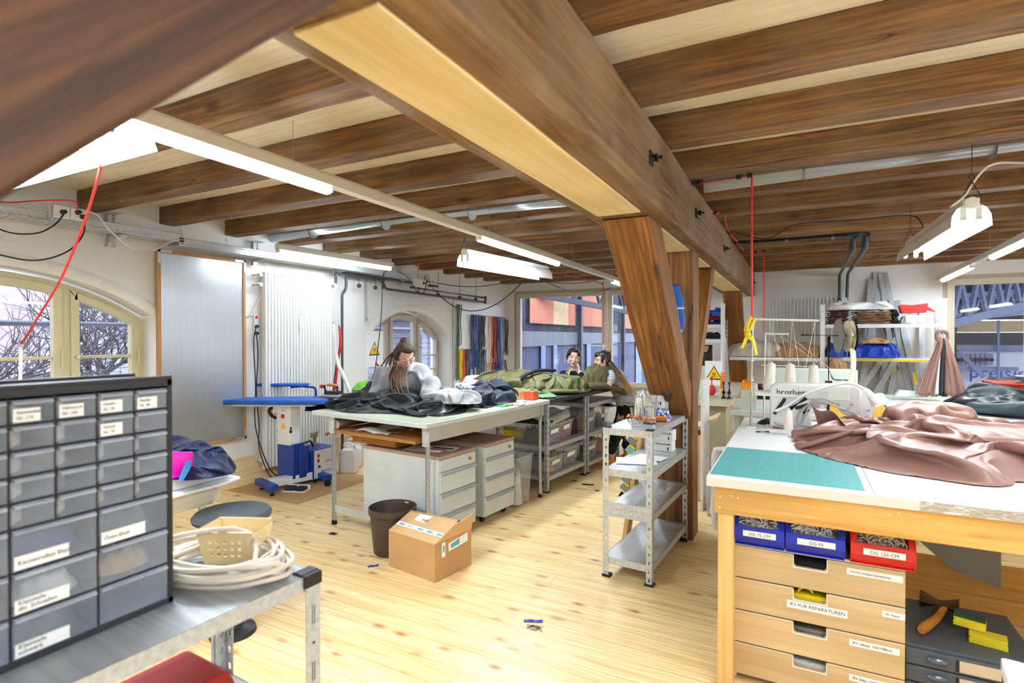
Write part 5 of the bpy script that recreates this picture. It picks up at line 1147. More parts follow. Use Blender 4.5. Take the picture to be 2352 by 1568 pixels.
# small goods on the table by the pegboard
tag(MB().box(I(-.62, 1.35, zt), I(-.42, 1.5, zt + .06)).box(I(-.6, 1.36, zt + .06), I(-.44, 1.49, zt + .09)).build('sewing_supply_box', [M['paper']]), 'white and blue printed box behind the patterned fabric', 'box')
T = thing('carton_tray', 'open pale carton with a blue round logo behind the navy garment', 'box', I(-.3, 1.5, zt), IR)
mb = MB()
for a, b in (((-.12, -.08, 0), (.12, -.076, .08)), ((-.12, .076, 0), (.12, .08, .09)), ((-.12, -.08, 0), (-.116, .08, .08)), ((.116, -.08, 0), (.12, .08, .08)), ((-.12, -.08, 0), (.12, .08, .004))): mb.box(a, b)
mb.build('tray_body', M['cardl'], T, local=True)
MB().cyl((.02, -.081, .04), (.02, -.083, .04), .028, n=20).build('round_logo', M['royalp'], T, local=True)
tag(MB().box(I(-.13, 1.48, zt), I(-.04, 1.6, zt + .085)).build('parts_bin', M['vermp'], bev=.006), 'small orange red plastic bin beside the pale carton', 'bin')
for k, (x, y, r_, m_, l) in enumerate([(-.12, 1.36, .3, 'paper', 'white paper sheet lying at the far right of the grey table, nearer the edge'), (-.33, 1.42, -.2, 'paper', 'white paper sheet by the pale carton'), (-.06, 1.18, .1, 'paper', 'white paper sheet beside the navy garment')]):
    tag(MB().at(I(x, y, zt + .001 + k * .0012), rz=r_).box((-.11, -.075, 0), (.11, .075, .001)).build('paper_sheet', M[m_]), l, 'paper', 'loose papers on the grey table')
tag(MB().tube([I(-.02, 1.02, zt + .012), I(.0, 1.1, zt + .012)], .011, 8).build('marker_pen', M['yellow'], smooth=True), 'short yellow marker pen beside the navy garment', 'pen')
tag(MB().tube([I(-.09, 1.25, zt + .008), I(.0, 1.33, zt + .008)], .005, 8).build('pen', M['ink'], smooth=True), 'thin dark pen on the white papers', 'pen')
tag(MB().tube([I(-.22, 1.28, zt + .008), I(-.17, 1.37, zt + .008)], .005, 8).build('pen', M['red'], smooth=True), 'thin red pen on the white papers', 'pen')
# ---------------------------------------------------------------- stool, white table at left
T = thing('work_stool', 'round dark grey upholstered stool partly under the white table at left', 'stool', (-2.53, 1.80, 0))
MB().lathe([(0, .575), (.155, .575), (.18, .585), (.185, .60), (.172, .617), (.0, .625)], n=40).build('seat', M['seatgrey'], T, local=True, smooth=True)
MB().cyl((0, 0, .1), (0, 0, .58), .025).build('gas_column', M['dark_metal'], T, local=True, smooth=True)
MB().lathe([(0, 0), (.11, 0), (.105, .02), (.05, .04), (.03, .1), (0, .1)], n=30).build('base', M['black'], T, local=True, smooth=True)
T = thing('white_table', 'white laminate table with rounded under-tray, behind the black drawer cabinet', 'table', (-3.1, 1.3, 0))
MB().prism([(-3.6, 1.93), (-2.71, 1.91), (-2.67, .7), (-3.6, .7)], (0, 0, .745), (1, 0, 0), (0, 1, 0), (0, 0, .055)).build('tabletop', M['white_top'], T, bev=.004)
MB().prism([(-3.6, 1.97), (-2.67, 1.95), (-2.63, 1.83), (-2.64, .7), (-3.6, .7)], (0, 0, .725), (1, 0, 0), (0, 1, 0), (0, 0, .018)).build('tray_rim', M['white'], T, bev=.008, seg=3)
MB().prism([(-3.6, 1.93), (-2.77, 1.90), (-2.71, 1.82), (-2.73, .8), (-3.6, .8)], (0, 0, .62), (1, 0, 0), (0, 1, 0), (0, 0, .108)).build('under_tray', M['cream2'], T, bev=.02, seg=3)
for p in ((-3.5, 1.85), (-3.5, .8), (-2.8, .8), (-2.85, 1.85)): MB().cyl((p[0], p[1], 0), (p[0], p[1], .62), .02).build('leg', M['galv'], T, smooth=True)
draped('blue_jacket', blob([at(u, v, z=.8) for u, v in ((330, 1100), (420, 1105), (480, 1100), (535, 1088), (530, 1075), (470, 1050), (380, 1045), (320, 1070))]), .8, .14, M['navyj'], 'navy blue waterproof jacket crumpled on the white table at left', 'jacket', 52, 1.45, 61, dome=.8)
mb = MB().grid(lambda a, b: at(392 + 52 * a - 22 * b * a * .3, 1040 + 66 * b + 6 * a, d=1) if False else (Vector(at(395 + 48 * a - 30 * b * (1 - a) * 0, 1037 + (63 - 10 * a) * b, z=.8 + .16 * (1 - b) ** 1.2 + .01))), 14, 14)
tag(mb.build('pink_sleeve', M['pink'], smooth='all', solid=.006), 'bright pink panel of a garment on the navy jacket', 'garment')
tag(MB().prism([(-.02, -.045), (.0, -.055), (.018, .0), (.014, .05), (-.008, .055), (-.016, .0)], at(428, 1079, z=.862), (_R.x, _R.y, 0), (0, .3, .95), (0, -.006, 0)).build('zip_garage', M['skyblue'], bev=.003), 'light blue zip tab on the pink panel', 'tab')
# ================================================================ FOREGROUND RACK, DRAWER CABINET, CABLE
RF, RFR = Vector((-1.135, 1.06, 0)), R_(-3)
T = thing('steel_rack', 'galvanised slotted steel rack in the left foreground carrying the black drawer cabinet', 'rack', RF, RFR)
slot_shelf(T, -.42, 0, -1.75, 0, (.87, .475), .872, sh=.038)
for x, y in ((0, 0), (-.42, 0)):
    MB().box((x - (.006 if x == 0 else -.0), y - .05, .868), (x + .006 - (.05 if x == 0 else -.05), y + .006, .876)).box((x - .048 if x == 0 else x - .006, y - .048, .84), (x + .006 if x == 0 else x + .048, y + .006, .874)).build('post_cap', M['black'], T, local=True, bev=.003)
    s = -1 if x == 0 else 1
    MB().box((x - s * .0035, y - .045, .02), (x - s * .0015, y + .001, .868)).build('post_face', M['steel'], T, local=True)
    b = MB()
    for z_ in (.74, .59, .44, .29): b.box((x - s * .0042, y - .026, z_), (x - s * .0030, y - .024, z_ + .05)).box((x - s * .0042, y - .019, z_), (x - s * .0030, y - .017, z_ + .05)).cyl((x - s * .0042, y - .021, z_ - .05), (x - s * .003, y - .021, z_ - .05), .004, n=8)
    b.build('post_slot', M['ink'], T, local=True)
cabx, cy1, cy0, cz0, cz1 = -1.31, .778, .778 - 8 * .073 - .024, .872, 1.40
T = thing('drawer_cabinet', 'black small-parts cabinet with clear labelled drawers in the left foreground', 'drawer cabinet', (cabx - .08, .5, cz0))
fr = MB().box((cabx - .16, cy1 - .012, cz0), (cabx, cy1, cz1)).box((cabx - .16, cy0, cz0), (cabx, cy0 + .012, cz1)).box((cabx - .16, cy0, cz0), (cabx, cy1, cz0 + .014)).box((cabx - .16, cy0, cz1 - .016), (cabx, cy1, cz1)).box((cabx - .16, cy0, cz0), (cabx - .156, cy1, cz1))
fr.box((cabx - .16, cy0, cz1), (cabx - .152, cy1, cz1 + .008)).box((cabx - .008, cy0, cz1), (cabx, cy1, cz1 + .008))
cw, rows_s, rows_b = .073, 5, 3
zt_ = cz1 - .018; rh = .0492; rb = (zt_ - 5 * rh - cz0 - .014) / 3
for c_ in range(1, 8): fr.box((cabx - .15, cy1 - .012 - c_ * cw - .002, (cz0 if c_ % 2 == 0 else zt_ - 5 * rh)), (cabx - .001, cy1 - .012 - c_ * cw + .002, zt_))
for r_ in range(1, 6): fr.box((cabx - .15, cy0, zt_ - r_ * rh - .0018), (cabx - .001, cy1, zt_ - r_ * rh + .0018))
for r_ in range(1, 3): fr.box((cabx - .15, cy0, zt_ - 5 * rh - r_ * rb - .0018), (cabx - .001, cy1, zt_ - 5 * rh - r_ * rb + .0018))
fr.build('frame', M['cabblack'], T, bev=.001)
labels = {(0, 3): ('Saumnadeln', 'Nr. 110'), (0, 2): ('Nähmasch.', 'Nr. 100'), (0, 1): ('Nadeln', 'Nr. 90'), (0, 0): ('Nadeln', 'Nr. 80'), (1, 1): ('Nadeln', 'Nr. 75')}
rnd = random.Random(3)
fills = [M['cwhite'], M['cgrey'], M['ctan'], M['cblack'], M['cnavy']]
def drawer(y1, y0, z0, z1, lab, big, k):
    D = MB(); t = .0015; x0 = cabx - .13; xf = cabx + .002
    D.box((x0, y0 + .003, z0 + .002), (xf, y1 - .003, z0 + .004)).box((x0, y0 + .003, z0 + .002), (xf, y0 + .0045, z1 - .004)).box((x0, y1 - .0045, z0 + .002), (xf, y1 - .003, z1 - .004)).box((xf - .002, y0 + .003, z0 + .002), (xf, y1 - .003, z1 - .003))
    d = D.build('drawer', M['drawer_clear'], T)
    MB().prism([(0, 0), (.008, .002), (.008, .006), (0, .009)], (xf, y0 + .005, z1 - .013), (1, 0, 0), (0, 0, 1), (0, y1 - y0 - .01, 0)).build('drawer_lip', M['lip'], d, bev=.001)
    if not big: MB().add([(cabx - .012, y0 + .006, z0 + .004), (cabx - .05, y1 - .036, z0 + .004), (cabx - .05, y1 - .036, z1 - .015 - .01 * rnd.random()), (cabx - .012, y0 + .006, z1 - .012)], [(0, 1, 2, 3)]).build('contents', M[rnd.choice(['cwhite', 'cwhite', 'cgrey', 'paperbag'])], d)
    else:
        q = [(cabx - .07 + .05 * math.cos(a_), (y0 + y1) / 2 + (y1 - y0) * .44 * math.sin(a_)) for a_ in [2 * PI * j / 8 for j in range(8)]]
        cloth_pile('contents', blob(q), z0 + .004, .045, fills[k % 5], None, None, 30, 10, k, parent=d, localp=False)
    if lab:
        hh = .026; w_ = (y1 - y0) * (.58 if not big else .6); lb = MB().box((xf + .0005, y0 + .006, z0 + .004), (xf + .0012, y0 + .006 + w_, z0 + .004 + hh), m=0)
        for i, t_ in enumerate(lab): lb.text(t_, (xf + .0016, y0 + .011, z0 + .004 + hh * (.62 - .42 * i if len(lab) > 1 else .35)), (0, 1, 0), (0, 0, 1), .0082 if not big else .0115, m=1)
        lb.build('drawer_label', [M['paper'], M['ink']], d)
k = 0
for c_ in range(8):
    for r_ in range(5): k += 1; drawer(cy1 - .012 - c_ * cw, cy1 - .012 - (c_ + 1) * cw, zt_ - (r_ + 1) * rh, zt_ - r_ * rh, labels.get((r_, c_)), False, k)
bl = {(0, 0): ('Ösen-Etuis',), (0, 1): ('Kassenrollen Etuis',), (1, 1): ('Kleinteile', 'div. Schnallen'), (2, 1): ('Kleinteile', 'schwarz')}
for c_ in range(4):
    for r_ in range(3): k += 1; drawer(cy1 - .012 - c_ * 2 * cw, cy1 - .012 - (c_ + 1) * 2 * cw, zt_ - 5 * rh - (r_ + 1) * rb, zt_ - 5 * rh - r_ * rb, bl.get((r_, c_)), True, k)
# coil of cream cable
rnd = random.Random(9); P = []; N_ = 17
cc = Vector((-1.345, .93, .882))
for i in range(N_ * 18):
    a = 2 * PI * i / 18; w = i / 18; rx = .155 + .03 * math.sin(w * 2.1) + .012 * math.sin(a * 3 + w); ry = .105 + .026 * math.cos(w * 1.7)
    P.append(cc + Vector((rx * math.cos(a), ry * math.sin(a), .005 * (w % 4) + .008 * math.sin(a + w * 2.3) * (w / N_) + .0022 * w)))
P = [cc + Vector((-.1, -.1, .01)), cc + Vector((-.17, -.07, .008))] + P
lastp = P[-1]; P += [lastp + Vector(q) for q in ((-.05, .06, .03), (-.11, .05, .055), (-.18, -.02, .06), (-.25, -.09, .05), (-.3, -.13, .03))]
rv = Matrix.Rotation(R_(14), 4, 'Z')
T = thing('cable_coil', 'thick cream cable coiled on the foreground steel shelf', 'cable', cc - Vector((0, 0, .01)))
MB().tube(spline([cc + rv @ (p - cc) for p in P], 2), .0062, 8).build('coiled_cable', M['creamcable'], T, smooth=True)
# perforated basket
T = thing('plastic_basket', 'small cream perforated plastic basket sitting inside the cable coil', 'basket', (-1.372, .985, .889), R_(24))
mb = MB(); w0, d0, w1, d1, hh = .062, .045, .078, .056, .09
def wall(mb, p0, p1, q0, q1, nx, nz):
    """tapered wall between bottom edge p0-p1 and top edge q0-q1 with square holes"""
    p0, p1, q0, q1 = map(Vector, (p0, p1, q0, q1)); Pq = lambda a, b: (p0.lerp(p1, a)).lerp(q0.lerp(q1, a), b)
    for i in range(nx):
        for j in range(nz):
            a0, a1, b0, b1 = i / nx, (i + 1) / nx, j / nz, (j + 1) / nz
            hole = 0 < i < nx - 1 and 0 < j < nz - 1 or False
            if hole:
                ia, ib = (a1 - a0) * .26, (b1 - b0) * .26; vs = [Pq(a0, b0), Pq(a1, b0), Pq(a1, b1), Pq(a0, b1), Pq(a0 + ia, b0 + ib), Pq(a1 - ia, b0 + ib), Pq(a1 - ia, b1 - ib), Pq(a0 + ia, b1 - ib)]
                mb.add(vs, [(q, (q + 1) % 4, 4 + (q + 1) % 4, 4 + q) for q in range(4)])
            else: mb.add([Pq(a0, b0), Pq(a1, b0), Pq(a1, b1), Pq(a0, b1)], [(0, 1, 2, 3)])
b_ = [(-w0, -d0, 0), (w0, -d0, 0), (w0, d0, 0), (-w0, d0, 0)]; t_ = [(-w1, -d1, hh), (w1, -d1, hh), (w1, d1, hh), (-w1, d1, hh)]
for i in range(4): wall(mb, b_[i], b_[(i + 1) % 4], t_[i], t_[(i + 1) % 4], 7 if i % 2 == 0 else 5, 5)
mb.add(b_, [(3, 2, 1, 0)]); mb.build('basket_body', M['creamp'], T, local=True, solid=.0025)
MB().tube([(-w1, -d1, hh), (w1, -d1, hh), (w1, d1, hh), (-w1, d1, hh)], .004, 6, closed=True).build('rim', M['creamp'], T, local=True, smooth=True)
# red bin under the shelf
T = thing('red_bin', 'dark red plastic stacking bin on the lower shelf of the foreground rack', 'bin', (-1.42, .78, .477), R_(-3))
MB().prism([(-.15, 0), (.15, 0), (.19, .06), (.15, .15), (-.19, .15), (-.19, .03)], (-.1, 0, 0), (0, 1, 0), (0, 0, 1), (.2, 0, 0)).build('bin_body', M['darkred'], T, local=True, bev=.012, seg=3)

# ================================================================ CART IN THE MIDDLE
CO, CR = Vector((-1.075, 3.30, 0)), R_(-3.5)
CM = Matrix.Translation(CO) @ Matrix.Rotation(CR, 4, 'Z')
def Cc(x, y, z=0): return CM @ Vector((x, y, z))
T = thing('steel_shelf_unit', 'narrow galvanised slotted steel shelf unit standing in front of the timber post', 'shelf unit', CO, CR)
slot_shelf(T, 0, .31, 0, .88, (.93, .675, .425, .125), .935, sh=.042, mt=M['galv'])
for x, y in ((0, 0), (.31, 0), (.31, .88), (0, .88)): sx = 1 if x == 0 else -1; sy = 1 if y == 0 else -1; MB().box((x - .003 * sx, y - .003 * sy, .932), (x + .04 * sx, y + .04 * sy, .94)).build('post_cap', M['rubber'], T, local=True)
b = MB().box((.0, -.003, .385), (.31, 0, .475)).box((.0, -.008, .43), (.31, -.003, .436)).box((.0, -.008, .392), (.31, -.003, .398)).box((.0, -.008, .468), (.31, -.003, .474))
for x in (.14, .19, .25): b.cyl((x, -.003, .415), (x, -.008, .415), .006, n=8)
b.build('front_beam', M['galv'], T, local=True)
def yarn_box(p, rz, label, w=.15, d=.10, h=.075, flip=False, txt='Gütermann'):
    T = thing('thread_box', label, 'box', p, rz, 'white thread boxes on the steel shelf unit')
    MB().box((-w / 2, -d / 2, 0), (w / 2, d / 2, h)).build('carton_body', M['paper'], T, local=True, bev=.002)
    ax, ay, o = ((1, 0, 0), (0, 0, 1), (-w * .3, -d / 2 - .0006, h * .62)) if not flip else ((-1, 0, 0), (0, 0, -1), (w * .3, -d / 2 - .0006, h * .4))
    b = MB().text(txt, o, ax, ay, .024).box((w * .28, -d / 2 - .0012, h * .12), (w * .34, -d / 2, h * .42)).text('A', (w * .28, -d / 2 - .0006, h * .6) if not flip else (-w * .3, -d / 2 - .0006, h * .45), ax, ay, .02, shear=.3)
    b.build('printing', M['ink'], T, local=True); return T
yarn_box(Cc(.14, .66, .931), CR, 'white thread box on top of the steel unit, lower of two')
yarn_box(Cc(.14, .66, 1.007), CR, 'white thread box on top of the steel unit, upper, its print upside down', flip=True)
yarn_box(Cc(.17, .74, .676), CR, 'white thread box on the second shelf, lower of two')
yarn_box(Cc(.175, .74, .752), CR, 'white thread box on the second shelf, upper of two')
yarn_box(Cc(.05, .80, .931), CR, 'white thread box behind the jug, partly under a white cloth')
# jug and glass
T = thing('glass_jug', 'clear glass water jug on top of the steel shelf unit', 'jug', Cc(.20, .30, .931))
MB().lathe([(.0, .0), (.042, 0), (.044, .01), (.046, .15), (.05, .19), (.047, .19), (.043, .15), (.041, .012), (0, .01)], n=28).build('jug_body', M['glass'], T, local=True, smooth=True)
MB().lathe([(0, .0105), (.040, .0125), (.0415, .11), (0, .11)], n=24).build('water', M['water'], T, local=True, smooth=True)
MB().tube(spline([(-.045, 0, .17), (-.085, 0, .17), (-.09, 0, .12), (-.075, 0, .07), (-.044, 0, .05)]), .006, 8).build('handle', M['glass'], T, local=True, smooth=True)
T = thing('drinking_glass', 'ribbed drinking glass in front of the jug', 'glass', Cc(.155, .16, .931))
mb = MB().lathe([(0, 0), (.026, 0), (.036, .115), (.0335, .115), (.024, .012), (0, .01)], n=28); mb.build('glass_body', M['glass'], T, local=True, smooth=True)
T = thing('heat_cutter', 'orange hand tool lying on top of the steel shelf unit', 'tool', Cc(.18, .42, .95))
MB().tube([Cc(.02, .38, .945), Cc(.08, .41, .95), Cc(.28, .43, .95)], [.014, .018, .016], 12).cyl(Cc(.05, .38, .95), Cc(.04, .36, .965), .012).build('tool_body', M['orange'], T, smooth=True)
MB().tube([Cc(.10, .36, .936), Cc(.2, .35, .937), Cc(.29, .38, .937)], .004, 6).build('tool_lead', M['black'], T, smooth=True)
cloth_pile('plastic_wrapper', blob([Cc(.17, .48), Cc(.28, .46), Cc(.27, .56), Cc(.17, .58)]), .932, .07, M['wrapper'], 'blue and white plastic wrapper beside the orange tool', 'wrapper', 40, 14, 71, (14, .3))
cloth_pile('white_rag', blob([Cc(.02, .52), Cc(.13, .50), Cc(.14, .60), Cc(.03, .64)]), .932, .17, M['cwhite'], 'crumpled white rag behind the water jug', 'rag', 40, 16, 72, (10, .3))
T = thing('plastic_cups', 'stack of clear plastic cups on the second shelf of the steel unit', 'cups', Cc(.11, .60, .677))
mb = MB()
for i in range(9): mb.lathe([(.028, .018 * i), (.034, .018 * i + .06), (.036, .018 * i + .062)], n=18)
mb.build('cup_stack', M['film'], T, local=True, smooth=True)
for i, (p, r_, w_, d_, l) in enumerate([((.12, .28, .678), .35, .26, .19, 'large white paper sheet at the front of the second shelf of the steel unit'), ((.17, .42, .681), -.1, .2, .14, 'smaller folded paper lying further back on the second shelf of the steel unit')]):
    tag(MB().at(Cc(*p), rz=CR + r_).box((-w_ / 2, -d_ / 2, 0), (w_ / 2, d_ / 2, .003)).build('paper_sheet', M['paper'], bev=.001), l, 'paper')
T = thing('clear_ruler_case', 'clear plastic case with small white parts on the third shelf of the steel unit', 'case', Cc(.24, .58, .427), CR)
MB().box((-.03, -.12, 0), (.03, .12, .03)).build('case_body', M['film'], T, local=True, bev=.003)
for i in range(4): MB().cyl((0, .0 + .028 * i, .003), (0, .0 + .028 * i, .026), .011, n=10).build('bobbin', M['ivory'], T, local=True, smooth=True)
cable('clear_band', [Cc(.28, .2, .44), Cc(.2, .35, .46), Cc(.06, .5, .50), Cc(-.05, .6, .53), Cc(.02, .68, .47), Cc(.15, .7, .44)], .003, M['film'], 'loose transparent band curling over the third shelf of the steel unit')
# leaning wooden batten rack with sanding pads behind the unit
T = thing('pad_board', 'slanted pine board with grey, teal and yellow pads behind the steel unit', 'board', (-1.14, 4.05, 0))
b0, b1 = Vector((-1.13, 4.02, .0)), Vector((-1.02, 4.05, .78))
MB().bar(b0, b1, .03, .13, up=(0, 1, 0)).build('board', M['pineZ'], T)
ed = (b1 - b0)
for i, (t_, c_) in enumerate([(.40, 'cblack'), (.48, 'padgrey'), (.56, 'padgrey'), (.64, 'padteal'), (.76, 'padgrey'), (.84, 'padteal'), (.93, 'padgrey')]):
    p = b0 + ed * t_ + Vector((-.05, -.03, 0))
    MB().at(p, ry=R_(35)).cbox((0, 0, 0), (.075, .06, .045)).build('pad', M[c_], T, bev=.004); MB().at(p, ry=R_(35)).cbox((-.01, 0, .03), (.05, .055, .014)).build('yellow_clip', M['yellow'], T)
tag(MB().box((-1.75, 7.1, 0), (-1.35, 7.4, .3)).build('green_crate', M['green'], bev=.01), 'green plastic crate on the floor beyond the woman in the striped shirt', 'crate')
# blue and white bag wedged between brace and post
def tubebag(name, pts, rs, label, bands):
    T = thing(name, label, 'bag', pts[-1]); P = spline(pts, 10); m_ = len(P); R2 = [float(np.interp(i / (m_ - 1) * (len(rs) - 1), range(len(rs)), rs)) for i in range(m_)]
    mb = MB().tube(P, R2, 20, flat=.8); out = []
    for i, p in enumerate(mb.v): q = Vector(p); out.append(tuple(q + Vector((noise.noise(q * 14), noise.noise(q * 14 + Vector((5, 0, 0))), 0)) * .012))
    mb.v = out; mb.build('bag_body', M['bagblue'], T, smooth='all')
    for a, b in bands: i0, i1 = int(a * (m_ - 1)), int(b * (m_ - 1)) + 1; MB().tube(P[i0:i1], [r * 1.03 for r in R2[i0:i1]], 20, flat=.8, cap=False).build('white_band', M['cwhite'], T, smooth='all')
    return T
tubebag('duffel_bag', [at(1546, 655, y=4.02), at(1552, 700, y=4.02), at(1556, 740, y=4.02), at(1553, 782, y=4.02)], [.06, .07, .07, .02], 'blue bag with two white bands wedged between the knee brace and the timber post', [(.38, .46), (.76, .84)])
tag(MB().box((-.735, 4.92, .0), (-.715, 5.3, 1.12)).build('white_board', M['white'], bev=.003), 'tall white board edge standing just behind the timber post', 'board')
# scraps on the floor
sc_ = [((1225, 1427), 'blue', .05, .012, 'blue strip of tape on the floor in the middle foreground'), ((857, 1300), 'blue', .035, .01, 'small blue strip on the floor in front of the waste bin'), ((1372, 1127), 'blue', .02, .018, 'tiny blue square scrap on the floor left of the steel unit'), ((765, 1226), 'cblack', .03, .02, 'small black scrap on the floor by the grey table leg'), ((1350, 1113), 'cblack', .06, .02, 'dark brown scrap on the floor below the far table rack'), ((1318, 1105), 'cblack', .03, .012, 'tiny dark scrap on the floor near the middle rack post')]
for (u, v), m_, a, b_, l in sc_:
    p = at(u, v, z=0); tag(MB().at(p, rz=u * .7 % 1.2 - .3).grid(lambda s, t: ((s - .5) * a * 2, (t - .5) * b_ * 2, .002 + .004 * abs(math.sin(s * 5 + t * 3))), 8, 4).build('floor_scrap', M[m_], solid=.001), l, 'scrap', None)
mb = MB(); p = at(1230, 1441, z=.003)
for i in range(7): mb.tube(spline([p + Vector((random.uniform(-.05, .05), random.uniform(-.03, .03), .001)) for _ in range(5)], 5), .0008, 4)
tag(mb.build('thread_tangle', M['ink']), 'loose dark thread tangle on the floor beside the blue tape', 'thread', kind='stuff')
mb = MB(); p = at(405, 1240, z=.003)
for i in range(40): q = p + Vector((random.gauss(0, .12), random.gauss(0, .12), 0)); mb.tube(spline([q + Vector((random.uniform(-.05, .05), random.uniform(-.04, .04), .001)) for _ in range(4)], 4), .001, 4)
tag(mb.build('thread_tangle', M['threadpurple']), 'scattered purple brown thread ends on the floor by the stool', 'thread', kind='stuff')
# ================================================================ RIGHT: WHITE WORK TABLE
tx0, tx1, ty0, ty1, tz = -.345, 2.2, 2.47, 4.40, .90
T = thing('sewing_table', 'large white topped work table on a yellow pine frame at right', 'table', (.9, 3.4, 0))
MB().box((tx0, ty0, tz - .042), (.262, ty1, tz)).build('tabletop', [M['white_top']], T, bev=.003)
MB().box((.264, ty0, tz - .042), (tx1, ty1, tz)).build('tabletop', [M['white_top']], T, bev=.003)
MB().box((tx0 + .002, ty0 - .0015, tz - .040), (.40, ty0, tz - .004)).build('edge_band', M['edgeband'], T)
MB().box((.40, ty0 - .0015, tz - .040), (tx1, ty0, tz - .003)).build('worn_edge_band', M['wornedge'], T)
MB().box((-.315, ty0 + .01, .745), (tx1, ty0 + .055, tz - .043)).build('front_rail', M['pine'], T, bev=.003)
MB().box((-.315, ty0 + .055, .745), (-.27, ty1 - .05, tz - .043)).build('side_rail', M['pineZ'], T, bev=.003)
MB().box((-.315, ty1 - .06, .745), (tx1, ty1 - .02, tz - .043)).build('rear_rail', M['pine'], T, bev=.003)
for x, y in ((-.30, ty0 + .02), (-.30, ty1 - .1), (2.0, ty0 + .02), (2.0, ty1 - .1)): MB().box((x, y, 0), (x + .062, y + .075, .78)).build('leg', M['pineZ'], T, bev=.003)
b = MB()
for x, z in ((-.29, .815), (-.245, .825), (-.292, .77), (.31, .83), (.34, .838), (-.22, .82)): b.cyl((x, ty0 + .01, z), (x, ty0 + .0075, z), .0045, n=10)
b.build('screw', M['galv'], T)
tag(MB().box((-.335, 2.515, tz), (.235, 3.16, tz + .003)).build('cutting_mat', M['mat_teal']), 'large teal cutting mat with fine grid at the left end of the white table', 'mat')
mb = MB(); q = at(1365, 1105, z=tz + .003)
for i in range(10): mb.tube(spline([q + Vector((random.uniform(-.04, .04), random.uniform(-.03, .03), random.uniform(0, .012))) for _ in range(5)], 5), .0011, 4)
# drawer cabinet with birch fronts
dx0, dx1, dy, dzt = -.245, .375, 2.58, .60
T = thing('birch_drawer_cabinet', 'white drawer cabinet with birch veneer fronts and labels under the white table', 'cabinet', (.065, 2.9, 0))
MB().box((dx0, dy + .018, 0), (dx0 + .012, dy + .6, dzt)).box((dx1 - .012, dy + .018, 0), (dx1, dy + .6, dzt)).box((dx0, dy, dzt - .012), (dx1, dy + .6, dzt)).box((dx0, dy + .59, 0), (dx1, dy + .6, dzt)).build('body', M['white'], T, bev=.002)
ys = [.585, .443, .302, .160, .018]
lab = [[('MAGIC,Kleber,Nahtdichter', .115, .035, .24, .018)], [('RV FÜR REPARATUREN', -.10, -.03, .28, .022), ('RV Reste', .235, .03, .095, .017)], [('RV weiss 10X108cm', .125, .030, .215, .018)], [('RV blau 10X70cm', .125, .030, .215, .018)]]
cont = [M['cblack'], M['zyellow'], M['film2'], M['cwhite']]
cxm = (dx0 + dx1) / 2
for i in range(4):
    zt_, zb_ = ys[i], ys[i + 1] + .006; c0, c1 = cxm - .075, cxm + .045; hc = .045 if i else .05
    poly = [(dx0, zb_), (dx1, zb_), (dx1, zt_), (c1, zt_), (c1, zt_ - hc + .01), (c1 - .01, zt_ - hc), (c0 + .01, zt_ - hc), (c0, zt_ - hc + .01), (c0, zt_), (dx0, zt_)]
    D = MB().prism(poly, (0, dy, 0), (1, 0, 0), (0, 0, 1), (0, .017, 0)).build('drawer', M['birch'], T, bev=.0015)
    MB().box((c0 - .003, dy - .0012, zt_ - hc - .004), (c1 + .003, dy - .0002, zt_ - hc)).box((c0 - .003, dy - .0012, zt_ - hc), (c0, dy - .0002, zt_)).box((c1, dy - .0012, zt_ - hc), (c1 + .003, dy - .0002, zt_)).box((dx0, dy - .0012, zt_ - .002), (c0, dy - .0002, zt_)).box((c1, dy - .0012, zt_ - .002), (dx1, dy - .0002, zt_)).build('white_edging', M['white'], D)
    MB().box((c0 - .05, dy + .03, zb_ + .01), (c1 + .05, dy + .3, zt_ - hc + .014)).build('contents', cont[i], D, bev=.01)
    if i == 1: MB().tube(arc((cxm - .03, dy + .05, zt_ - .035), .028, 0, 1.6 * PI, 14), .006, 8).build('yellow_tape', M['yellow'], D, smooth=True)
    for (t_, xo, zo, w_, s_) in lab[i]:
        zc = (zt_ + zb_) / 2 + zo * .6 + (.012 if i == 1 and xo < 0 else .012)
        xo_ = cxm + xo - (.0 if xo > 0 else 0)
        lb = MB().box((xo_, dy - .0018, zc - s_ * .45), (xo_ + w_ * .78, dy - .0006, zc + s_ * .95), m=0).text(t_, (xo_ + .012, dy - .0022, zc), (1, 0, 0), (0, 0, 1), s_ * .88 * (w_ * .78 - .02) / (len(t_) * s_ * .50) if len(t_) * s_ * .5 * .88 > w_ * .78 - .02 else s_ * .88, m=1)
        lb.build('drawer_label', [M['paper'], M['ink']], D)
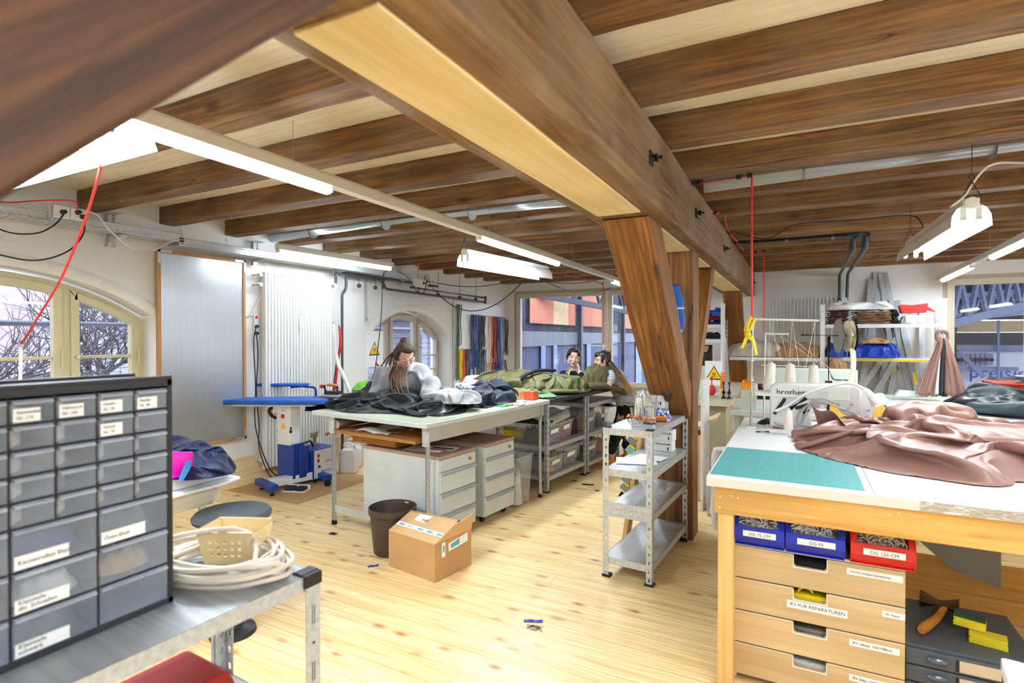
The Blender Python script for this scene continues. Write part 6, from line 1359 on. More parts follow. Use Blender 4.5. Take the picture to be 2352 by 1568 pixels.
# stacking bins with white cords
def stack_bin(x0, x1, mt, txt, label, seed):
    w = x1 - x0; T = thing('storage_bin', label, 'bin', ((x0 + x1) / 2, 2.62, dzt), 0, 'stacking bins under the table rail')
    h, d = .155, .28; prof_side = [(0, 0), (d, 0), (d, h), (.06, h), (-.005, .075), (.0, .02)]
    yf = -.075; t = .004; m = MB()
    for sx in (-1, 1): m.prism([(y, z) for y, z in [(.012, 0), (d, 0), (d, h), (.055, h), (-.012, .062), (-.012, .045)]], (sx * (w / 2) - (t if sx > 0 else 0), yf, 0), (0, 1, 0), (0, 0, 1), (t, 0, 0))
    m.box((-w / 2, yf + .012, 0), (w / 2, yf + d, t)).box((-w / 2, yf + d - t, 0), (w / 2, yf + d, h))
    m.add([(-w / 2, yf - .012, .045), (w / 2, yf - .012, .045), (w / 2, yf - .006, .085), (-w / 2, yf - .006, .085), (-w / 2, yf + .02, .002), (w / 2, yf + .02, .002)], [(0, 1, 2, 3), (4, 5, 1, 0)])
    m.box((-w / 2, yf - .008, .080), (w / 2, yf + .0, .088)).box((-w / 2 - .004, yf + .03, h - .006), (-w / 2 + .014, yf + d, h)).box((w / 2 - .014, yf + .03, h - .006), (w / 2 + .004, yf + d, h))
    for sx in (-1, 1): m.add([(sx * w / 2, yf - .008, .085), (sx * (w / 2 - .022), yf - .008, .085), (sx * (w / 2 - .022), yf + .045, h), (sx * w / 2, yf + .055, h)], [(0, 1, 2, 3)])
    m.build('bin_body', mt, T, local=True, solid=.002)
    lb = MB().box((-w * .3, yf - .0145, .048), (w * .34, yf - .0115, .072), m=0).text(txt, (0.005, yf - .0150, .0525), (1, 0, 0), (0, 0, 1), .0185, m=1, align='CENTER'); lb.build('bin_label', [M['paper'], M['ink']], T, local=True)
    r = random.Random(seed); mb = MB()
    for i in range(110):
        a, z_ = r.uniform(-w * .38, w * .34), r.uniform(.065, .11); y_ = r.uniform(yf + .012, yf + .12); th = r.uniform(-.9, .9); R0 = r.uniform(.008, .028)
        pts = [Vector((a + R0 * math.cos(q_) * 1.2, y_ + R0 * .3 * math.sin(q_ * 2), z_ + R0 * math.sin(q_) + .42 * (y_ - yf))) for q_ in [th + k_ * .55 for k_ in range(r.randint(4, 9))]]
        pts = [Vector((max(-w * .46, min(w * .46, p.x)), max(yf + .004, p.y), max(.008, p.z))) for p in pts]; mb.tube(spline(pts, 3), .0022, 5)
    mb.box((-w / 2 + .006, yf + .02, .006), (w / 2 - .006, yf + d - .006, .075)); o = mb.build('cords', M['cordwhite'] if mt != M['red'] else M['cordcream'], T, local=True, smooth='all'); o['kind'] = 'stuff'; return T
stack_bin(-.243, -.045, M['blue'], 'DG 75 CM', 'blue stacking bin of white cords labelled DG 75 CM', 1)
stack_bin(-.040, .172, M['blue'], 'DG 95', 'blue stacking bin of white cords labelled DG 95', 2)
stack_bin(.190, .402, M['red'], 'DG 120 CM', 'red stacking bin of cream cords labelled DG 120 CM', 3)
# flat steel file with things on it
fx0, fx1, fy0, fy1, fz = .378, .80, 2.60, 3.06, .30
T = thing('flat_file', 'low dark grey steel file cabinet with shell handles beside the birch drawers', 'cabinet', (.6, 2.8, 0))
MB().box((fx0, fy0 + .012, 0), (fx1, fy1, fz)).build('body', M['darkgrey'], T, bev=.003)
for i in range(4):
    z1 = fz - .012 - i * .066; D = MB().box((fx0 + .003, fy0, z1 - .060), (fx1 - .003, fy0 + .012, z1)).build('drawer', M['darkgrey'], T, bev=.003)
    for xx in (fx0 + .10, fx0 + .34): MB().ball((xx, fy0 - .002, z1 - .028), (.035, .014, .014), 14).build('shell_handle', M['shell'], D, smooth=True)
    MB().box((fx0 + .168, fy0 - .003, z1 - .052), (fx0 + .29, fy0, z1 - .010)).build('label_holder', M['tan_label'], D)
    MB().box((fx0 + .158, fy0 - .004, z1 - .052), (fx0 + .167, fy0, z1 - .010)).build('black_clip', M['ink'], D)
b = MB().box((fx0 + .14, fy0 - .0055, .115), (fx0 + .34, fy0 - .004, .14), m=0).text('Schiber 10mm', (fx0 + .17, fy0 - .006, .121), (1, 0, 0), (0, 0, 1), .014, m=1); b.build('drawer_label', [M['paper'], M['ink']], bpy.data.objects['flat_file'])
T = thing('rubber_mallet', 'brown cylinder mallet with orange wooden handle lying on the dark steel cabinet', 'mallet', (.52, 2.9, fz))
MB().cyl((.49, 2.99, fz + .037), (.62, 2.96, fz + .037), .036, n=24).cyl((.49, 2.99, fz + .037), (.488, 2.9905, fz + .037), .03, n=24).build('mallet_head', M['malletbrown'], T, smooth=True, bev=.003)
MB().tube([(.565, 2.94, fz + .03), (.52, 2.84, fz + .022), (.46, 2.73, fz + .02), (.445, 2.70, fz + .02)], [.012, .015, .019, .014], 16).build('handle', M['malletwood'], T, smooth=True)
def sponge(loc, rz, label):
    T = thing('sponge', label, 'sponge', loc, rz, 'yellow sponges on the dark steel cabinet')
    MB().prism([(-.05, 0), (.05, 0), (.05, .018), (.044, .024), (.05, .03), (.05, .034), (-.05, .034), (-.05, .03), (-.044, .024), (-.05, .018)], (0, -.032, 0), (1, 0, 0), (0, 0, 1), (0, .064, 0)).build('sponge_body', M['sponge'], T, local=True, bev=.003)
    return T
T = sponge((.665, 2.75, fz), R_(-12), 'yellow sponge on the dark steel cabinet, the lower one'); T.scale = (1.15, 1.1, 1.0)
T = sponge((.62, 2.80, fz + .036), R_(-16), 'yellow sponge with green scouring pad lying across the lower one')
MB().box((-.05, -.032, .034), (.05, .032, .042)).build('scouring_pad', M['scour'], T, local=True, bev=.002)
# planks and panels stored under the table
tag(MB().box((.32, 3.50, .12), (1.6, 3.52, .20)).build('stored_plank', M['pine']), 'thin pine plank low under the white table behind the steel cabinet', 'plank')
tag(MB().box((.3, 3.70, .0), (1.9, 3.73, .30)).build('stored_plank', M['pine'], bev=.002), 'wide pine plank standing on edge at the back under the white table', 'plank')
tag(MB().prism([(.24, .72), (.92, .72), (.92, .22), (.72, .28)], (0, 3.60, 0), (1, 0, 0), (0, 0, 1), (0, .018, 0)).build('stored_sheet', M['greypanel']), 'grey panel leaning under the white table above the steel cabinet', 'panel')
tag(MB().box((.94, 3.02, 0), (1.0, 3.08, .745)).build('timber_prop', M['pineZ'], bev=.002), 'square pine prop under the white table right of the sponges', 'prop')
T = thing('trolley_top', 'corner of a white laminated board edge at the bottom right of the photo', 'table', (.6, 1.55, 0))
MB().prism([(.425, 1.66), (.9, 1.60), (.9, 1.2), (.41, 1.2), (.395, 1.45)], (0, 0, .715), (1, 0, 0), (0, 1, 0), (0, 0, .035)).build('tabletop', M['white_top'], T, bev=.004)
for p in ((.5, 1.55), (.86, 1.5), (.5, 1.25), (.86, 1.25)): MB().cyl((p[0], p[1], 0), (p[0], p[1], .715), .015).build('leg', M['galv'], T, smooth=True)
# ---------------------------------------------------------------- big brown tarpaulin
tz1 = tz + .001
out_ = [(-.01, 3.50), (.0, 3.30), (.08, 3.14), (.22, 3.00), (.40, 2.87), (.62, 2.86), (.85, 2.95), (1.2, 3.0), (1.6, 3.3), (1.75, 3.9), (1.5, 4.3), (1.1, 4.34), (.75, 4.34), (.45, 4.15), (.22, 3.98), (.05, 3.9), (-.02, 3.72)]
T = thing('brown_tarpaulin', 'large dusty pink-brown tarpaulin heaped over the white table', 'tarpaulin', (.7, 3.6, tz))
draped('cloth_body', blob(out_), tz1, .215, M['tarp'], None, None, 100, 1.34, 5, parent=T, steps=220, kx=(1.22, 1.5), bend=.5)
# raised roll and cone of stiff cloth at the back of the heap
def sheet(name, f, nu, nv, mt, parent, th=.003): return MB().grid(f, nu, nv).build(name, mt, parent, smooth='all', solid=th)
draped('raised_fold', blob([(.46, 3.84), (.62, 3.76), (.80, 3.86), (.88, 4.02), (.76, 4.14), (.56, 4.06)]), tz1 + .06, .22, M['tarp'], None, None, 48, 1.7, 77, parent=T, dome=1.0, bend=.25, sup=.5)
def fold1(a, b): x = .12 + .18 * a; return Vector((x - .05 * b, 3.85 - .3 * a * b, tz + .02 + .17 * b * (1 - .45 * a) + .02 * math.sin(a * 8 + b * 3)))
sheet('standing_fold', fold1, 26, 14, M['tarp'], T)
def fold2(a, b): return Vector((1.15 + .5 * a, 3.75 + .25 * b - .1 * a, tz + .06 + .20 * b * math.sin(PI * min(1, a * 1.1 + .1)) ** .6 + .02 * math.sin(a * 9)))
sheet('standing_fold', fold2, 26, 12, M['tarp'], T)
# ---------------------------------------------------------------- sewing machine
T = thing('sewing_machine', 'white industrial sewing machine with long arm on the white table', 'sewing machine', (.12, 4.0, tz), R_(4))
MB().prism([(-.28, 0), (-.03, 0), (-.06, .12), (-.03, .165), (.10, .18), (.12, .12), (.20, .1), (.22, .1), (.225, .27), (.20, .30), (-.24, .30), (-.28, .27)], (0, .06, 0), (1, 0, 0), (0, 0, 1), (0, -.12, 0)).build('machine_arm', M['enamelg'], T, local=True, bev=.012, seg=3, smooth=True)
MB().prism([(-.02, 0), (.02, 0), (.045, .03), (.05, .17), (.02, .2), (-.04, .2), (-.045, .05)], (.245, .05, .08), (1, 0, 0), (0, 0, 1), (0, -.1, 0)).build('machine_head', M['white'], T, local=True, bev=.01, seg=3, smooth=True)
MB().box((.04, -.066, .20), (.16, -.02, .29)).box((-.12, -.065, .25), (.05, -.02, .285)).build('machine_cover', M['ivory'], T, local=True, bev=.004)
MB().text('brother', (-.245, -.0625, .225), (1, 0, 0), (0, 0, 1), .052, depth=.0006).build('lettering', M['ink'], T, local=True)
for c_, L_, a_ in ((-.225, .12, R_(58)), (-.10, .075, R_(20)), (-.075, .04, R_(50))):
    d_ = Vector((math.cos(a_), 0, math.sin(a_))); q = Vector((c_, -.066, .15 if c_ < -.2 else (.155 if L_ > .05 else .125)))
    MB().bar(q - d_ * L_ / 2, q + d_ * L_ / 2, .004, .02, up=(-d_.z, 0, d_.x)).build('black_bar', M['ink'], T, local=True)
MB().cyl((.235, -.03, .13), (.235, -.03, .0), .005, n=8).cyl((.235, -.03, .19), (.235, -.03, .1), .009, n=10).build('needle_bar', M['chrome'], T, local=True, smooth=True)
b = MB()
for x, z in ((.17, .18), (.15, .15), (.19, .12), (.26, .15), (.255, .11)): b.cyl((x, -.061, z), (x, -.075, z), .009, n=10)
b.build('tension_knob', M['chrome'], T, local=True, smooth=True)
MB().tube(spline([(-.04, -.08, .03), (-.1, -.085, .04), (-.2, -.08, .03), (-.26, -.05, .05), (-.26, .0, .12)]), .007, 8).tube(spline([(.19, -.075, .13), (.1, -.08, .16), (0, -.08, .19), (-.1, -.09, .14), (-.13, -.09, .03)]), .005, 8).tube(spline([(.1, -.08, .18), (.0, -.085, .215), (-.06, -.09, .16), (-.1, -.09, .06), (-.14, -.09, .03)]), .005, 8).build('air_tube', M['tubegrey'], T, local=True, smooth=True)
MB().box((-.3, -.12, -.0), (-.02, .1, .006)).build('bed_plate', M['white'], T, local=True)
# thread stand with tall poles
T = thing('thread_stand', 'cream metal thread stand with tall pole and top arm beside the machine', 'thread stand', (-.265, 3.93, tz))
px = lambda u, v, y=3.93: at(u, v, y=y)
MB().cyl((-.27, 3.93, tz), (-.262, 3.93, 1.62), .010, n=12).build('pole', M['ivory'], T, smooth=True)
MB().bar(px(1733, 733), px(1882, 736), .012, .014).build('top_arm', M['ivory'], T)
MB().bar(px(1712, 823), px(1800, 823), .006, .008).build('thread_bar', M['ivory'], T)
MB().bar(px(1735, 904), px(1880, 912), .03, .018).build('spool_rail', M['ivory'], T)
MB().cyl((-.285, 3.93, tz), (-.25, 3.93, tz), .0).box((-.295, 3.905, tz), (-.24, 3.955, tz + .008)).build('foot_plate', M['ivory'], T)
for z_ in (1.35, 1.12, 1.22): MB().cyl((-.266, 3.93, z_ - .012), (-.266, 3.93, z_ + .012), .016, n=12).build('clamp_ring', M['ivory'], T, smooth=True)
T = thing('thread_stand', 'second cream thread stand with shorter arm, behind the first', 'thread stand', (-.22, 4.6, tz))
MB().cyl(at(1755, 905, y=4.55) , at(1758, 766, y=4.55), .008, n=10).build('pole', M['ivory'], T, smooth=True)
MB().cyl((at(1755, 905, y=4.55).x, 4.55, .0), at(1755, 905, y=4.55), .008, n=10).build('pole', M['ivory'], T, smooth=True)
MB().bar(at(1756, 766, y=4.55), at(1812, 767, y=4.55), .012, .012).build('top_arm', M['ivory'], T)
MB().bar(at(1748, 838, y=4.55), at(1860, 842, y=4.55), .005, .006).build('thread_bar', M['ivory'], T)
# cones of thread on a round plate
T = thing('spool_plate', 'cream spool plate carrying the thread cones', 'plate', (-.05, 4.2, 1.11))
MB().prism([(-.24, -.06), (.18, -.06), (.2, .05), (-.22, .09)], (-.04, 4.25, 1.105), (1, 0, 0), (0, 1, 0), (0, 0, .008)).build('plate', M['ivory'], T, bev=.003)
MB().cyl((-.04, 4.27, .0), (-.04, 4.27, 1.105), .012).build('plate_pole', M['ivory'], T)
def cone_thread(u, v, y, r, h, label, tilt=0):
    p = at(u, v, y=y); T = thing('thread_cone', label, 'thread', p, 0, 'white thread cones by the sewing machine'); T.rotation_euler = (0, tilt, 0)
    MB().lathe([(0, 0), (r, 0), (r * 1.02, .01), (r * .70, h * .96), (r * .6, h), (0, h)], n=28).build('cone', M['threadwhite'], T, local=True, smooth=True)
    MB().cyl((0, 0, h), (0, 0, h + .012), r * .35, n=12).build('cone_core', M['ivory'], T, local=True); return T
cone_thread(1765, 891, 4.25, .039, .175, 'tall white thread cone, left of the three on the spool plate', R_(6))
cone_thread(1815, 893, 4.25, .038, .170, 'tall white thread cone, middle of the three on the spool plate')
cone_thread(1869, 895, 4.25, .038, .168, 'tall white thread cone, right of the three on the spool plate')
cone_thread(1811, 986, 3.75, .026, .115, 'short white thread cone standing on the table before the machine')
for i, (dx_, h) in enumerate(((-.115, .05), (-.235, .045), (.02, .05))): tag(MB().lathe([(0, 0), (.022, 0), (.02, h), (0, h)], (-.04 + dx_, 4.315, 1.113), 14).build('thread_spool', M['mint'] if i == 0 else M['threadwhite'], smooth=True), ['small mint green spool behind the gap between left and middle cones', 'small white spool left of the tall cones', 'small white spool behind the middle and right cones'][i], 'spool')
mb = MB(); ends = [((1765, 842), (1768, 735)), ((1765, 842), (1777, 738)), ((1812, 843), (1820, 737)), ((1812, 843), (1795, 768)), ((1870, 845), (1872, 738)), ((1870, 845), (1860, 800)), ((1790, 770), (1960, 890)), ((1812, 770), (1935, 870)), ((1768, 738), (1795, 830)), ((1820, 738), (1835, 840)), ((1872, 738), (1850, 845))]
for a, b_ in ends: mb.tube([at(*a, y=4.2), at(*b_, y=3.98)], .0012, 4)
tag(mb.build('sewing_thread', M['threadwhite']), 'fine white threads running from the cones up to the stand arms', 'thread', kind='stuff')
# tape measure hanging from the stand
T = thing('tape_measure', 'yellow tape measure knotted round the top of the thread stand', 'tape measure', at(1722, 780, y=3.9))
def ribbon(pts, w, side=None): 
    P = spline([at(u, v, y=3.90 - .012 * i) for i, (u, v) in enumerate(pts)], 6); mb = MB(); vs = []
    for i, p in enumerate(P): s = _R * (w / 2); vs += [p - s, p + s]
    mb.add(vs, [(2 * i, 2 * i + 1, 2 * i + 3, 2 * i + 2) for i in range(len(P) - 1)]); return mb
for pts in ([(1727, 724), (1718, 750), (1716, 768), (1712, 780), (1704, 800)], [(1735, 730), (1726, 752), (1716, 770), (1730, 785), (1737, 815)], [(1724, 728), (1712, 755), (1716, 772), (1709, 790), (1703, 798)], [(1718, 768), (1728, 775), (1733, 795), (1736, 812)]):
    ribbon(pts, .02).build('tape', M['measure'], T, smooth='all', solid=.001)
MB().ball(at(1717, 768, y=3.87), .02, 12).build('knot', M['measure'], T, smooth=True)
# tape reels on a black stand
T = thing('tape_reel_stand', 'black stand with two thin reels of cream tape above the sewing machine', 'reel stand', (.2, 4.3, tz))
q = at(1903, 885, y=4.25); MB().cyl((q.x, q.y, tz), (q.x, q.y, 1.50), .011, n=12).box((q.x - .02, q.y - .02, 1.10), (q.x + .02, q.y + .02, 1.20)).build('pole', M['black'], T, smooth=True)
MB().cyl(at(1840, 769, y=4.25), at(1945, 771, y=4.25), .006, n=8).build('axle', M['black'], T)
for u, m_, rr in ((1926, 'greyreel', .145), (1946, 'creamtape', .13), (1957, 'black', .14)):
    c_ = at(u, 772, y=4.25); ax = (_R * .966 - _F * .258); ax.z = 0; ax.normalize(); MB().cyl(c_ - ax * .003, c_ + ax * (.003 if m_ != 'creamtape' else .022), rr * .8, n=40).build('reel', M[m_], T, smooth=True)
P_ = [at(1958, 800, y=4.18), at(1960, 835, y=4.18), at(1955, 870, y=4.18), at(1942, 895, y=4.15), at(1925, 905, y=4.1)]
mb = MB(); vs = []
for p in spline(P_, 6): vs += [p - _R * .018, p + _R * .018]
mb.add(vs, [(2 * i, 2 * i + 1, 2 * i + 3, 2 * i + 2) for i in range(len(vs) // 2 - 1)]); mb.build('hanging_tape', M['creamtape'], T, smooth='all', solid=.001)
MB().tube(bend([at(1905, 850, y=4.2), at(1913, 872, y=4.2), at(1950, 873, y=4.2)], .02), .004, 8).build('guide_wire', M['black'], T, smooth=True)
# machine lamp
T = thing('machine_lamp', 'white swan-neck lamp with square shade over the sewing machine', 'lamp', at(1778, 945, y=3.82))
MB().tube(spline([at(1778, 945, y=3.82), at(1812, 930, y=3.82), at(1850, 905, y=3.82), at(1900, 888, y=3.82), at(1950, 880, y=3.82), at(1985, 893, y=3.82)]), .009, 10).build('swan_neck', M['white'], T, smooth=True)
MB().tube([at(1815, 938, y=3.8), at(1852, 914, y=3.8)], .013, 10).build('black_sleeve', M['black'], T, smooth=True)
s0, s1 = at(1984, 898, y=3.82), at(2010, 918, y=3.82)
MB().bar(s0 + Vector((0, 0, .01)), s1 + Vector((.01, -.01, -.02)), .07, .02, up=(.3, 0, 1)).prism([(-.035, -.035), (.035, -.035), (.035, .035), (-.035, .035)], s1, (.9, .2, .3), (-.3, .1, .9), (.02, -.02, .0)).build('lamp_shade', M['white'], T, bev=.003)
# small things on the table
T = thing('seam_ripper', 'small black and white tool lying in front of the thread stand', 'tool', (-.18, 3.72, tz))
MB().tube([at(1738, 991, z=tz + .006), at(1766, 991, z=tz + .006)], .005, 8).build('blade_part', M['ink'], T, smooth=True); MB().ball(at(1778, 991, z=tz + .01), (.03, .018, .01), 14).build('handle', M['white'], T, smooth=True)
tag(MB().cyl((-.14, 3.92, tz + .012), (-.03, 3.90, tz + .012), .011, n=14).build('wooden_dowel', M['handlewood'], smooth=True), 'short wooden dowel on the table under the machine arm', 'dowel')
cloth_pile('bobbin_pile', blob([(-.24, 4.10), (-.12, 4.08), (-.10, 4.2), (-.22, 4.24)]), tz, .03, M['jnavy'], 'dark blue dish of bits behind the thread stand', 'dish', 30, 10, 81)
# second machine behind (long beam arm, pale green)
T = thing('overlock_machine', 'pale green-white industrial machine with long flat arm behind the first machine', 'sewing machine', (.2, 5.0, 0))
a_, b_ = at(1755, 895, y=5.0), at(1968, 870, y=5.0)
MB().box((at(1755, 900, y=5).x, 4.93, 1.05), (at(1968, 900, y=5).x, 5.08, 1.24)).build('machine_arm', M['mintgrey'], T, bev=.006)
MB().box((-.5, 4.92, .84), (.62, 5.4, .88)).build('tabletop', M['greyboxl'], T, bev=.003)
for x, y in ((-.45, 4.97), (.57, 4.97), (-.45, 5.35), (.57, 5.35)): MB().box((x - .02, y - .02, 0), (x + .02, y + .02, .84)).build('leg', M['greybox'], T)
MB().box((.25, 4.95, .88), (.45, 5.05, 1.05)).build('machine_foot', M['mintgrey'], T); MB().box((-.42, 4.95, .88), (-.3, 5.05, 1.05)).build('machine_foot', M['mintgrey'], T)
# wooden chair back
T = thing('work_chair', 'chair with yellow wooden back and black rim behind the sewing machine', 'chair', (.37, 4.46, 0), R_(8))
MB().prism([(-.17, 0), (.17, 0), (.18, .1), (.17, .22), (.13, .25), (-.13, .25), (-.17, .22), (-.18, .1)], (0, 0, .80), (1, 0, 0), (0, 0, 1), (0, .015, 0)).build('backrest', M['chairwood'], T, local=True, bev=.004)
MB().tube([(-.18, .007, .8), (-.18, .007, 1.0), (-.14, .007, 1.055), (.14, .007, 1.055), (.18, .007, 1.0), (.18, .007, .8)], .008, 8).build('back_rim', M['black'], T, local=True, smooth=True)
MB().box((-.2, .02, .50), (.2, .42, .54)).build('seat', M['chairwood'], T, local=True, bev=.01)
MB().cyl((0, .2, .08), (0, .2, .5), .025).build('column', M['dark_metal'], T, local=True)
MB().bar((-.0, .015, .5), (.0, .015, .82), .05, .008, up=(0, 1, 0)).build('back_strut', M['black'], T, local=True)
for i in range(5): a = 2 * PI * i / 5; MB().bar((0, .2, .09), (.26 * math.cos(a), .2 + .26 * math.sin(a), .05), .03, .025).cyl((.26 * math.cos(a), .2 + .26 * math.sin(a) - .01, .025), (.26 * math.cos(a), .2 + .26 * math.sin(a) + .01, .025), .025, n=12).build('star_leg', M['black'], T, local=True)
# ================================================================ FAR WALL AND RIGHT BACKGROUND
T = thing('radiator', 'wide white tube radiator on the far wall behind the shelving', 'radiator', (.06, 9.33, .5))
mb = MB()
for i in range(20): mb.cyl((-.39 + .91 * i / 19, 9.31, .52), (-.39 + .91 * i / 19, 9.31, 2.07), .012, n=8)
mb.box((-.41, 9.315, 2.04), (.54, 9.345, 2.075)).box((-.41, 9.315, .52), (.54, 9.345, .555)).build('radiator_body', M['enamel'], T, smooth=True)
MB().cyl((.54, 9.33, 2.03), (.62, 9.33, 2.03), .016).cyl((.60, 9.30, 2.03), (.60, 9.24, 2.03), .035).build('valve', M['white'], T, smooth=True)
T = thing('heating_pipe', 'two grey pipes under the joists bending down to the far radiator', 'pipe', (.5, 7, 2.4))
for k, (dx_, dz_) in enumerate(((0, 0), (.10, .012))):
    zz = 2.43 + dz_
    pipe(bend([(-.58, 6.15 - .0 * k, zz + .03), (.47 + dx_, 6.15, zz + .03), (.47 + dx_, 6.15, zz - .10), (.54 + dx_, 9.28, 2.40), (.54 + dx_ * .9, 9.28, 2.02)], .05), .021, par=T)
    MB().cyl((.47 + dx_, 6.14, zz + .02), (.475 + dx_, 6.3, zz - .09), .032, n=12).build('insulation_sleeve', M['pipe'], T, smooth=True)
for x_ in (-.1, .3): MB().cyl((x_, 6.15, 2.44), (x_, 6.15, 2.49), .006, n=6).cyl((x_ - .012, 6.15, 2.455), (x_ + .012, 6.15, 2.455), .03, n=12).build('pipe_clamp', M['galv'], T, smooth=True)
# ventilation duct between joists
def duct(x0, x1, label):
    T = thing('ventilation_duct', label, 'duct', ((x0 + x1) / 2, 3.93, 2.5))
    MB().cyl((x0, 3.955, 2.545), (x1, 3.955, 2.545), .062, n=24).build('duct_tube', M['ductalu'], T, smooth=True)
    x = x0 + .6
    while x < x1: MB().cyl((x - .006, 3.955, 2.545), (x + .006, 3.955, 2.545), .066, n=24).build('seam_ring', M['galv'], T, smooth=True); x += .93
duct(-4.9, -1.02, 'shiny round metal duct between the joists left of the girder'); duct(-.57, 4.6, 'shiny round metal duct between the joists right of the girder')
# shelving frames
def frame_shelf(name, label, posts, shelves, y0, y1):
    T = thing(name, label, 'shelf', (posts[0][0], (y0 + y1) / 2, 0))
    for x, zt in posts:
        MB().box((x - .028, y0, 0), (x + .028, y0 + .012, zt)).build('front_post', M['white'], T, bev=.002)
        mb = MB(); perf(mb, (x - .02, y1 - .02, .02), (1, 0, 0), (0, 0, 1), 1, int(zt / .06), .04, .06, .012, .03); mb.box((x - .022, y1 - .018, .02), (x - .018, y1, zt)); mb.build('rear_post', M['galv'], T)
    for x0, x1, z in shelves:
        MB().box((x0, y0 + .012, z - .004), (x1, y1, z)).box((x0, y0 + .0, z - .045), (x1, y0 + .012, z + .003)).build('shelf', M['shelfwhite'], T, bev=.001)
    return T
frame_shelf('shelf_frame', 'white metal shelf rack with folders and bags left of the far brace', [(-.91, 1.95)], [(-1.75, -.93, 1.66), (-1.75, -.93, 1.455), (-1.75, -.93, 1.085), (-1.75, -.93, .72)], 8.0, 8.45)
T_ = frame_shelf('shelf_frame', 'long white metal shelving across the far wall', [(.30, 1.93), (1.62, 1.97)], [(-.88, .27, 1.20), (.33, 1.56, 1.655), (.33, 1.56, 1.215)], 8.55, 8.98)
MB().box((.62, 8.545, 1.175), (1.56, 8.55, 1.20)).build('yellow_edge_tape', M['yellow'], T_)
# folded fabric stacks
def folded(x0, x1, y0, y1, z0, z1, n, mt, label, seed, grp=None):
    T = thing('folded_fabric', label, 'fabric', ((x0 + x1) / 2, (y0 + y1) / 2, z0)); r = random.Random(seed); h = (z1 - z0) / n
    for i in range(n):
        dx_, dy_ = r.uniform(-.015, .015), r.uniform(-.02, .01); sg = r.uniform(-.01, .01)
        mb = MB().tube([(x0 + dx_ + (x1 - x0) * q / 8, (y0 + y1) / 2 + dy_, z0 + h * (i + .5) + .006 * math.sin(q * 1.7 + i)) for q in range(9)], h * .5, 12, flat=1)
        mb.v = [(p[0], (y0 + y1) / 2 + dy_ + (p[1] - (y0 + y1) / 2 - dy_) * (y1 - y0) / h * .98, max(z0 + .001, p[2])) for p in mb.v]
        mb.build('fold_layer', mt, T, smooth='all')
    return T
folded(.36, .60, 8.58, 8.9, 1.656, 1.86, 7, M['brownfold'], 'neat stack of brown folded tarpaulins on the long top shelf', 1)
folded(.66, 1.08, 8.58, 8.9, 1.656, 1.83, 8, M['tanfold'], 'loose stack of tan folded tarpaulins on the long top shelf', 2)
draped('plastic_sheet', blob([(.38, 8.58), (.95, 8.56), (1.1, 8.7), (1.0, 8.92), (.42, 8.9)]), 1.845, .12, M['cwhite'], 'crumpled whitish plastic sheet on top of the folded tarpaulins', 'sheet', 30, 1.4, 91, dome=.9)
folded(1.10, 1.16, 8.58, 8.85, 1.656, 1.85, 2, M['cblack'], 'dark folded edge piece leaning right of the tan stack', 4)
T = thing('small_parts_bin', 'red plastic bin perched on a white bag on the long top shelf', 'bin', (1.32, 8.7, 1.83))
MB().prism([(0, 0), (.26, 0), (.28, .12), (.12, .10), (.0, .11), (-.02, .1)], (1.19, 8.62, 1.80), (1, 0, 0), (0, 0, 1), (0, .16, 0)).build('bin_body', M['red'], T, bev=.004)
MB().prism([(0, 0), (.14, -.04), (.0, .08)], (1.42, 8.63, 1.84), (1, 0, 0), (0, 0, 1), (0, .01, 0)).build('bin_flap', M['red'], T)
draped('white_bag', blob([(1.2, 8.6), (1.4, 8.6), (1.42, 8.8), (1.22, 8.82)]), 1.656, .15, M['cwhite'], 'white bag under the red bin on the long top shelf', 'bag', 30, 1.4, 93, dome=.9)
draped('canvas_bag', blob([(-.86, 8.58), (-.5, 8.57), (-.2, 8.6), (-.22, 8.9), (-.6, 8.93), (-.88, 8.85)]), 1.201, .30, M['canvas'], 'cream canvas bag with straps on the middle shelf behind the tape measure', 'bag', 36, 1.4, 94, dome=.9)
draped('folded_tarp', blob([(-.28, 8.58), (.05, 8.57), (.26, 8.6), (.26, 8.9), (-.1, 8.94), (-.3, 8.85)]), 1.201, .26, M['tanfold'], 'tan tarpaulin bundle on the middle shelf in front of the radiator', 'tarpaulin', 36, 1.4, 95, dome=.9)
draped('blue_bag', blob([(.66, 8.52), (1.0, 8.5), (1.18, 8.6), (1.1, 8.86), (.8, 8.92), (.62, 8.75)]), 1.216, .25, M['bagroyal'], 'shiny royal blue bag with tan patch on the lower long shelf', 'bag', 30, 1.4, 96, dome=.9)
draped('tan_patch', blob([(.76, 8.53), (.98, 8.53), (1.08, 8.62), (.95, 8.7), (.8, 8.68)]), 1.40, .09, M['tanfold'], 'tan fabric piece on top of the royal blue bag', 'fabric', 30, 1.4, 97, dome=.9)
draped('blue_bag', blob([(.36, 8.5), (.52, 8.48), (.58, 8.6), (.5, 8.8), (.36, 8.78)]), 1.216, .26, M['bagroyal'], 'blue and tan bag on the lower long shelf behind the tape reel', 'bag', 30, 1.4, 98, dome=.9)
draped('tan_pouch', blob([(.36, 8.4), (.55, 8.4), (.56, 8.5), (.36, 8.5)]), 1.05, .18, M['tanfold'], 'tan pouch hanging below the blue bag behind the tape reel', 'pouch', 30, 1.4, 99, dome=.9)
for i, (c_, z_) in enumerate((('bagroyal', 1.661), ('zred', 1.72), ('bagblue', 1.77), ('bagroyal', 1.82))): draped('garment_bundle', blob([(-1.5, 8.05), (-.98, 8.02), (-.96, 8.35), (-1.45, 8.38)]), z_, .08, M[c_], ['royal blue garment at the bottom', 'red garment second from below', 'light blue garment third from below', 'blue garment on the very top'][i] + ' of the heap on the upper left shelf', 'garment', 26, 1.4, 100 + i)
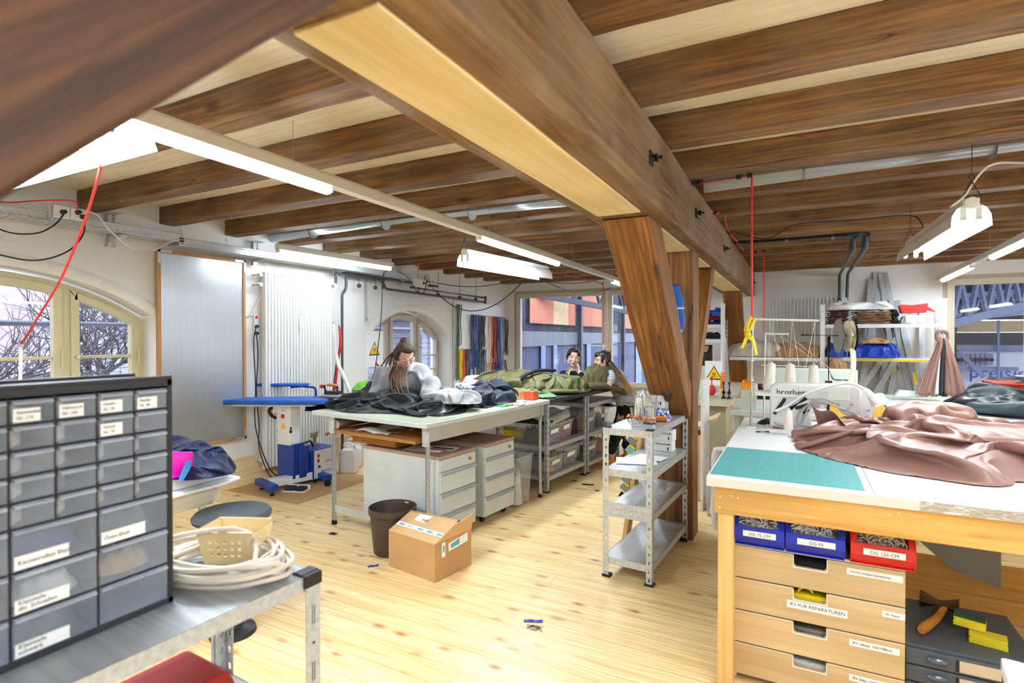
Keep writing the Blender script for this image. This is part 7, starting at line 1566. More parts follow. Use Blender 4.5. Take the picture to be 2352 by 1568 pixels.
draped('dark_shoes', blob([(-1.4, 8.05), (-.98, 8.03), (-1.0, 8.3), (-1.4, 8.3)]), 1.456, .12, M['cblack'], 'dark pile of small gear on the second left shelf', 'gear', 30, 1.4, 105, dome=.9)
def binder(x, mt, label, w=.07, h=.30):
    T = thing('ring_binder', label, 'binder', (x, 8.12, 1.086)); MB().box((x - w / 2, 8.03, 1.086), (x + w / 2, 8.28, 1.086 + h)).build('cover', mt, T, bev=.003)
    MB().cyl((x, 8.03, 1.15), (x, 8.027, 1.15), .014, n=14).build('finger_hole', M['ink'], T); MB().box((x - w * .3, 8.028, 1.24), (x + w * .3, 8.03, 1.33)).build('spine_label', M['paper'], T)
binder(-1.26, M['bagroyalp'], 'bright blue ring binder on the left shelf, nearest the post'); binder(-1.35, M['ink'], 'black ring binder left of the blue one')
T = thing('magazine_file', 'dark grey magazine file with papers right of the blue binder', 'file', (-1.14, 8.15, 1.086))
MB().prism([(0, 0), (.25, 0), (.25, .29), (0, .18)], (-1.20, 8.03, 1.086), (0, 1, 0), (0, 0, 1), (.12, 0, 0)).build('file_body', M['ink'], T)
MB().box((-1.18, 8.06, 1.1), (-1.12, 8.24, 1.36)).build('papers', M['ctan'], T)
# aluminium profiles leaning on the far wall
r = random.Random(4); prof = [((2010, 625), (2000, 905)), ((2022, 628), (2062, 905)), ((2034, 626), (2090, 905)), ((2000, 640), (1985, 905)), ((2112, 700), (1970, 905)), ((2060, 690), (2108, 900)), ((1995, 745), (2035, 905)), ((1975, 760), (2075, 905)), ((2050, 740), (2020, 905)), ((2030, 740), (2095, 905)), ((2118, 700), (2118, 900)), ((2085, 780), (2010, 905)), ((1965, 770), (2050, 905)), ((1990, 720), (1962, 905)), ((2040, 690), (2104, 895)), ((2072, 770), (2045, 905)), ((2020, 660), (1975, 905))]
nm = ['leftmost tall pointed', 'second tall pointed', 'third tall pointed', 'slim', 'long diagonal', 'steep dark edged', 'short inner', 'low slanting', 'middle upright', 'upper slanting', 'rightmost upright', 'right diagonal', 'low left slanting', 'far left upright', 'right steep', 'right inner', 'back left']
for i, (a, b_) in enumerate(prof):
    yt, yb = 9.37 - .012 * (i % 3), 9.12 - .045 * (i % 6); p1 = at(a[0], a[1], y=yt); pm = at(b_[0], b_[1], y=yb + .08); d_ = (pm - p1); p0 = p1 + d_ * ((p1.z - .02) / max(.2, -d_.z)); p0.y = min(p0.y, 9.2)
    T = thing('metal_strip', '%s grey aluminium strip leaning against the far wall' % nm[i], 'strip', p0, 0, 'aluminium strips leaning on the far wall')
    MB().bar(p0, p1, .075, .012, up=(0, -1, .1), w1=.07 if i > 2 else .05).build('strip', M['striped'], T, bev=.002)
    if i in (1, 5, 10): MB().bar(p0.lerp(p1, .42) + Vector((0, -.02, 0)), p0.lerp(p1, .50) + Vector((0, -.02, 0)), .035, .002, up=(0, -1, .1)).build('yellow_label', M['yellow'], T)
# cable and hooks: red compressed air lines
def redline(name, pts, label, clips=()):
    T = thing(name, label, 'cable', pts[0]); MB().tube(pts, .0065, 8).build('red_line', M['redcable'], T, smooth=True)
    for c_ in clips: MB().cbox(c_, (.03, .03, .022)).build('clip', M['black'], T)
    return T
a, b_, c_ = at(1588, 423, z=2.475), at(1722, 403, z=2.475), at(1727, 404, z=2.475)
redline('air_line', [a, b_, c_, Vector((c_.x, c_.y, 2.2)), at(1728, 728, y=c_.y)], 'red air line running along a joist then dropping to the yellow tape measure', (a, a.lerp(b_, .12), a.lerp(b_, .82), b_))
e = [at(1590, 425, y=3.78), at(1618, 468, y=4.4), at(1640, 488, y=4.6), at(1650, 490, y=4.7), at(1650, 484, y=4.75)]
redline('air_line', spline(e, 5), 'short red line looping beside the girder below the duct', (e[1], e[2]))
e = [at(1664, 486, y=4.9), at(1667, 510, y=5.2), at(1676, 535, y=5.6), at(1694, 556, y=6.0), at(1710, 577, y=6.7), at(1735, 579, y=6.7), at(1754, 577, y=6.7), at(1755, 640, y=6.7), at(1754, 765, y=6.7)]
redline('air_line', spline(e[:5], 5) + e[5:], 'second red line stepping along the girder then dropping behind the thread stand', (e[2], e[3], e[4], e[5], e[6]))
e = [at(955, 610, z=2.47), at(1060, 603, z=2.47), at(1150, 600, z=2.47), at(1230, 615, z=2.47), at(1290, 630, y=8.0), at(1384, 651, y=8.9), at(1386, 660, y=8.9), at(1386, 790, y=8.9)]
redline('air_line', e, 'long red line crossing the ceiling and dropping in front of the far window', (e[3], e[4], e[5]))
T = thing('thread_stand', 'cream thread stand top in front of the far window by the red line', 'thread stand', at(1386, 860, y=8.9))
MB().bar(at(1354, 793, y=8.9), at(1390, 794, y=8.9), .02, .02).cyl(at(1386, 795, y=8.9), Vector((at(1386, 795, y=8.9).x, 8.9, .72)), .01).build('pole', M['white'], T)
cable('red_flex', [at(232, 380, y=1.1), at(222, 420, y=1.3), at(190, 520, y=1.5), at(140, 640, y=1.6), at(80, 740, y=1.65), at(48, 790, y=1.66)], .0065, M['redcable'], 'taut red cable running from the upper left lamp down to a white rod', 6)
T = thing('hanging_rod', 'pale vertical rod with metal clamp at the lower end of the red cable', 'rod', at(44, 868, y=1.66))
p0, p1 = at(48, 790, y=1.66), at(43, 880, y=1.66); MB().cyl(p0, p1 + Vector((0, 0, -.35)), .010).build('rod', M['ivory'], T, smooth=True)
MB().cyl(p0 + Vector((0, 0, -.01)), p0 + Vector((0, 0, .02)), .016).ball(p0 + Vector((.02, 0, -.01)), .01).build('clamp', M['galv'], T, smooth=True)
cable('power_cable', [at(2183, 475, y=3.58), at(2215, 450, y=3.6), at(2250, 400, y=3.62), at(2285, 376, y=3.64), at(2352, 374, y=3.6), at(2420, 380, y=3.5)], .006, M['whitecable'], 'white supply cable rising from the right reflector lamp to the joists', 6)
cable('power_cable', [at(1680, 530, y=5.4), at(1760, 548, y=5.4), at(1830, 515, y=5.4), at(1960, 505, y=5.4), at(2090, 495, y=5.4), at(2120, 520, y=5.3)], .005, M['blackcable'], 'thin black cable running along a joist toward the right reflector lamp', 6)
# workbench at the back with tools
T = thing('metal_cabinet_bench', 'olive grey steel cabinet with green bench top behind the timber post', 'cabinet', (-.95, 6.1, 0))
MB().box((-1.45, 5.75, .0), (-.62, 6.3, .82)).build('body', M['olivesteel'], T, bev=.004)
MB().box((-1.5, 5.70, .835), (-.58, 6.35, .86)).build('worktop', M['linoleum'], T, bev=.003); MB().box((-1.5, 5.68, .815), (-.58, 6.35, .835)).build('wood_edge', M['cardl'], T)
tag(MB().box((-.60, 6.25, .78), (-.05, 6.9, .84)).build('work_surface', M['greyboxl'], bev=.003), 'pale grey bench board right of the olive steel cabinet', 'table')
warning('warning_sign', at(1640, 857, y=6.365), (1, 0, 0), (0, 0, 1), .19, 'white sheet with yellow warning triangle behind the bench tools', h=.27, k=.75)
MB().box((-1.0, 6.37, .0), (-.97, 6.39, 1.1)).build('backing_batten', M['cardl'], bpy.data.objects['warning_sign.001'])
T = thing('bar_clamp', 'orange bar clamp standing upright on the bench', 'clamp', at(1658, 905, y=6.1))
MB().bar(at(1657, 915, y=6.1), at(1661, 855, y=6.1), .05, .04).build('clamp_body', M['orange'], T, bev=.004); MB().bar(at(1661, 855, y=6.1), at(1665, 775, y=6.1), .016, .02).build('clamp_bar', M['galv'], T)
for i, (u, l) in enumerate(((1662, 'black handled tool standing on the bench, left of two'), (1675, 'black handled tool standing on the bench, right of two'))):
    T = thing('bench_tool', l, 'tool', at(u, 912, y=6.0)); b0 = at(u, 912, y=6.0); MB().cyl((b0.x, 6.0, .86), (b0.x, 6.0, .93), .028, .024).cyl((b0.x, 6.0, .93), (b0.x, 6.0, 1.03), .013).build('tool_body', M['black'], T, smooth=True)
tag(MB().box((-.72, 6.0, .861), (-.66, 6.05, .96)).build('wooden_block', M['cardl'], bev=.002), 'small pale wooden block on the bench', 'block')
T = thing('red_vice', 'red machine part with black lever on the bench', 'tool', (-.80, 6.05, .861)); MB().ball((-.80, 6.1, .93), (.04, .03, .06), 12).cyl((-.80, 6.1, .9), (-.80, 6.1, 1.07), .012).build('tool_body', M['red'], T, smooth=True)
T = thing('vice_screw', 'pale green metal screw press on the bench behind the orange clamp', 'tool', (-.92, 6.1, .861)); MB().lathe([(0, 0), (.03, 0), (.035, .05), (.02, .06), (.03, .11), (.015, .13), (.02, .19), (0, .2)], (-.92, 6.08, .861), 14).build('press_body', M['mint'], T, smooth=True)
draped('climbing_gear', blob([(-.52, 6.35), (-.2, 6.3), (-.12, 6.45), (-.25, 6.6), (-.5, 6.6)]), .84, .17, M['gearblack'], 'black and red harness pile on the pale bench board', 'gear', 30, 1.4, 110, dome=.9)
cloth_pile('orange_pouch', blob([(-.55, 6.28), (-.42, 6.26), (-.40, 6.36), (-.52, 6.38)]), .84, .17, M['zorange'], 'orange pouch at the left end of the harness pile', 'pouch', 26, 10, 111)
cloth_pile('brown_pouch', blob([(-1.25, 6.1), (-1.1, 6.08), (-1.1, 6.2), (-1.22, 6.22)]), .861, .12, M['zmaroon'], 'brown leather pouch on the olive cabinet', 'pouch', 26, 10, 112)
cloth_pile('metal_bits', blob([(-1.3, 5.8), (-.95, 5.78), (-.9, 5.95), (-1.25, 5.98)]), .861, .025, M['silver'], 'small scattered metal parts on the green bench top', 'parts', 40, 12, 113)['kind'] = 'stuff'
# boxes and bags behind the post
T = thing('open_carton', 'open pale cardboard box with raised flap behind the timber post', 'box', (-.9, 5.35, 0)); 
mb = MB()
for a, b_ in (((-1.2, 5.2, .0), (-.76, 5.205, .60)), ((-1.2, 5.5, .0), (-.76, 5.505, .60)), ((-1.2, 5.2, .0), (-1.195, 5.5, .60)), ((-.765, 5.2, .0), (-.76, 5.5, .60)), ((-1.2, 5.2, .0), (-.76, 5.5, .005))): mb.box(a, b_)
mb.build('carton_body', M['cardt'], T); MB().add([(-.98, 5.2, .60), (-.98, 5.5, .60), (-.64, 5.5, .78), (-.64, 5.22, .74)], [(0, 1, 2, 3)]).build('raised_flap', M['cardl'], T, solid=.004)
draped('plastic_bag', blob([(-.72, 5.25), (-.48, 5.22), (-.36, 5.35), (-.42, 5.6), (-.70, 5.58)]), .0, .74, M['film'], 'tall transparent plastic bag beside the left edge of the white table', 'bag', 34, 1.4, 120, dome=.9)
clear_box('clear_tub', (-.55, 4.95, 0), 0, .26, .40, .46, 'tall translucent tub on the floor between the timber post and the white table', [M['cwhite'], M['cnavy']], lid=False, group=None, lab=False, seed=40)
T = thing('white_barrel', 'white rounded plastic drum between the tub and the white table', 'drum', (-.50, 4.56, 0)); MB().lathe([(0, 0), (.09, 0), (.1, .03), (.1, .56), (.085, .62), (.04, .63), (0, .63)], n=30).build('drum_body', M['white'], T, local=True, smooth=True)
# white tables behind
T = thing('white_table', 'white laminate table at the back right carrying dark garments', 'table', (1.6, 5.6, 0))
MB().box((.68, 4.75, .85), (3.2, 6.9, .89)).build('tabletop', M['white_top'], T, bev=.003)
for p in ((.75, 4.85), (3.1, 4.85), (.75, 6.8), (3.1, 6.8)): MB().box((p[0] - .025, p[1] - .025, 0), (p[0] + .025, p[1] + .025, .85)).build('leg', M['greybox'], T)
tag(MB().box((.70, 6.45, .891), (1.2, 6.85, .896)).build('cutting_mat', M['matpale']), 'pale green mat at the far edge of the back right table', 'mat')
tag(MB().prism([(-.12, 0), (.1, 0), (.12, .05), (-.08, .06)], at(2095, 912, y=6.3) - Vector((.02, 0, .0)), (1, 0, 0), (0, 0, 1), (0, .1, 0)).build('white_pack', M['white'], bev=.01), 'small white pack on the back table left of the rolled tarpaulin', 'pack')
draped('black_garment', blob([(1.15, 5.6), (1.5, 5.5), (1.65, 5.7), (1.5, 6.0), (1.15, 6.0)]), .891, .16, M['jblack2'], 'black glossy garment on the back right table', 'garment', 40, 1.4, 130, dome=.9)
draped('dark_green_garment', blob([at(u, v, z=.895) for u, v in ((2200, 935), (2260, 950), (2400, 960), (2480, 930), (2400, 905), (2280, 905))]), .893, .20, M['darkgreen'], 'dark green waterproof garment on the back table beside the red crate', 'garment', 56, 1.45, 131, dome=.9)
T = thing('red_crate', 'large red plastic crate at the right edge on the back table', 'crate', (1.95, 6.2, .89))
MB().prism([(1.58, 0), (2.5, 0), (2.55, .20), (1.53, .20)], (0, 6.1, .891), (1, 0, 0), (0, 0, 1), (0, .5, 0)).box((1.51, 6.07, 1.085), (2.57, 6.12, 1.10)).build('crate_body', M['redor'], T, bev=.004)
T = thing('ribbon_reel', 'white flanged reel of black ribbon on the red crate', 'reel', (1.82, 6.2, 1.10)); MB().cyl((1.85, 6.25, 1.103), (1.85, 6.25, 1.108), .17, n=32).cyl((1.85, 6.25, 1.15), (1.85, 6.25, 1.155), .17, n=32).build('reel_flange', M['white'], T, smooth=True); MB().cyl((1.85, 6.25, 1.108), (1.85, 6.25, 1.15), .14, n=32).build('black_ribbon', M['ink'], T, smooth=True)
# strap bundle on a hook
c0 = at(2164, 772, y=6.3); T = thing('strap_bundle', 'bundle of long dusty pink zip straps hanging from a round hook near the right window', 'straps', c0)
for i in range(15):
    u0 = 2152 + 2.0 * i; u1 = 2108 + 7.6 * i; mt = M['tarp'] if i not in (6, 7, 8) else (M['ink'] if i == 7 else (M['cwhite'] if i == 6 else M['zgreen']))
    P_ = spline([at(2158 + i * .9, 776, y=6.3), at(u0, 800, y=6.28), at((u0 + u1) / 2, 850, y=6.25), at(u1, 905 + (i % 3) * 3, y=6.2)], 5); mb = MB(); vs = []
    for k, p in enumerate(P_): w_ = .014 + .012 * k / len(P_); s_ = Vector((.9, .1 * (-1) ** i, 0)); vs += [p - s_ * w_ + Vector((0, -.004 * (i % 4), 0)), p + s_ * w_ + Vector((0, -.004 * (i % 4), 0))]
    mb.add(vs, [(2 * k, 2 * k + 1, 2 * k + 3, 2 * k + 2) for k in range(len(P_) - 1)]); mb.build('strap', mt, T, smooth='all', solid=.003)
MB().tube(arc(c0, .05, 0, 2 * PI, 24, ax=(.9, .4, 0)), .016, 8).build('strap_loop', M['tarp'], T, smooth=True)
MB().tube(arc(c0, .018, 0, 2 * PI, 14, ax=(.9, .4, 0)), .006, 8).cyl(c0 + Vector((0, 0, .02)), c0 + Vector((0, 0, .05)), .012).build('hook_ring', M['galv'], T, smooth=True)
MB().cyl(at(2150, 772, y=6.32), at(2116, 888, y=6.3), .004).cyl(at(2176, 790, y=6.32), at(2200, 850, y=6.3), .004).cyl(at(2108, 888, y=6.3), at(2120, 890, y=6.3), .008).build('hanger_wire', M['white'], T)
MB().cyl(at(2164, 905, y=6.34), (c0.x, 6.34, c0.z), .014).build('stand_pole', M['white'], T)

# ================================================================ OUTSIDE
def facade():
    P0, P1 = at(1192, 772, d=13), at(1530, 772, d=34); P0.z = P1.z = 0; ax = (P1 - P0).normalized(); n_ = Vector((-ax.y, ax.x, 0))
    def hit(u):  # distance along the facade seen at column u
        d = _F + _R * ((u - 1176) / F_PX); dx_, dy_ = d.x, d.y; det = -dx_ * ax.y + dy_ * ax.x; return (dx_ * P0.y - dy_ * P0.x) / det * -1 * -1 if False else ((P0.x * dy_ - P0.y * dx_) / (ax.y * dx_ - ax.x * dy_))
    L_ = (P1 - P0).length; T = thing('hall_facade', 'corrugated hall wall with salmon panels seen through the far left window', 'building', P0)
    T['category'] = 'building'
    def panel(s0, s1, z0, z1, mt, nm='wall_panel', off=0, rib=.18):
        mb = MB(); k = max(2, int((s1 - s0) / rib)); vs = []
        for i in range(2 * k + 1):
            s = s0 + (s1 - s0) * i / (2 * k); o = P0 + ax * s - n_ * (off + .05 * (i % 2)); vs += [(o.x, o.y, z0), (o.x, o.y, z1)]
        mb.add(vs, [(2 * i, 2 * i + 2, 2 * i + 3, 2 * i + 1) for i in range(2 * k)]); mb.build(nm, mt, T, solid=.02)
    panel(-2, L_, -1, 1.55, M['slate'], 'lower_wall'); panel(-2, L_, 1.25, 1.62, M['gallery'], 'gallery_band', .1, 4)
    panel(-2, L_, 1.55, 8, M['darkwall'], 'upper_wall')
    for u0, u1, m_ in ((1205, 1259, 'salmon'), (1260, 1293, 'palewood'), (1293, 1310, 'salmon'), (1328, 1398, 'salmon'), (1427, 1480, 'salmon'), (1490, 1530, 'salmon')): panel(hit(u0), hit(u1), 1.82, 7.5, M[m_], 'coloured_panel', .14)
    for u0, u1 in ((1233, 1241), (1262, 1268), (1340, 1348), (1455, 1466)): panel(hit(u0), hit(u1), -1, 1.25, M['palepane'], 'translucent_strip', .12)
    for u in (1318, 1420): s = hit(u); o = P0 + ax * s - n_ * .2; MB().box((o.x - .07, o.y - .07, -1), (o.x + .07, o.y + .07, 8)).build('column', M['truss'], T)
facade()
def truss(name, A, Bp, h, n, mt, label, w=.09):
    A, Bp = Vector(A), Vector(Bp); T = thing(name, label, 'truss', A); U_ = Vector((0, 0, h)); mb = MB().bar(A, Bp, w, w * 1.6).bar(A + U_, Bp + U_, w, w * 1.6); mb.build('chord', mt, T)
    mb = MB()
    for i in range(n): a = A.lerp(Bp, i / n); b = A.lerp(Bp, (i + .5) / n) ; c = A.lerp(Bp, (i + 1) / n); mb.bar(a + U_, b, w * .7, w * .7).bar(b, c + U_, w * .7, w * .7)
    mb.build('web', mt, T)
truss('roof_truss', at(1215, 672, y=12), at(1500, 727, y=18), 1.3, 5, M['truss'], 'dark steel roof truss outside the far left window')
truss('roof_truss', at(2165, 748, y=12.0), at(2400, 688, y=13.5), .72, 6, M['trussblue'], 'light blue-grey steel truss outside the right window')
truss('roof_truss', at(2150, 735, y=15.5), at(2420, 712, y=17), .5, 8, M['trussblue'], 'second steel truss further back outside the right window', .07)
T = thing('hall_roof', 'dark ribbed roof of the hall outside the right window', 'roof', (6, 14, 2.9)); mb = MB().box((.5, 10.2, 3.0), (12, 22, 3.1)); mb.build('roof_deck', M['darkwall'], T)
mb = MB()
for i in range(14): mb.box((.5, 10.6 + i * .85, 2.93), (12, 10.68 + i * .85, 3.0))
mb.build('roof_rib', M['trussblue'], T)
T = thing('hall_backdrop', 'hall wall with wood strip and white goods outside the right window', 'building', (4, 17.5, 0))
yy = 17.5; c1 = lambda u, v: at(u, v, y=yy)
def slab(u0, u1, v0, v1, mt, nm, off=0, t=.05): a, b = at(u0, v1, y=yy - off), at(u1, v0, y=yy - off); return MB().box((a.x, yy - off, a.z), (b.x, yy - off + t, b.z)).build(nm, mt, T)
slab(2120, 2420, 735, 763, M['palewood'], 'wood_strip'); slab(2100, 2420, 763, 805, M['darkwall'], 'dark_band'); slab(2100, 2420, 640, 736, M['darkwall'], 'upper_wall', -.2)
slab(2100, 2420, 805, 960, M['brightwall'], 'white_wall'); slab(2180, 2420, 793, 805, M['trussblue'], 'blue_beam', .3)
slab(2290, 2297, 735, 930, M['trussblue'], 'blue_post', .4); slab(2180, 2340, 843, 848, M['trussblue'], 'rail', .35); slab(2165, 2198, 735, 930, M['truss'], 'dark_post', .3)
MB().bar(at(2200, 805, y=yy - .45), at(2290, 895, y=yy - .45), .12, .08).build('diagonal_brace', M['trussblue'], T)
for i in range(8): slab(2198 + i * 11, 2205 + i * 11, 812, 838, M['palepane'], 'hanging_goods', .1); MB().ball(at(2201 + i * 11, 826, y=yy - .2), .05, 8).build('dark_knob', M['truss'], T)
MB().text('preisig', at(2225, 867, y=yy - .15), (1, 0, 0), (0, 0, 1), .42, depth=.01).build('lettering', M['bagroyalp'], T)
slab(2182, 2194, 758, 765, M['green'], 'exit_sign', 3)
# garden side: pale house, tree, pipe
T = thing('neighbour_house', 'pale clapboard house with pinkish tiled roof outside the arched windows', 'building', (-12, 8, -1))
MB().box((-14, 5.6, -2), (-11.5, 20, 2.1)).build('house_wall', M['siding'], T); MB().prism([(-11.2, 2.0), (-15.5, 5.6), (-15.5, 5.8), (-11.0, 2.15)], (0, 5.0, 0), (1, 0, 0), (0, 0, 1), (0, 15, 0)).build('roof', M['pinkroof'], T)
tag(MB().box((-22, -8, -3), (-21.5, 24, 3.4)).build('distant_house', M['pinkpale']), 'distant pale pinkish building behind the bare branches', 'building')
tag(MB().cyl((-6.3, -3, 1.62), (-6.3, 12, 1.62), .08, n=16).build('awning_roll', M['awn'], smooth=True), 'long grey rolled awning crossing behind both arched windows', 'awning')
def tree(base, seed, label, h0=3.0):
    r = random.Random(seed); T = thing('bare_tree', label, 'tree', base); tr = MB(); br = MB(); st = [(Vector(base), Vector((0, .05, 1)), .075, 0)]; k = 0
    while st and k < 950:
        p, d, rad, lv = st.pop(0); k += 1; L_ = (1.1 if lv == 0 else .75 * .86 ** lv) * r.uniform(.8, 1.2); P_ = [p]; q = p; dd = d.normalized()
        for i in range(4): dd = (dd + Vector((r.gauss(0, .16), r.gauss(0, .22), r.gauss(0, .12) + .02))).normalized(); q = q + dd * L_ / 4; P_.append(q)
        (tr if lv < 2 else br).tube(P_, [rad * (1 - .09 * i) for i in range(5)], 6 if lv < 3 else 4)
        if lv < 7 and rad > .003:
            for j in range(3 if lv < 6 else 2):
                a = r.uniform(0, 2 * PI); s_ = r.uniform(.5, 1.0); nd = (dd + Vector((math.cos(a) * s_ * .6, math.sin(a) * s_, math.sin(a * 2) * s_ * .45 + .12))).normalized(); st.append((P_[-1] if j else P_[2], nd, rad * .62, lv + 1))
    tr.build('trunk', M['bark'], T, smooth='all'); b = br.build('twigs', M['bark'], T, smooth='all'); b['kind'] = 'stuff'
tree((-7.8, 1.9, -.6), 3, 'bare winter tree right outside the near arched window'); tree((-8.6, 3.6, -.7), 8, 'second bare winter tree outside, further toward the board'); tree((-9.2, 9.0, -1.5), 5, 'bare winter tree outside the far arched window')
tree((-8.0, .6, -.8), 14, 'bare winter tree outside the left edge of the near arched window')
struct(MB().box((-40, -20, -2.2), (30, 45, -2.0)), 'ground', M['groundgrey'])
# ================================================================ PEOPLE
def caps(mb, p0, p1, r0, r1=None, n=14):
    r1 = r0 if r1 is None else r1; mb.tube([p0, p1], [r0, r1], n); mb.ball(p0, r0 * 1.0, n); mb.ball(p1, r1 * 1.0, n); return mb
def fuse(mb, name, mat, parent, voxel=.006, smooth=5, disp=None, fac=.5):
    """melt the overlapping volumes into one continuous surface"""
    me = bpy.data.meshes.new('t'); me.from_pydata([tuple(p) for p in mb.v], [], mb.f); ob = bpy.data.objects.new('t', me); COL.objects.link(ob)
    q = ob.modifiers.new('r', 'REMESH'); q.mode = 'VOXEL'; q.voxel_size = voxel; q = ob.modifiers.new('s', 'SMOOTH'); q.factor = fac; q.iterations = smooth
    e = bpy.data.meshes.new_from_object(ob.evaluated_get(bpy.context.evaluated_depsgraph_get()))
    out = MB(); out.v = [tuple(v.co) for v in e.vertices]; out.f = [tuple(p.vertices) for p in e.polygons]; out.m = [0] * len(out.f)
    if disp: nn = [v.normal.copy() for v in e.vertices]; out.v = [tuple(Vector(p) + n_ * disp(Vector(p))) for p, n_ in zip(out.v, nn)]
    bpy.data.objects.remove(ob); bpy.data.meshes.remove(me); bpy.data.meshes.remove(e)
    return out.build(name, mat, parent, smooth='all')
def head_frame(c, face, up=(0, 0, 1), roll=0):
    y = Vector(face).normalized(); x = y.cross(Vector(up)).normalized(); z = x.cross(y)
    M_ = Matrix((x, y, z)).transposed().to_4x4(); return Matrix.Translation(c) @ M_ @ Matrix.Rotation(roll, 4, 'Y')
def add_head(mb, H, s=1.0):
    """x right, y out of the face, z up; about 0.225 m tall from chin to crown"""
    K = MB(); e = lambda c, r: K.ball(c, r, 18)
    e((0, -.018, .035), (.074, .092, .082)); e((0, .012, .0), (.062, .074, .085)); e((0, .03, -.045), (.046, .052, .058)); e((0, .052, -.088), (.024, .024, .02))
    for q in (-1, 1): e((q * .036, .052, -.018), (.026, .028, .026)); e((q * .05, .01, -.05), (.02, .035, .035)); e((q * .028, .073, .030), (.024, .014, .009)); K.ball((q * .076, -.008, -.004), (.009, .02, .032), 12)
    K.tube([(0, .080, .026), (0, .094, .0), (0, .104, -.018)], [.009, .010, .012], 10); K.ball((0, .100, -.020), (.016, .013, .010), 10)
    e((0, .078, -.046), (.024, .016, .009)); e((0, .076, -.058), (.020, .015, .008))
    K.v = [tuple(H @ (Vector(p) * s)) for p in K.v]; mb.add(K.v, K.f)
def face_bits(T, H, iris, lip, brow, s=1.0, closed=False, pt=None):
    P = lambda *p: H @ (Vector(p) * s)
    for q in (-1, 1):
        y = Vector(H.col[1][:3]); o = MB().ball(P(q * .030, .066, .012), .0125 * s, 14).build('eye', M['eyewhite'], T, smooth=True)
        if not closed: MB().ball(P(q * .030 , .0735, .011), .0062 * s, 10).build('iris', iris, o, smooth=True)
        lid = MB(); lid.tube([P(q * .030 - .017, .074, .010 + (.0 if not closed else -.002)), P(q * .030, .0815, .019 if not closed else .004), P(q * .030 + .017, .074, .010)], .0024 * s, 6); lid.build('eyelid', M['lash'], T, smooth=True)
        MB().tube([P(q * .014, .083, .034), P(q * .030, .084, .041), P(q * .049, .068, .036)], [.0028, .0034, .0015], 6).build('eyebrow', brow, T, smooth=True)
    MB().tube([P(-.023, .083, -.049), P(-.008, .0935, -.047), P(0, .0935, -.0485), P(.008, .0935, -.047), P(.023, .083, -.049)], [.0015, .0045, .004, .0045, .0015], 8).tube([P(-.020, .083, -.053), P(0, .0925, -.0565), P(.020, .083, -.053)], [.0015, .0055, .0015], 8).build('lips', lip, T, smooth=True)
def hand(mb, wrist, d, palm_n, side=1, curl=.35, s=1.0):
    """wrist -> fingers along d, palm facing palm_n; thumb on the given side"""
    d = Vector(d).normalized(); n_ = Vector(palm_n); n_ = (n_ - d * n_.dot(d)).normalized(); x = d.cross(n_) * side; w = Vector(wrist)
    for k in range(4): caps(mb, w + d * .01 * s, w + (d * .078 + x * (.026 - .0175 * k)) * s, .015 * s, .0105 * s, 8)
    for k, L_ in enumerate((.070, .079, .073, .056)):
        b = w + (d * .082 + x * (.028 - .0185 * k)) * s; q = b; a = curl * .5
        for j, f_ in enumerate((.45, .32, .23)):
            dd = d * math.cos(a) + n_ * math.sin(a); e = q + dd * L_ * f_ * s; caps(mb, q, e, (.0088 - .0009 * j) * s, (.0082 - .0009 * j) * s, 8); q = e; a += curl
    b = w + (d * .02 + x * .022) * s; e = b + (d * .022 + x * .03 + n_ * .012) * s; caps(mb, b, e, .013 * s, .0105 * s, 8); f2 = e + (d * .034 + x * .010 + n_ * .008) * s; caps(mb, e, f2, .0098 * s, .008 * s, 8)
def strand(mb, pts, r, n=8, wob=.0, seed=0):
    P = spline(pts, 6); rr = random.Random(seed); k = len(P); mb.tube([p + Vector((rr.gauss(0, wob), rr.gauss(0, wob), 0)) for p in P], [(r if not isinstance(r, tuple) else r[0] + (r[1] - r[0]) * i / (k - 1)) for i in range(k)], n)
Dn = Vector((0, 0, -1))
# ---- 1: woman in the grey sweater
PT = lambda u, v, d: at(u, v, d=d)
hd = PT(930, 818, 4.95); fdir = (-_F * .62 + _R * .42 + Dn * .55)
H = head_frame(hd, fdir, roll=R_(6))
hip = PT(912, 905, 5.62); hip.z = .93; waist = hip.lerp(PT(925, 890, 5.3), .4); chest = PT(928, 872, 5.18); neck = PT(926, 838, 5.08)
sl, sr = PT(882, 855, 5.24), PT(968, 855, 5.10); el, er = PT(866, 908, 5.12), PT(992, 884, 4.92); wl_, wr_ = PT(898, 925, 4.92), PT(978, 908, 4.70)
wl_.z = .95; T = thing('person', 'woman in a fluffy grey sweater with long dreadlocks bending over the cutting table', 'person', (hip.x, hip.y, 0))
b = MB(); add_head(b, H); caps(b, hd - Vector(H.col[2][:3]) * .07 - Vector(H.col[1][:3]) * .03, neck, .052, .062); caps(b, neck, chest, .07, .12); caps(b, chest + _R * .06, hip + _R * .05, .11, .12); caps(b, chest - _R * .06, hip - _R * .05, .11, .12)
caps(b, neck, sl, .048, .040); caps(b, neck, sr, .048, .040)
for s_, e_, w_ in ((sl, el, wl_), (sr, er, wr_)): caps(b, s_, e_, .032, .024); caps(b, e_, w_, .024, .021)
hand(b, wl_, (wr_ - wl_) * .5 + Dn * .05, Dn, side=-1, curl=.3); hand(b, wr_, -_F * .2 + _R * .5 + Dn * .15, Dn, side=1, curl=.3)
for q in (-1, 1): a = hip + _R * .09 * q; k_ = Vector((a.x - .02, a.y, .50)); f_ = Vector((a.x, a.y + .03, .09)); caps(b, a, k_, .085, .055); caps(b, k_, f_, .052, .036); caps(b, f_ + Vector((0, 0, -.05)), f_ - _F * .14 + Vector((0, 0, -.06)), .035, .028)
fuse(b, 'body', M['skin1'], T, .0055, 4)
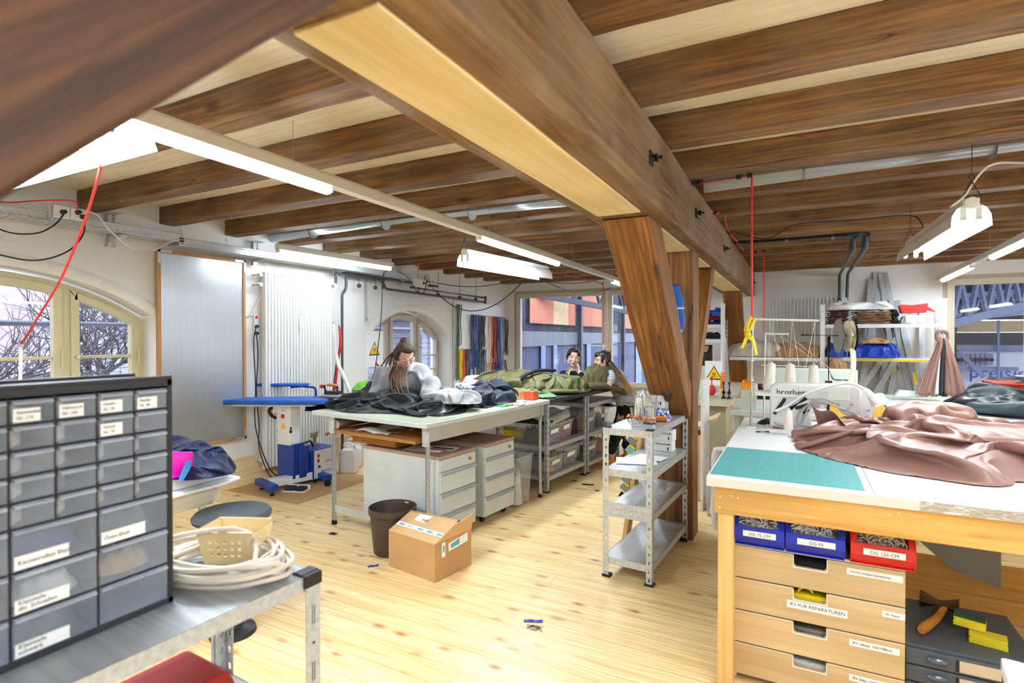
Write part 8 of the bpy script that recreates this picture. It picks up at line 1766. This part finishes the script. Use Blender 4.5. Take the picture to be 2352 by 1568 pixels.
sw = MB(); caps(sw, neck + Dn * .02, chest, .09, .16); caps(sw, chest + _R * .10 + Vector((0, 0, .02)), waist + _R * .09 + Dn * .03, .15, .17); caps(sw, chest - _R * .09, waist - _R * .08 + Dn * .03, .14, .16); caps(sw, waist, hip, .17, .17); caps(sw, waist + _R * .08, hip + _R * .06, .14, .15)
for s_, e_, w_ in ((sl, el, wl_), (sr, er, wr_)): caps(sw, neck + Dn * .05, s_, .075, .08); caps(sw, s_, e_, .082, .084); caps(sw, e_, w_.lerp(e_, .08), .084, .056)
fuse(sw, 'sweater', M['knit'], T, .009, 6, lambda p: .008 * noise.noise(p * 7) + .004 * noise.noise(p * 16) + .004)
tr_ = MB()
for q in (-1, 1): a = hip + _R * .09 * q; k_ = Vector((a.x - .02, a.y, .50)); f_ = Vector((a.x, a.y + .03, .12)); caps(tr_, a, k_, .105, .07); caps(tr_, k_, f_, .07, .055)
caps(tr_, hip - _R * .06, hip + _R * .06, .13, .13); fuse(tr_, 'trousers', M['jblack'], T, .011, 4)
sh = MB()
for q in (-1, 1): a = hip + _R * .09 * q; caps(sh, Vector((a.x, a.y + .02, .04)), Vector((a.x, a.y, .04)) - _F * .16, .045, .038)
fuse(sh, 'shoes', M['jblack2'], T, .01, 3)
face_bits(T, H, M['irisdark'], M['lips'], M['hairdark'], closed=True)
P = lambda *p: H @ Vector(p)
hb = MB(); hb.ball(P(0, -.03, .045), (.084, .088, .084), 18); hb.ball(P(0, .030, .088), (.062, .042, .030), 16); hb.ball(P(-.06, -.02, .02), (.026, .065, .068), 14); hb.ball(P(.06, -.02, .02), (.026, .065, .068), 14); hb.ball(P(0, -.07, .10), (.045, .04, .04), 12)
hb.v = [v for v in hb.v]; fuse(hb, 'hair', M['hairbrown'], T, .007, 4, lambda p: .004 * noise.noise(Vector((p.x * 60, p.y * 60, p.z * 9))))
MB().tube(arc(P(0, -.085, .125), .022, 0, 2 * PI, 14, ax=H.col[0][:3], ay=H.col[1][:3]), .010, 8).build('hair_tie', M['zmaroon'], T, smooth=True)
top = P(0, -.08, .12); rr = random.Random(2)
for i in range(22):
    side = -1 if i < 13 else 1; back = P(rr.uniform(-.075, -.04) if side < 0 else rr.uniform(-.07, -.02), -.06 - .05 * rr.random(), .03 + .04 * rr.random())
    if i < 9: end = PT(872 + 8 * i + rr.uniform(-4, 4), 850 + rr.uniform(-6, 4) + 4 * i, 5.22 + .02 * rr.random()); mid = PT(895 + 3 * i, 815 + 2 * i, 5.1)
    elif i < 17: end = PT(896 + 2.2 * (i - 9) + rr.uniform(-3, 3), 893 + rr.uniform(-14, 8), 4.93 - .01 * (i - 9)); mid = PT(899 + 1.4 * (i - 9), 850, 5.0)
    else: end = PT([903, 911, 920, 928, 940][i - 17], [900, 906, 910, 908, 905][i - 17], 4.86); mid = PT([899, 905, 911, 918, 932][i - 17], 870, 4.92)
    m_ = MB(); strand(m_, [top, back, mid, end], (.0105, .005), 8, .0016, i)
    m_.build('dreadlock', M['hairombre'] if i >= 17 or i % 4 == 3 else M['hairbrown'], T, smooth='all')
g = MB()
for q in (-1, 1): g.tube(arc(P(q * .031, .088, .008), .021, 0, 2 * PI, 22, ax=H.col[0][:3], ay=H.col[2][:3]), .0012, 5).tube([P(q * .051, .087, .010), P(q * .077, -.0, .012)], .0013, 5)
g.tube([P(-.011, .090, .012), P(0, .096, .014), P(.011, .090, .012)], .0013, 5).build('glasses', M['glframe'], T, smooth=True)
MB().ball(P(-.086, .0, -.034), .012, 12).build('earring', M['pearl'], T, smooth=True)
# ---- 2: woman in black behind the sleeping bag
hd = PT(1317, 822, 6.85); H = head_frame(hd, -_F + _R * .02 + Dn * .10, roll=R_(-7)); P = lambda *p: H @ Vector(p)
T = thing('person', 'woman in a black top leaning on her hand behind the olive sleeping bag', 'person', (hd.x, hd.y + .25, 0))
neck = hd + Vector((.0, .06, -.16)); chest = neck + Vector((-.03, .10, -.17)); hip = Vector((hd.x - .1, hd.y + .45, .72)); sl, sr = neck + Vector((-.17, .04, -.06)), neck + Vector((.19, .07, -.05))
er = PT(1350, 885, 6.55); er.z = .97; wr_ = PT(1331, 856, 6.68); el = PT(1292, 888, 6.6); el.z = .97; wl_ = PT(1318, 884, 6.45); wl_.z = .955
b = MB(); add_head(b, H); caps(b, hd + Vector((0, .03, -.07)), neck, .048, .055); caps(b, neck, chest, .06, .10); caps(b, chest, hip, .12, .13); caps(b, neck, sl, .05, .05); caps(b, neck, sr, .05, .05)
for s_, e_, w_ in ((sl, el, wl_), (sr, er, wr_)): caps(b, s_, e_, .045, .036); caps(b, e_, w_, .036, .024)
hand(b, wr_, (hd + _R * .055 + Vector((0, 0, .005))) - wr_, _R * -1, side=-1, curl=.30, s=.95); hand(b, wl_, _R * .8 - _F * .4, Dn, side=1, curl=.2)
for q in (-1, 1): a = hip + _R * .09 * q; k_ = a - _F * .40 + Vector((0, 0, -.10)); f_ = Vector((k_.x, k_.y, .08)); caps(b, a, k_, .08, .055); caps(b, k_, f_, .05, .036); caps(b, f_ + Vector((0, 0, -.04)), f_ - _F * .12 + Vector((0, 0, -.05)), .033, .027)
fuse(b, 'body', M['skin2'], T, .0055, 4)
c_ = MB(); caps(c_, neck + Dn * .03, chest, .068, .13); caps(c_, chest, hip, .145, .15)
for s_, e_, w_ in ((sl, el, wl_), (sr, er, wr_)): caps(c_, neck + Dn * .035, s_, .055, .06); caps(c_, s_, e_, .06, .05); caps(c_, e_, w_.lerp(e_, .25), .05, .038)
fuse(c_, 'black_top', M['blacktop'], T, .009, 5)
t_ = MB()
for q in (-1, 1): a = hip + _R * .09 * q; k_ = a - _F * .40 + Vector((0, 0, -.10)); f_ = Vector((k_.x, k_.y, .10)); caps(t_, a, k_, .10, .07); caps(t_, k_, f_, .065, .05)
fuse(t_, 'trousers', M['jnavy'], T, .011, 4)
face_bits(T, H, M['irisblue'], M['lips'], M['hairdark'])
h_ = MB(); h_.ball(P(0, -.032, .045), (.080, .086, .080), 18); h_.ball(P(-.055, .02, .062), (.03, .05, .04), 14); h_.ball(P(.055, .02, .062), (.03, .05, .04), 14); h_.ball(P(0, .02, .095), (.055, .05, .03), 14)
for q in (-1, 1): h_.ball(P(q * .068, -.02, .01), (.014, .05, .05), 12)
fuse(h_, 'hair', M['hairdark'], T, .006, 4, lambda p: .003 * noise.noise(Vector((p.x * 70, p.y * 20, p.z * 20))))
MB().tube(spline([neck + Vector((-.06, -.0, .03)), neck + Vector((-.055, -.09, -.06)), neck + Vector((-.05, -.10, -.16)), neck + Vector((-.045, -.09, -.26))]), .009, 6, flat=.3).build('neck_tape', M['measure'], T, smooth=True)
T2 = thing('stool', 'plain stool under the seated woman in black', 'stool', (hip.x, hip.y, 0)); MB().cyl((hip.x, hip.y, .54), (hip.x, hip.y, .59), .18, n=24).build('seat', M['black'], T2, smooth=True)
for i in range(4): a = PI / 4 + i * PI / 2; MB().cyl((hip.x + .12 * math.cos(a), hip.y + .12 * math.sin(a), .54), (hip.x + .18 * math.cos(a), hip.y + .18 * math.sin(a), 0), .013).build('leg', M['galv'], T2, smooth=True)
# ---- 3: woman in the striped shirt
hd = PT(1384, 829, 6.35); H = head_frame(hd, -_R * .93 - _F * .18 + Dn * .12, roll=R_(0)); P = lambda *p: H @ Vector(p)
T = thing('person', 'woman in striped t-shirt and dark jeans bending over the far end of the black table', 'person', (-1.93, 6.45, 0))
neck = PT(1400, 850, 6.38); chest = PT(1413, 873, 6.42); hip = PT(1440, 925, 6.62); sl, sr = PT(1404, 862, 6.24), PT(1410, 858, 6.56); ea, wa = PT(1398, 900, 6.16), PT(1372, 905, 6.10); eb, wb = PT(1392, 897, 6.5), PT(1360, 900, 6.42)
for q in (ea, wa, eb, wb): q.z = max(q.z, .955)
b = MB(); add_head(b, H); caps(b, hd + _R * .02 + Dn * .08, neck, .047, .055); caps(b, neck, chest, .06, .10); caps(b, chest, hip, .11, .12); caps(b, neck, sl, .05, .047); caps(b, neck, sr, .05, .047)
for s_, e_, w_ in ((sl, ea, wa), (sr, eb, wb)): caps(b, s_, e_, .044, .036); caps(b, e_, w_, .036, .024)
hand(b, wa, -_R * .9 + _F * .1, Dn, side=1, curl=.25); hand(b, wb, -_R * .9, Dn, side=-1, curl=.25)
fa, fb = at(1438, 1046, z=.05), at(1405, 1058, z=.05); ka, kb = hip.lerp(fa, .5) + _R * -.05 + _F * .05, hip.lerp(fb, .5) - _R * .03 - _F * .03
for k_, f_ in ((ka, fa), (kb, fb)): caps(b, hip, k_, .08, .05); caps(b, k_, f_ + Vector((0, 0, .05)), .048, .034); caps(b, f_, f_ - _R * .12 + Vector((0, 0, -.01)), .034, .027)
fuse(b, 'body', M['skin1'], T, .0055, 4)
c_ = MB(); caps(c_, neck + Dn * .03, chest, .07, .14); caps(c_, chest, hip + Vector((0, 0, .05)), .14, .15)
for s_, e_ in ((sl, ea), (sr, eb)): caps(c_, neck + Dn * .03, s_, .055, .058); caps(c_, s_, s_.lerp(e_, .5), .06, .058)
fuse(c_, 'striped_shirt', M['stripes'], T, .008, 5, lambda p: .004 * noise.noise(p * 14))
t_ = MB(); caps(t_, hip + Vector((0, 0, .04)), hip + Dn * .06, .14, .13)
for k_, f_ in ((ka, fa), (kb, fb)): caps(t_, hip + Dn * .04, k_, .118, .085); caps(t_, k_, f_ + Vector((0, 0, .13)), .085, .056)
fuse(t_, 'jeans', M['jblack'], T, .01, 4)
for f_ in (fa, fb): s_ = MB(); caps(s_, f_ + Vector((0, 0, -.005)), f_ - _R * .15 + Vector((0, 0, -.012)), .044, .036); fuse(s_, 'shoe', M['shoeorange'], T, .008, 3)
face_bits(T, H, M['irisdark'], M['lips'], M['hairdark'])
h_ = MB(); h_.ball(P(0, -.03, .045), (.081, .088, .082), 18); h_.ball(P(0, .032, .074), (.060, .045, .040), 14)
for q in (-1, 1): h_.ball(P(q * .066, .028, .028), (.014, .03, .05), 12); h_.ball(P(q * .068, -.03, .0), (.018, .045, .055), 12)
fuse(h_, 'hair', M['hairdark'], T, .006, 3, lambda p: .003 * noise.noise(Vector((p.x * 30, p.y * 30, p.z * 60))))
for i in range(9): a = i * .7; q = P(.0, -.09, .10); MB().tube(arc(q, .022 + .006 * math.sin(a), a, a + 4.5, 12, ax=(math.cos(a), math.sin(a), .3), ay=(0, .3, 1)), .0075, 6).build('hair_bun', M['hairblond'], T, smooth='all')
for i in range(13):
    e = PT(1432 + 2.6 * i, 885 + 1.2 * i + (i * 7) % 11, 6.28 + .015 * (i % 5)); m_ = MB(); strand(m_, [P(-.03 + .004 * i, -.08, .02), PT(1407 + 1.2 * i, 846 + i * .4, 6.22 + .01 * (i % 4)), PT(1420 + 1.7 * i, 866 + i, 6.20 + .01 * (i % 4)), e], (.011, .004), 8, .001, i)
    m_.build('long_hair', M['hairombre2'], T, smooth='all')
MB().ball(P(-.08, .0, -.035), .009, 10).build('earring', M['brass'], T, smooth=True)
# tape measure over the woman's side, a dark stool top at the end of the table
T = thing('stool', 'dark stool seat seen between the rack posts at the far end of the tables', 'stool', (-2.25, 6.9, 0))
MB().cyl((-2.25, 6.9, .60), (-2.25, 6.9, .65), .2, n=26).build('seat', M['black'], T, smooth=True); MB().cyl((-2.25, 6.9, 0), (-2.25, 6.9, .6), .03).cyl((-2.25, 6.9, 0), (-2.25, 6.9, .02), .2).build('column', M['dark_metal'], T)
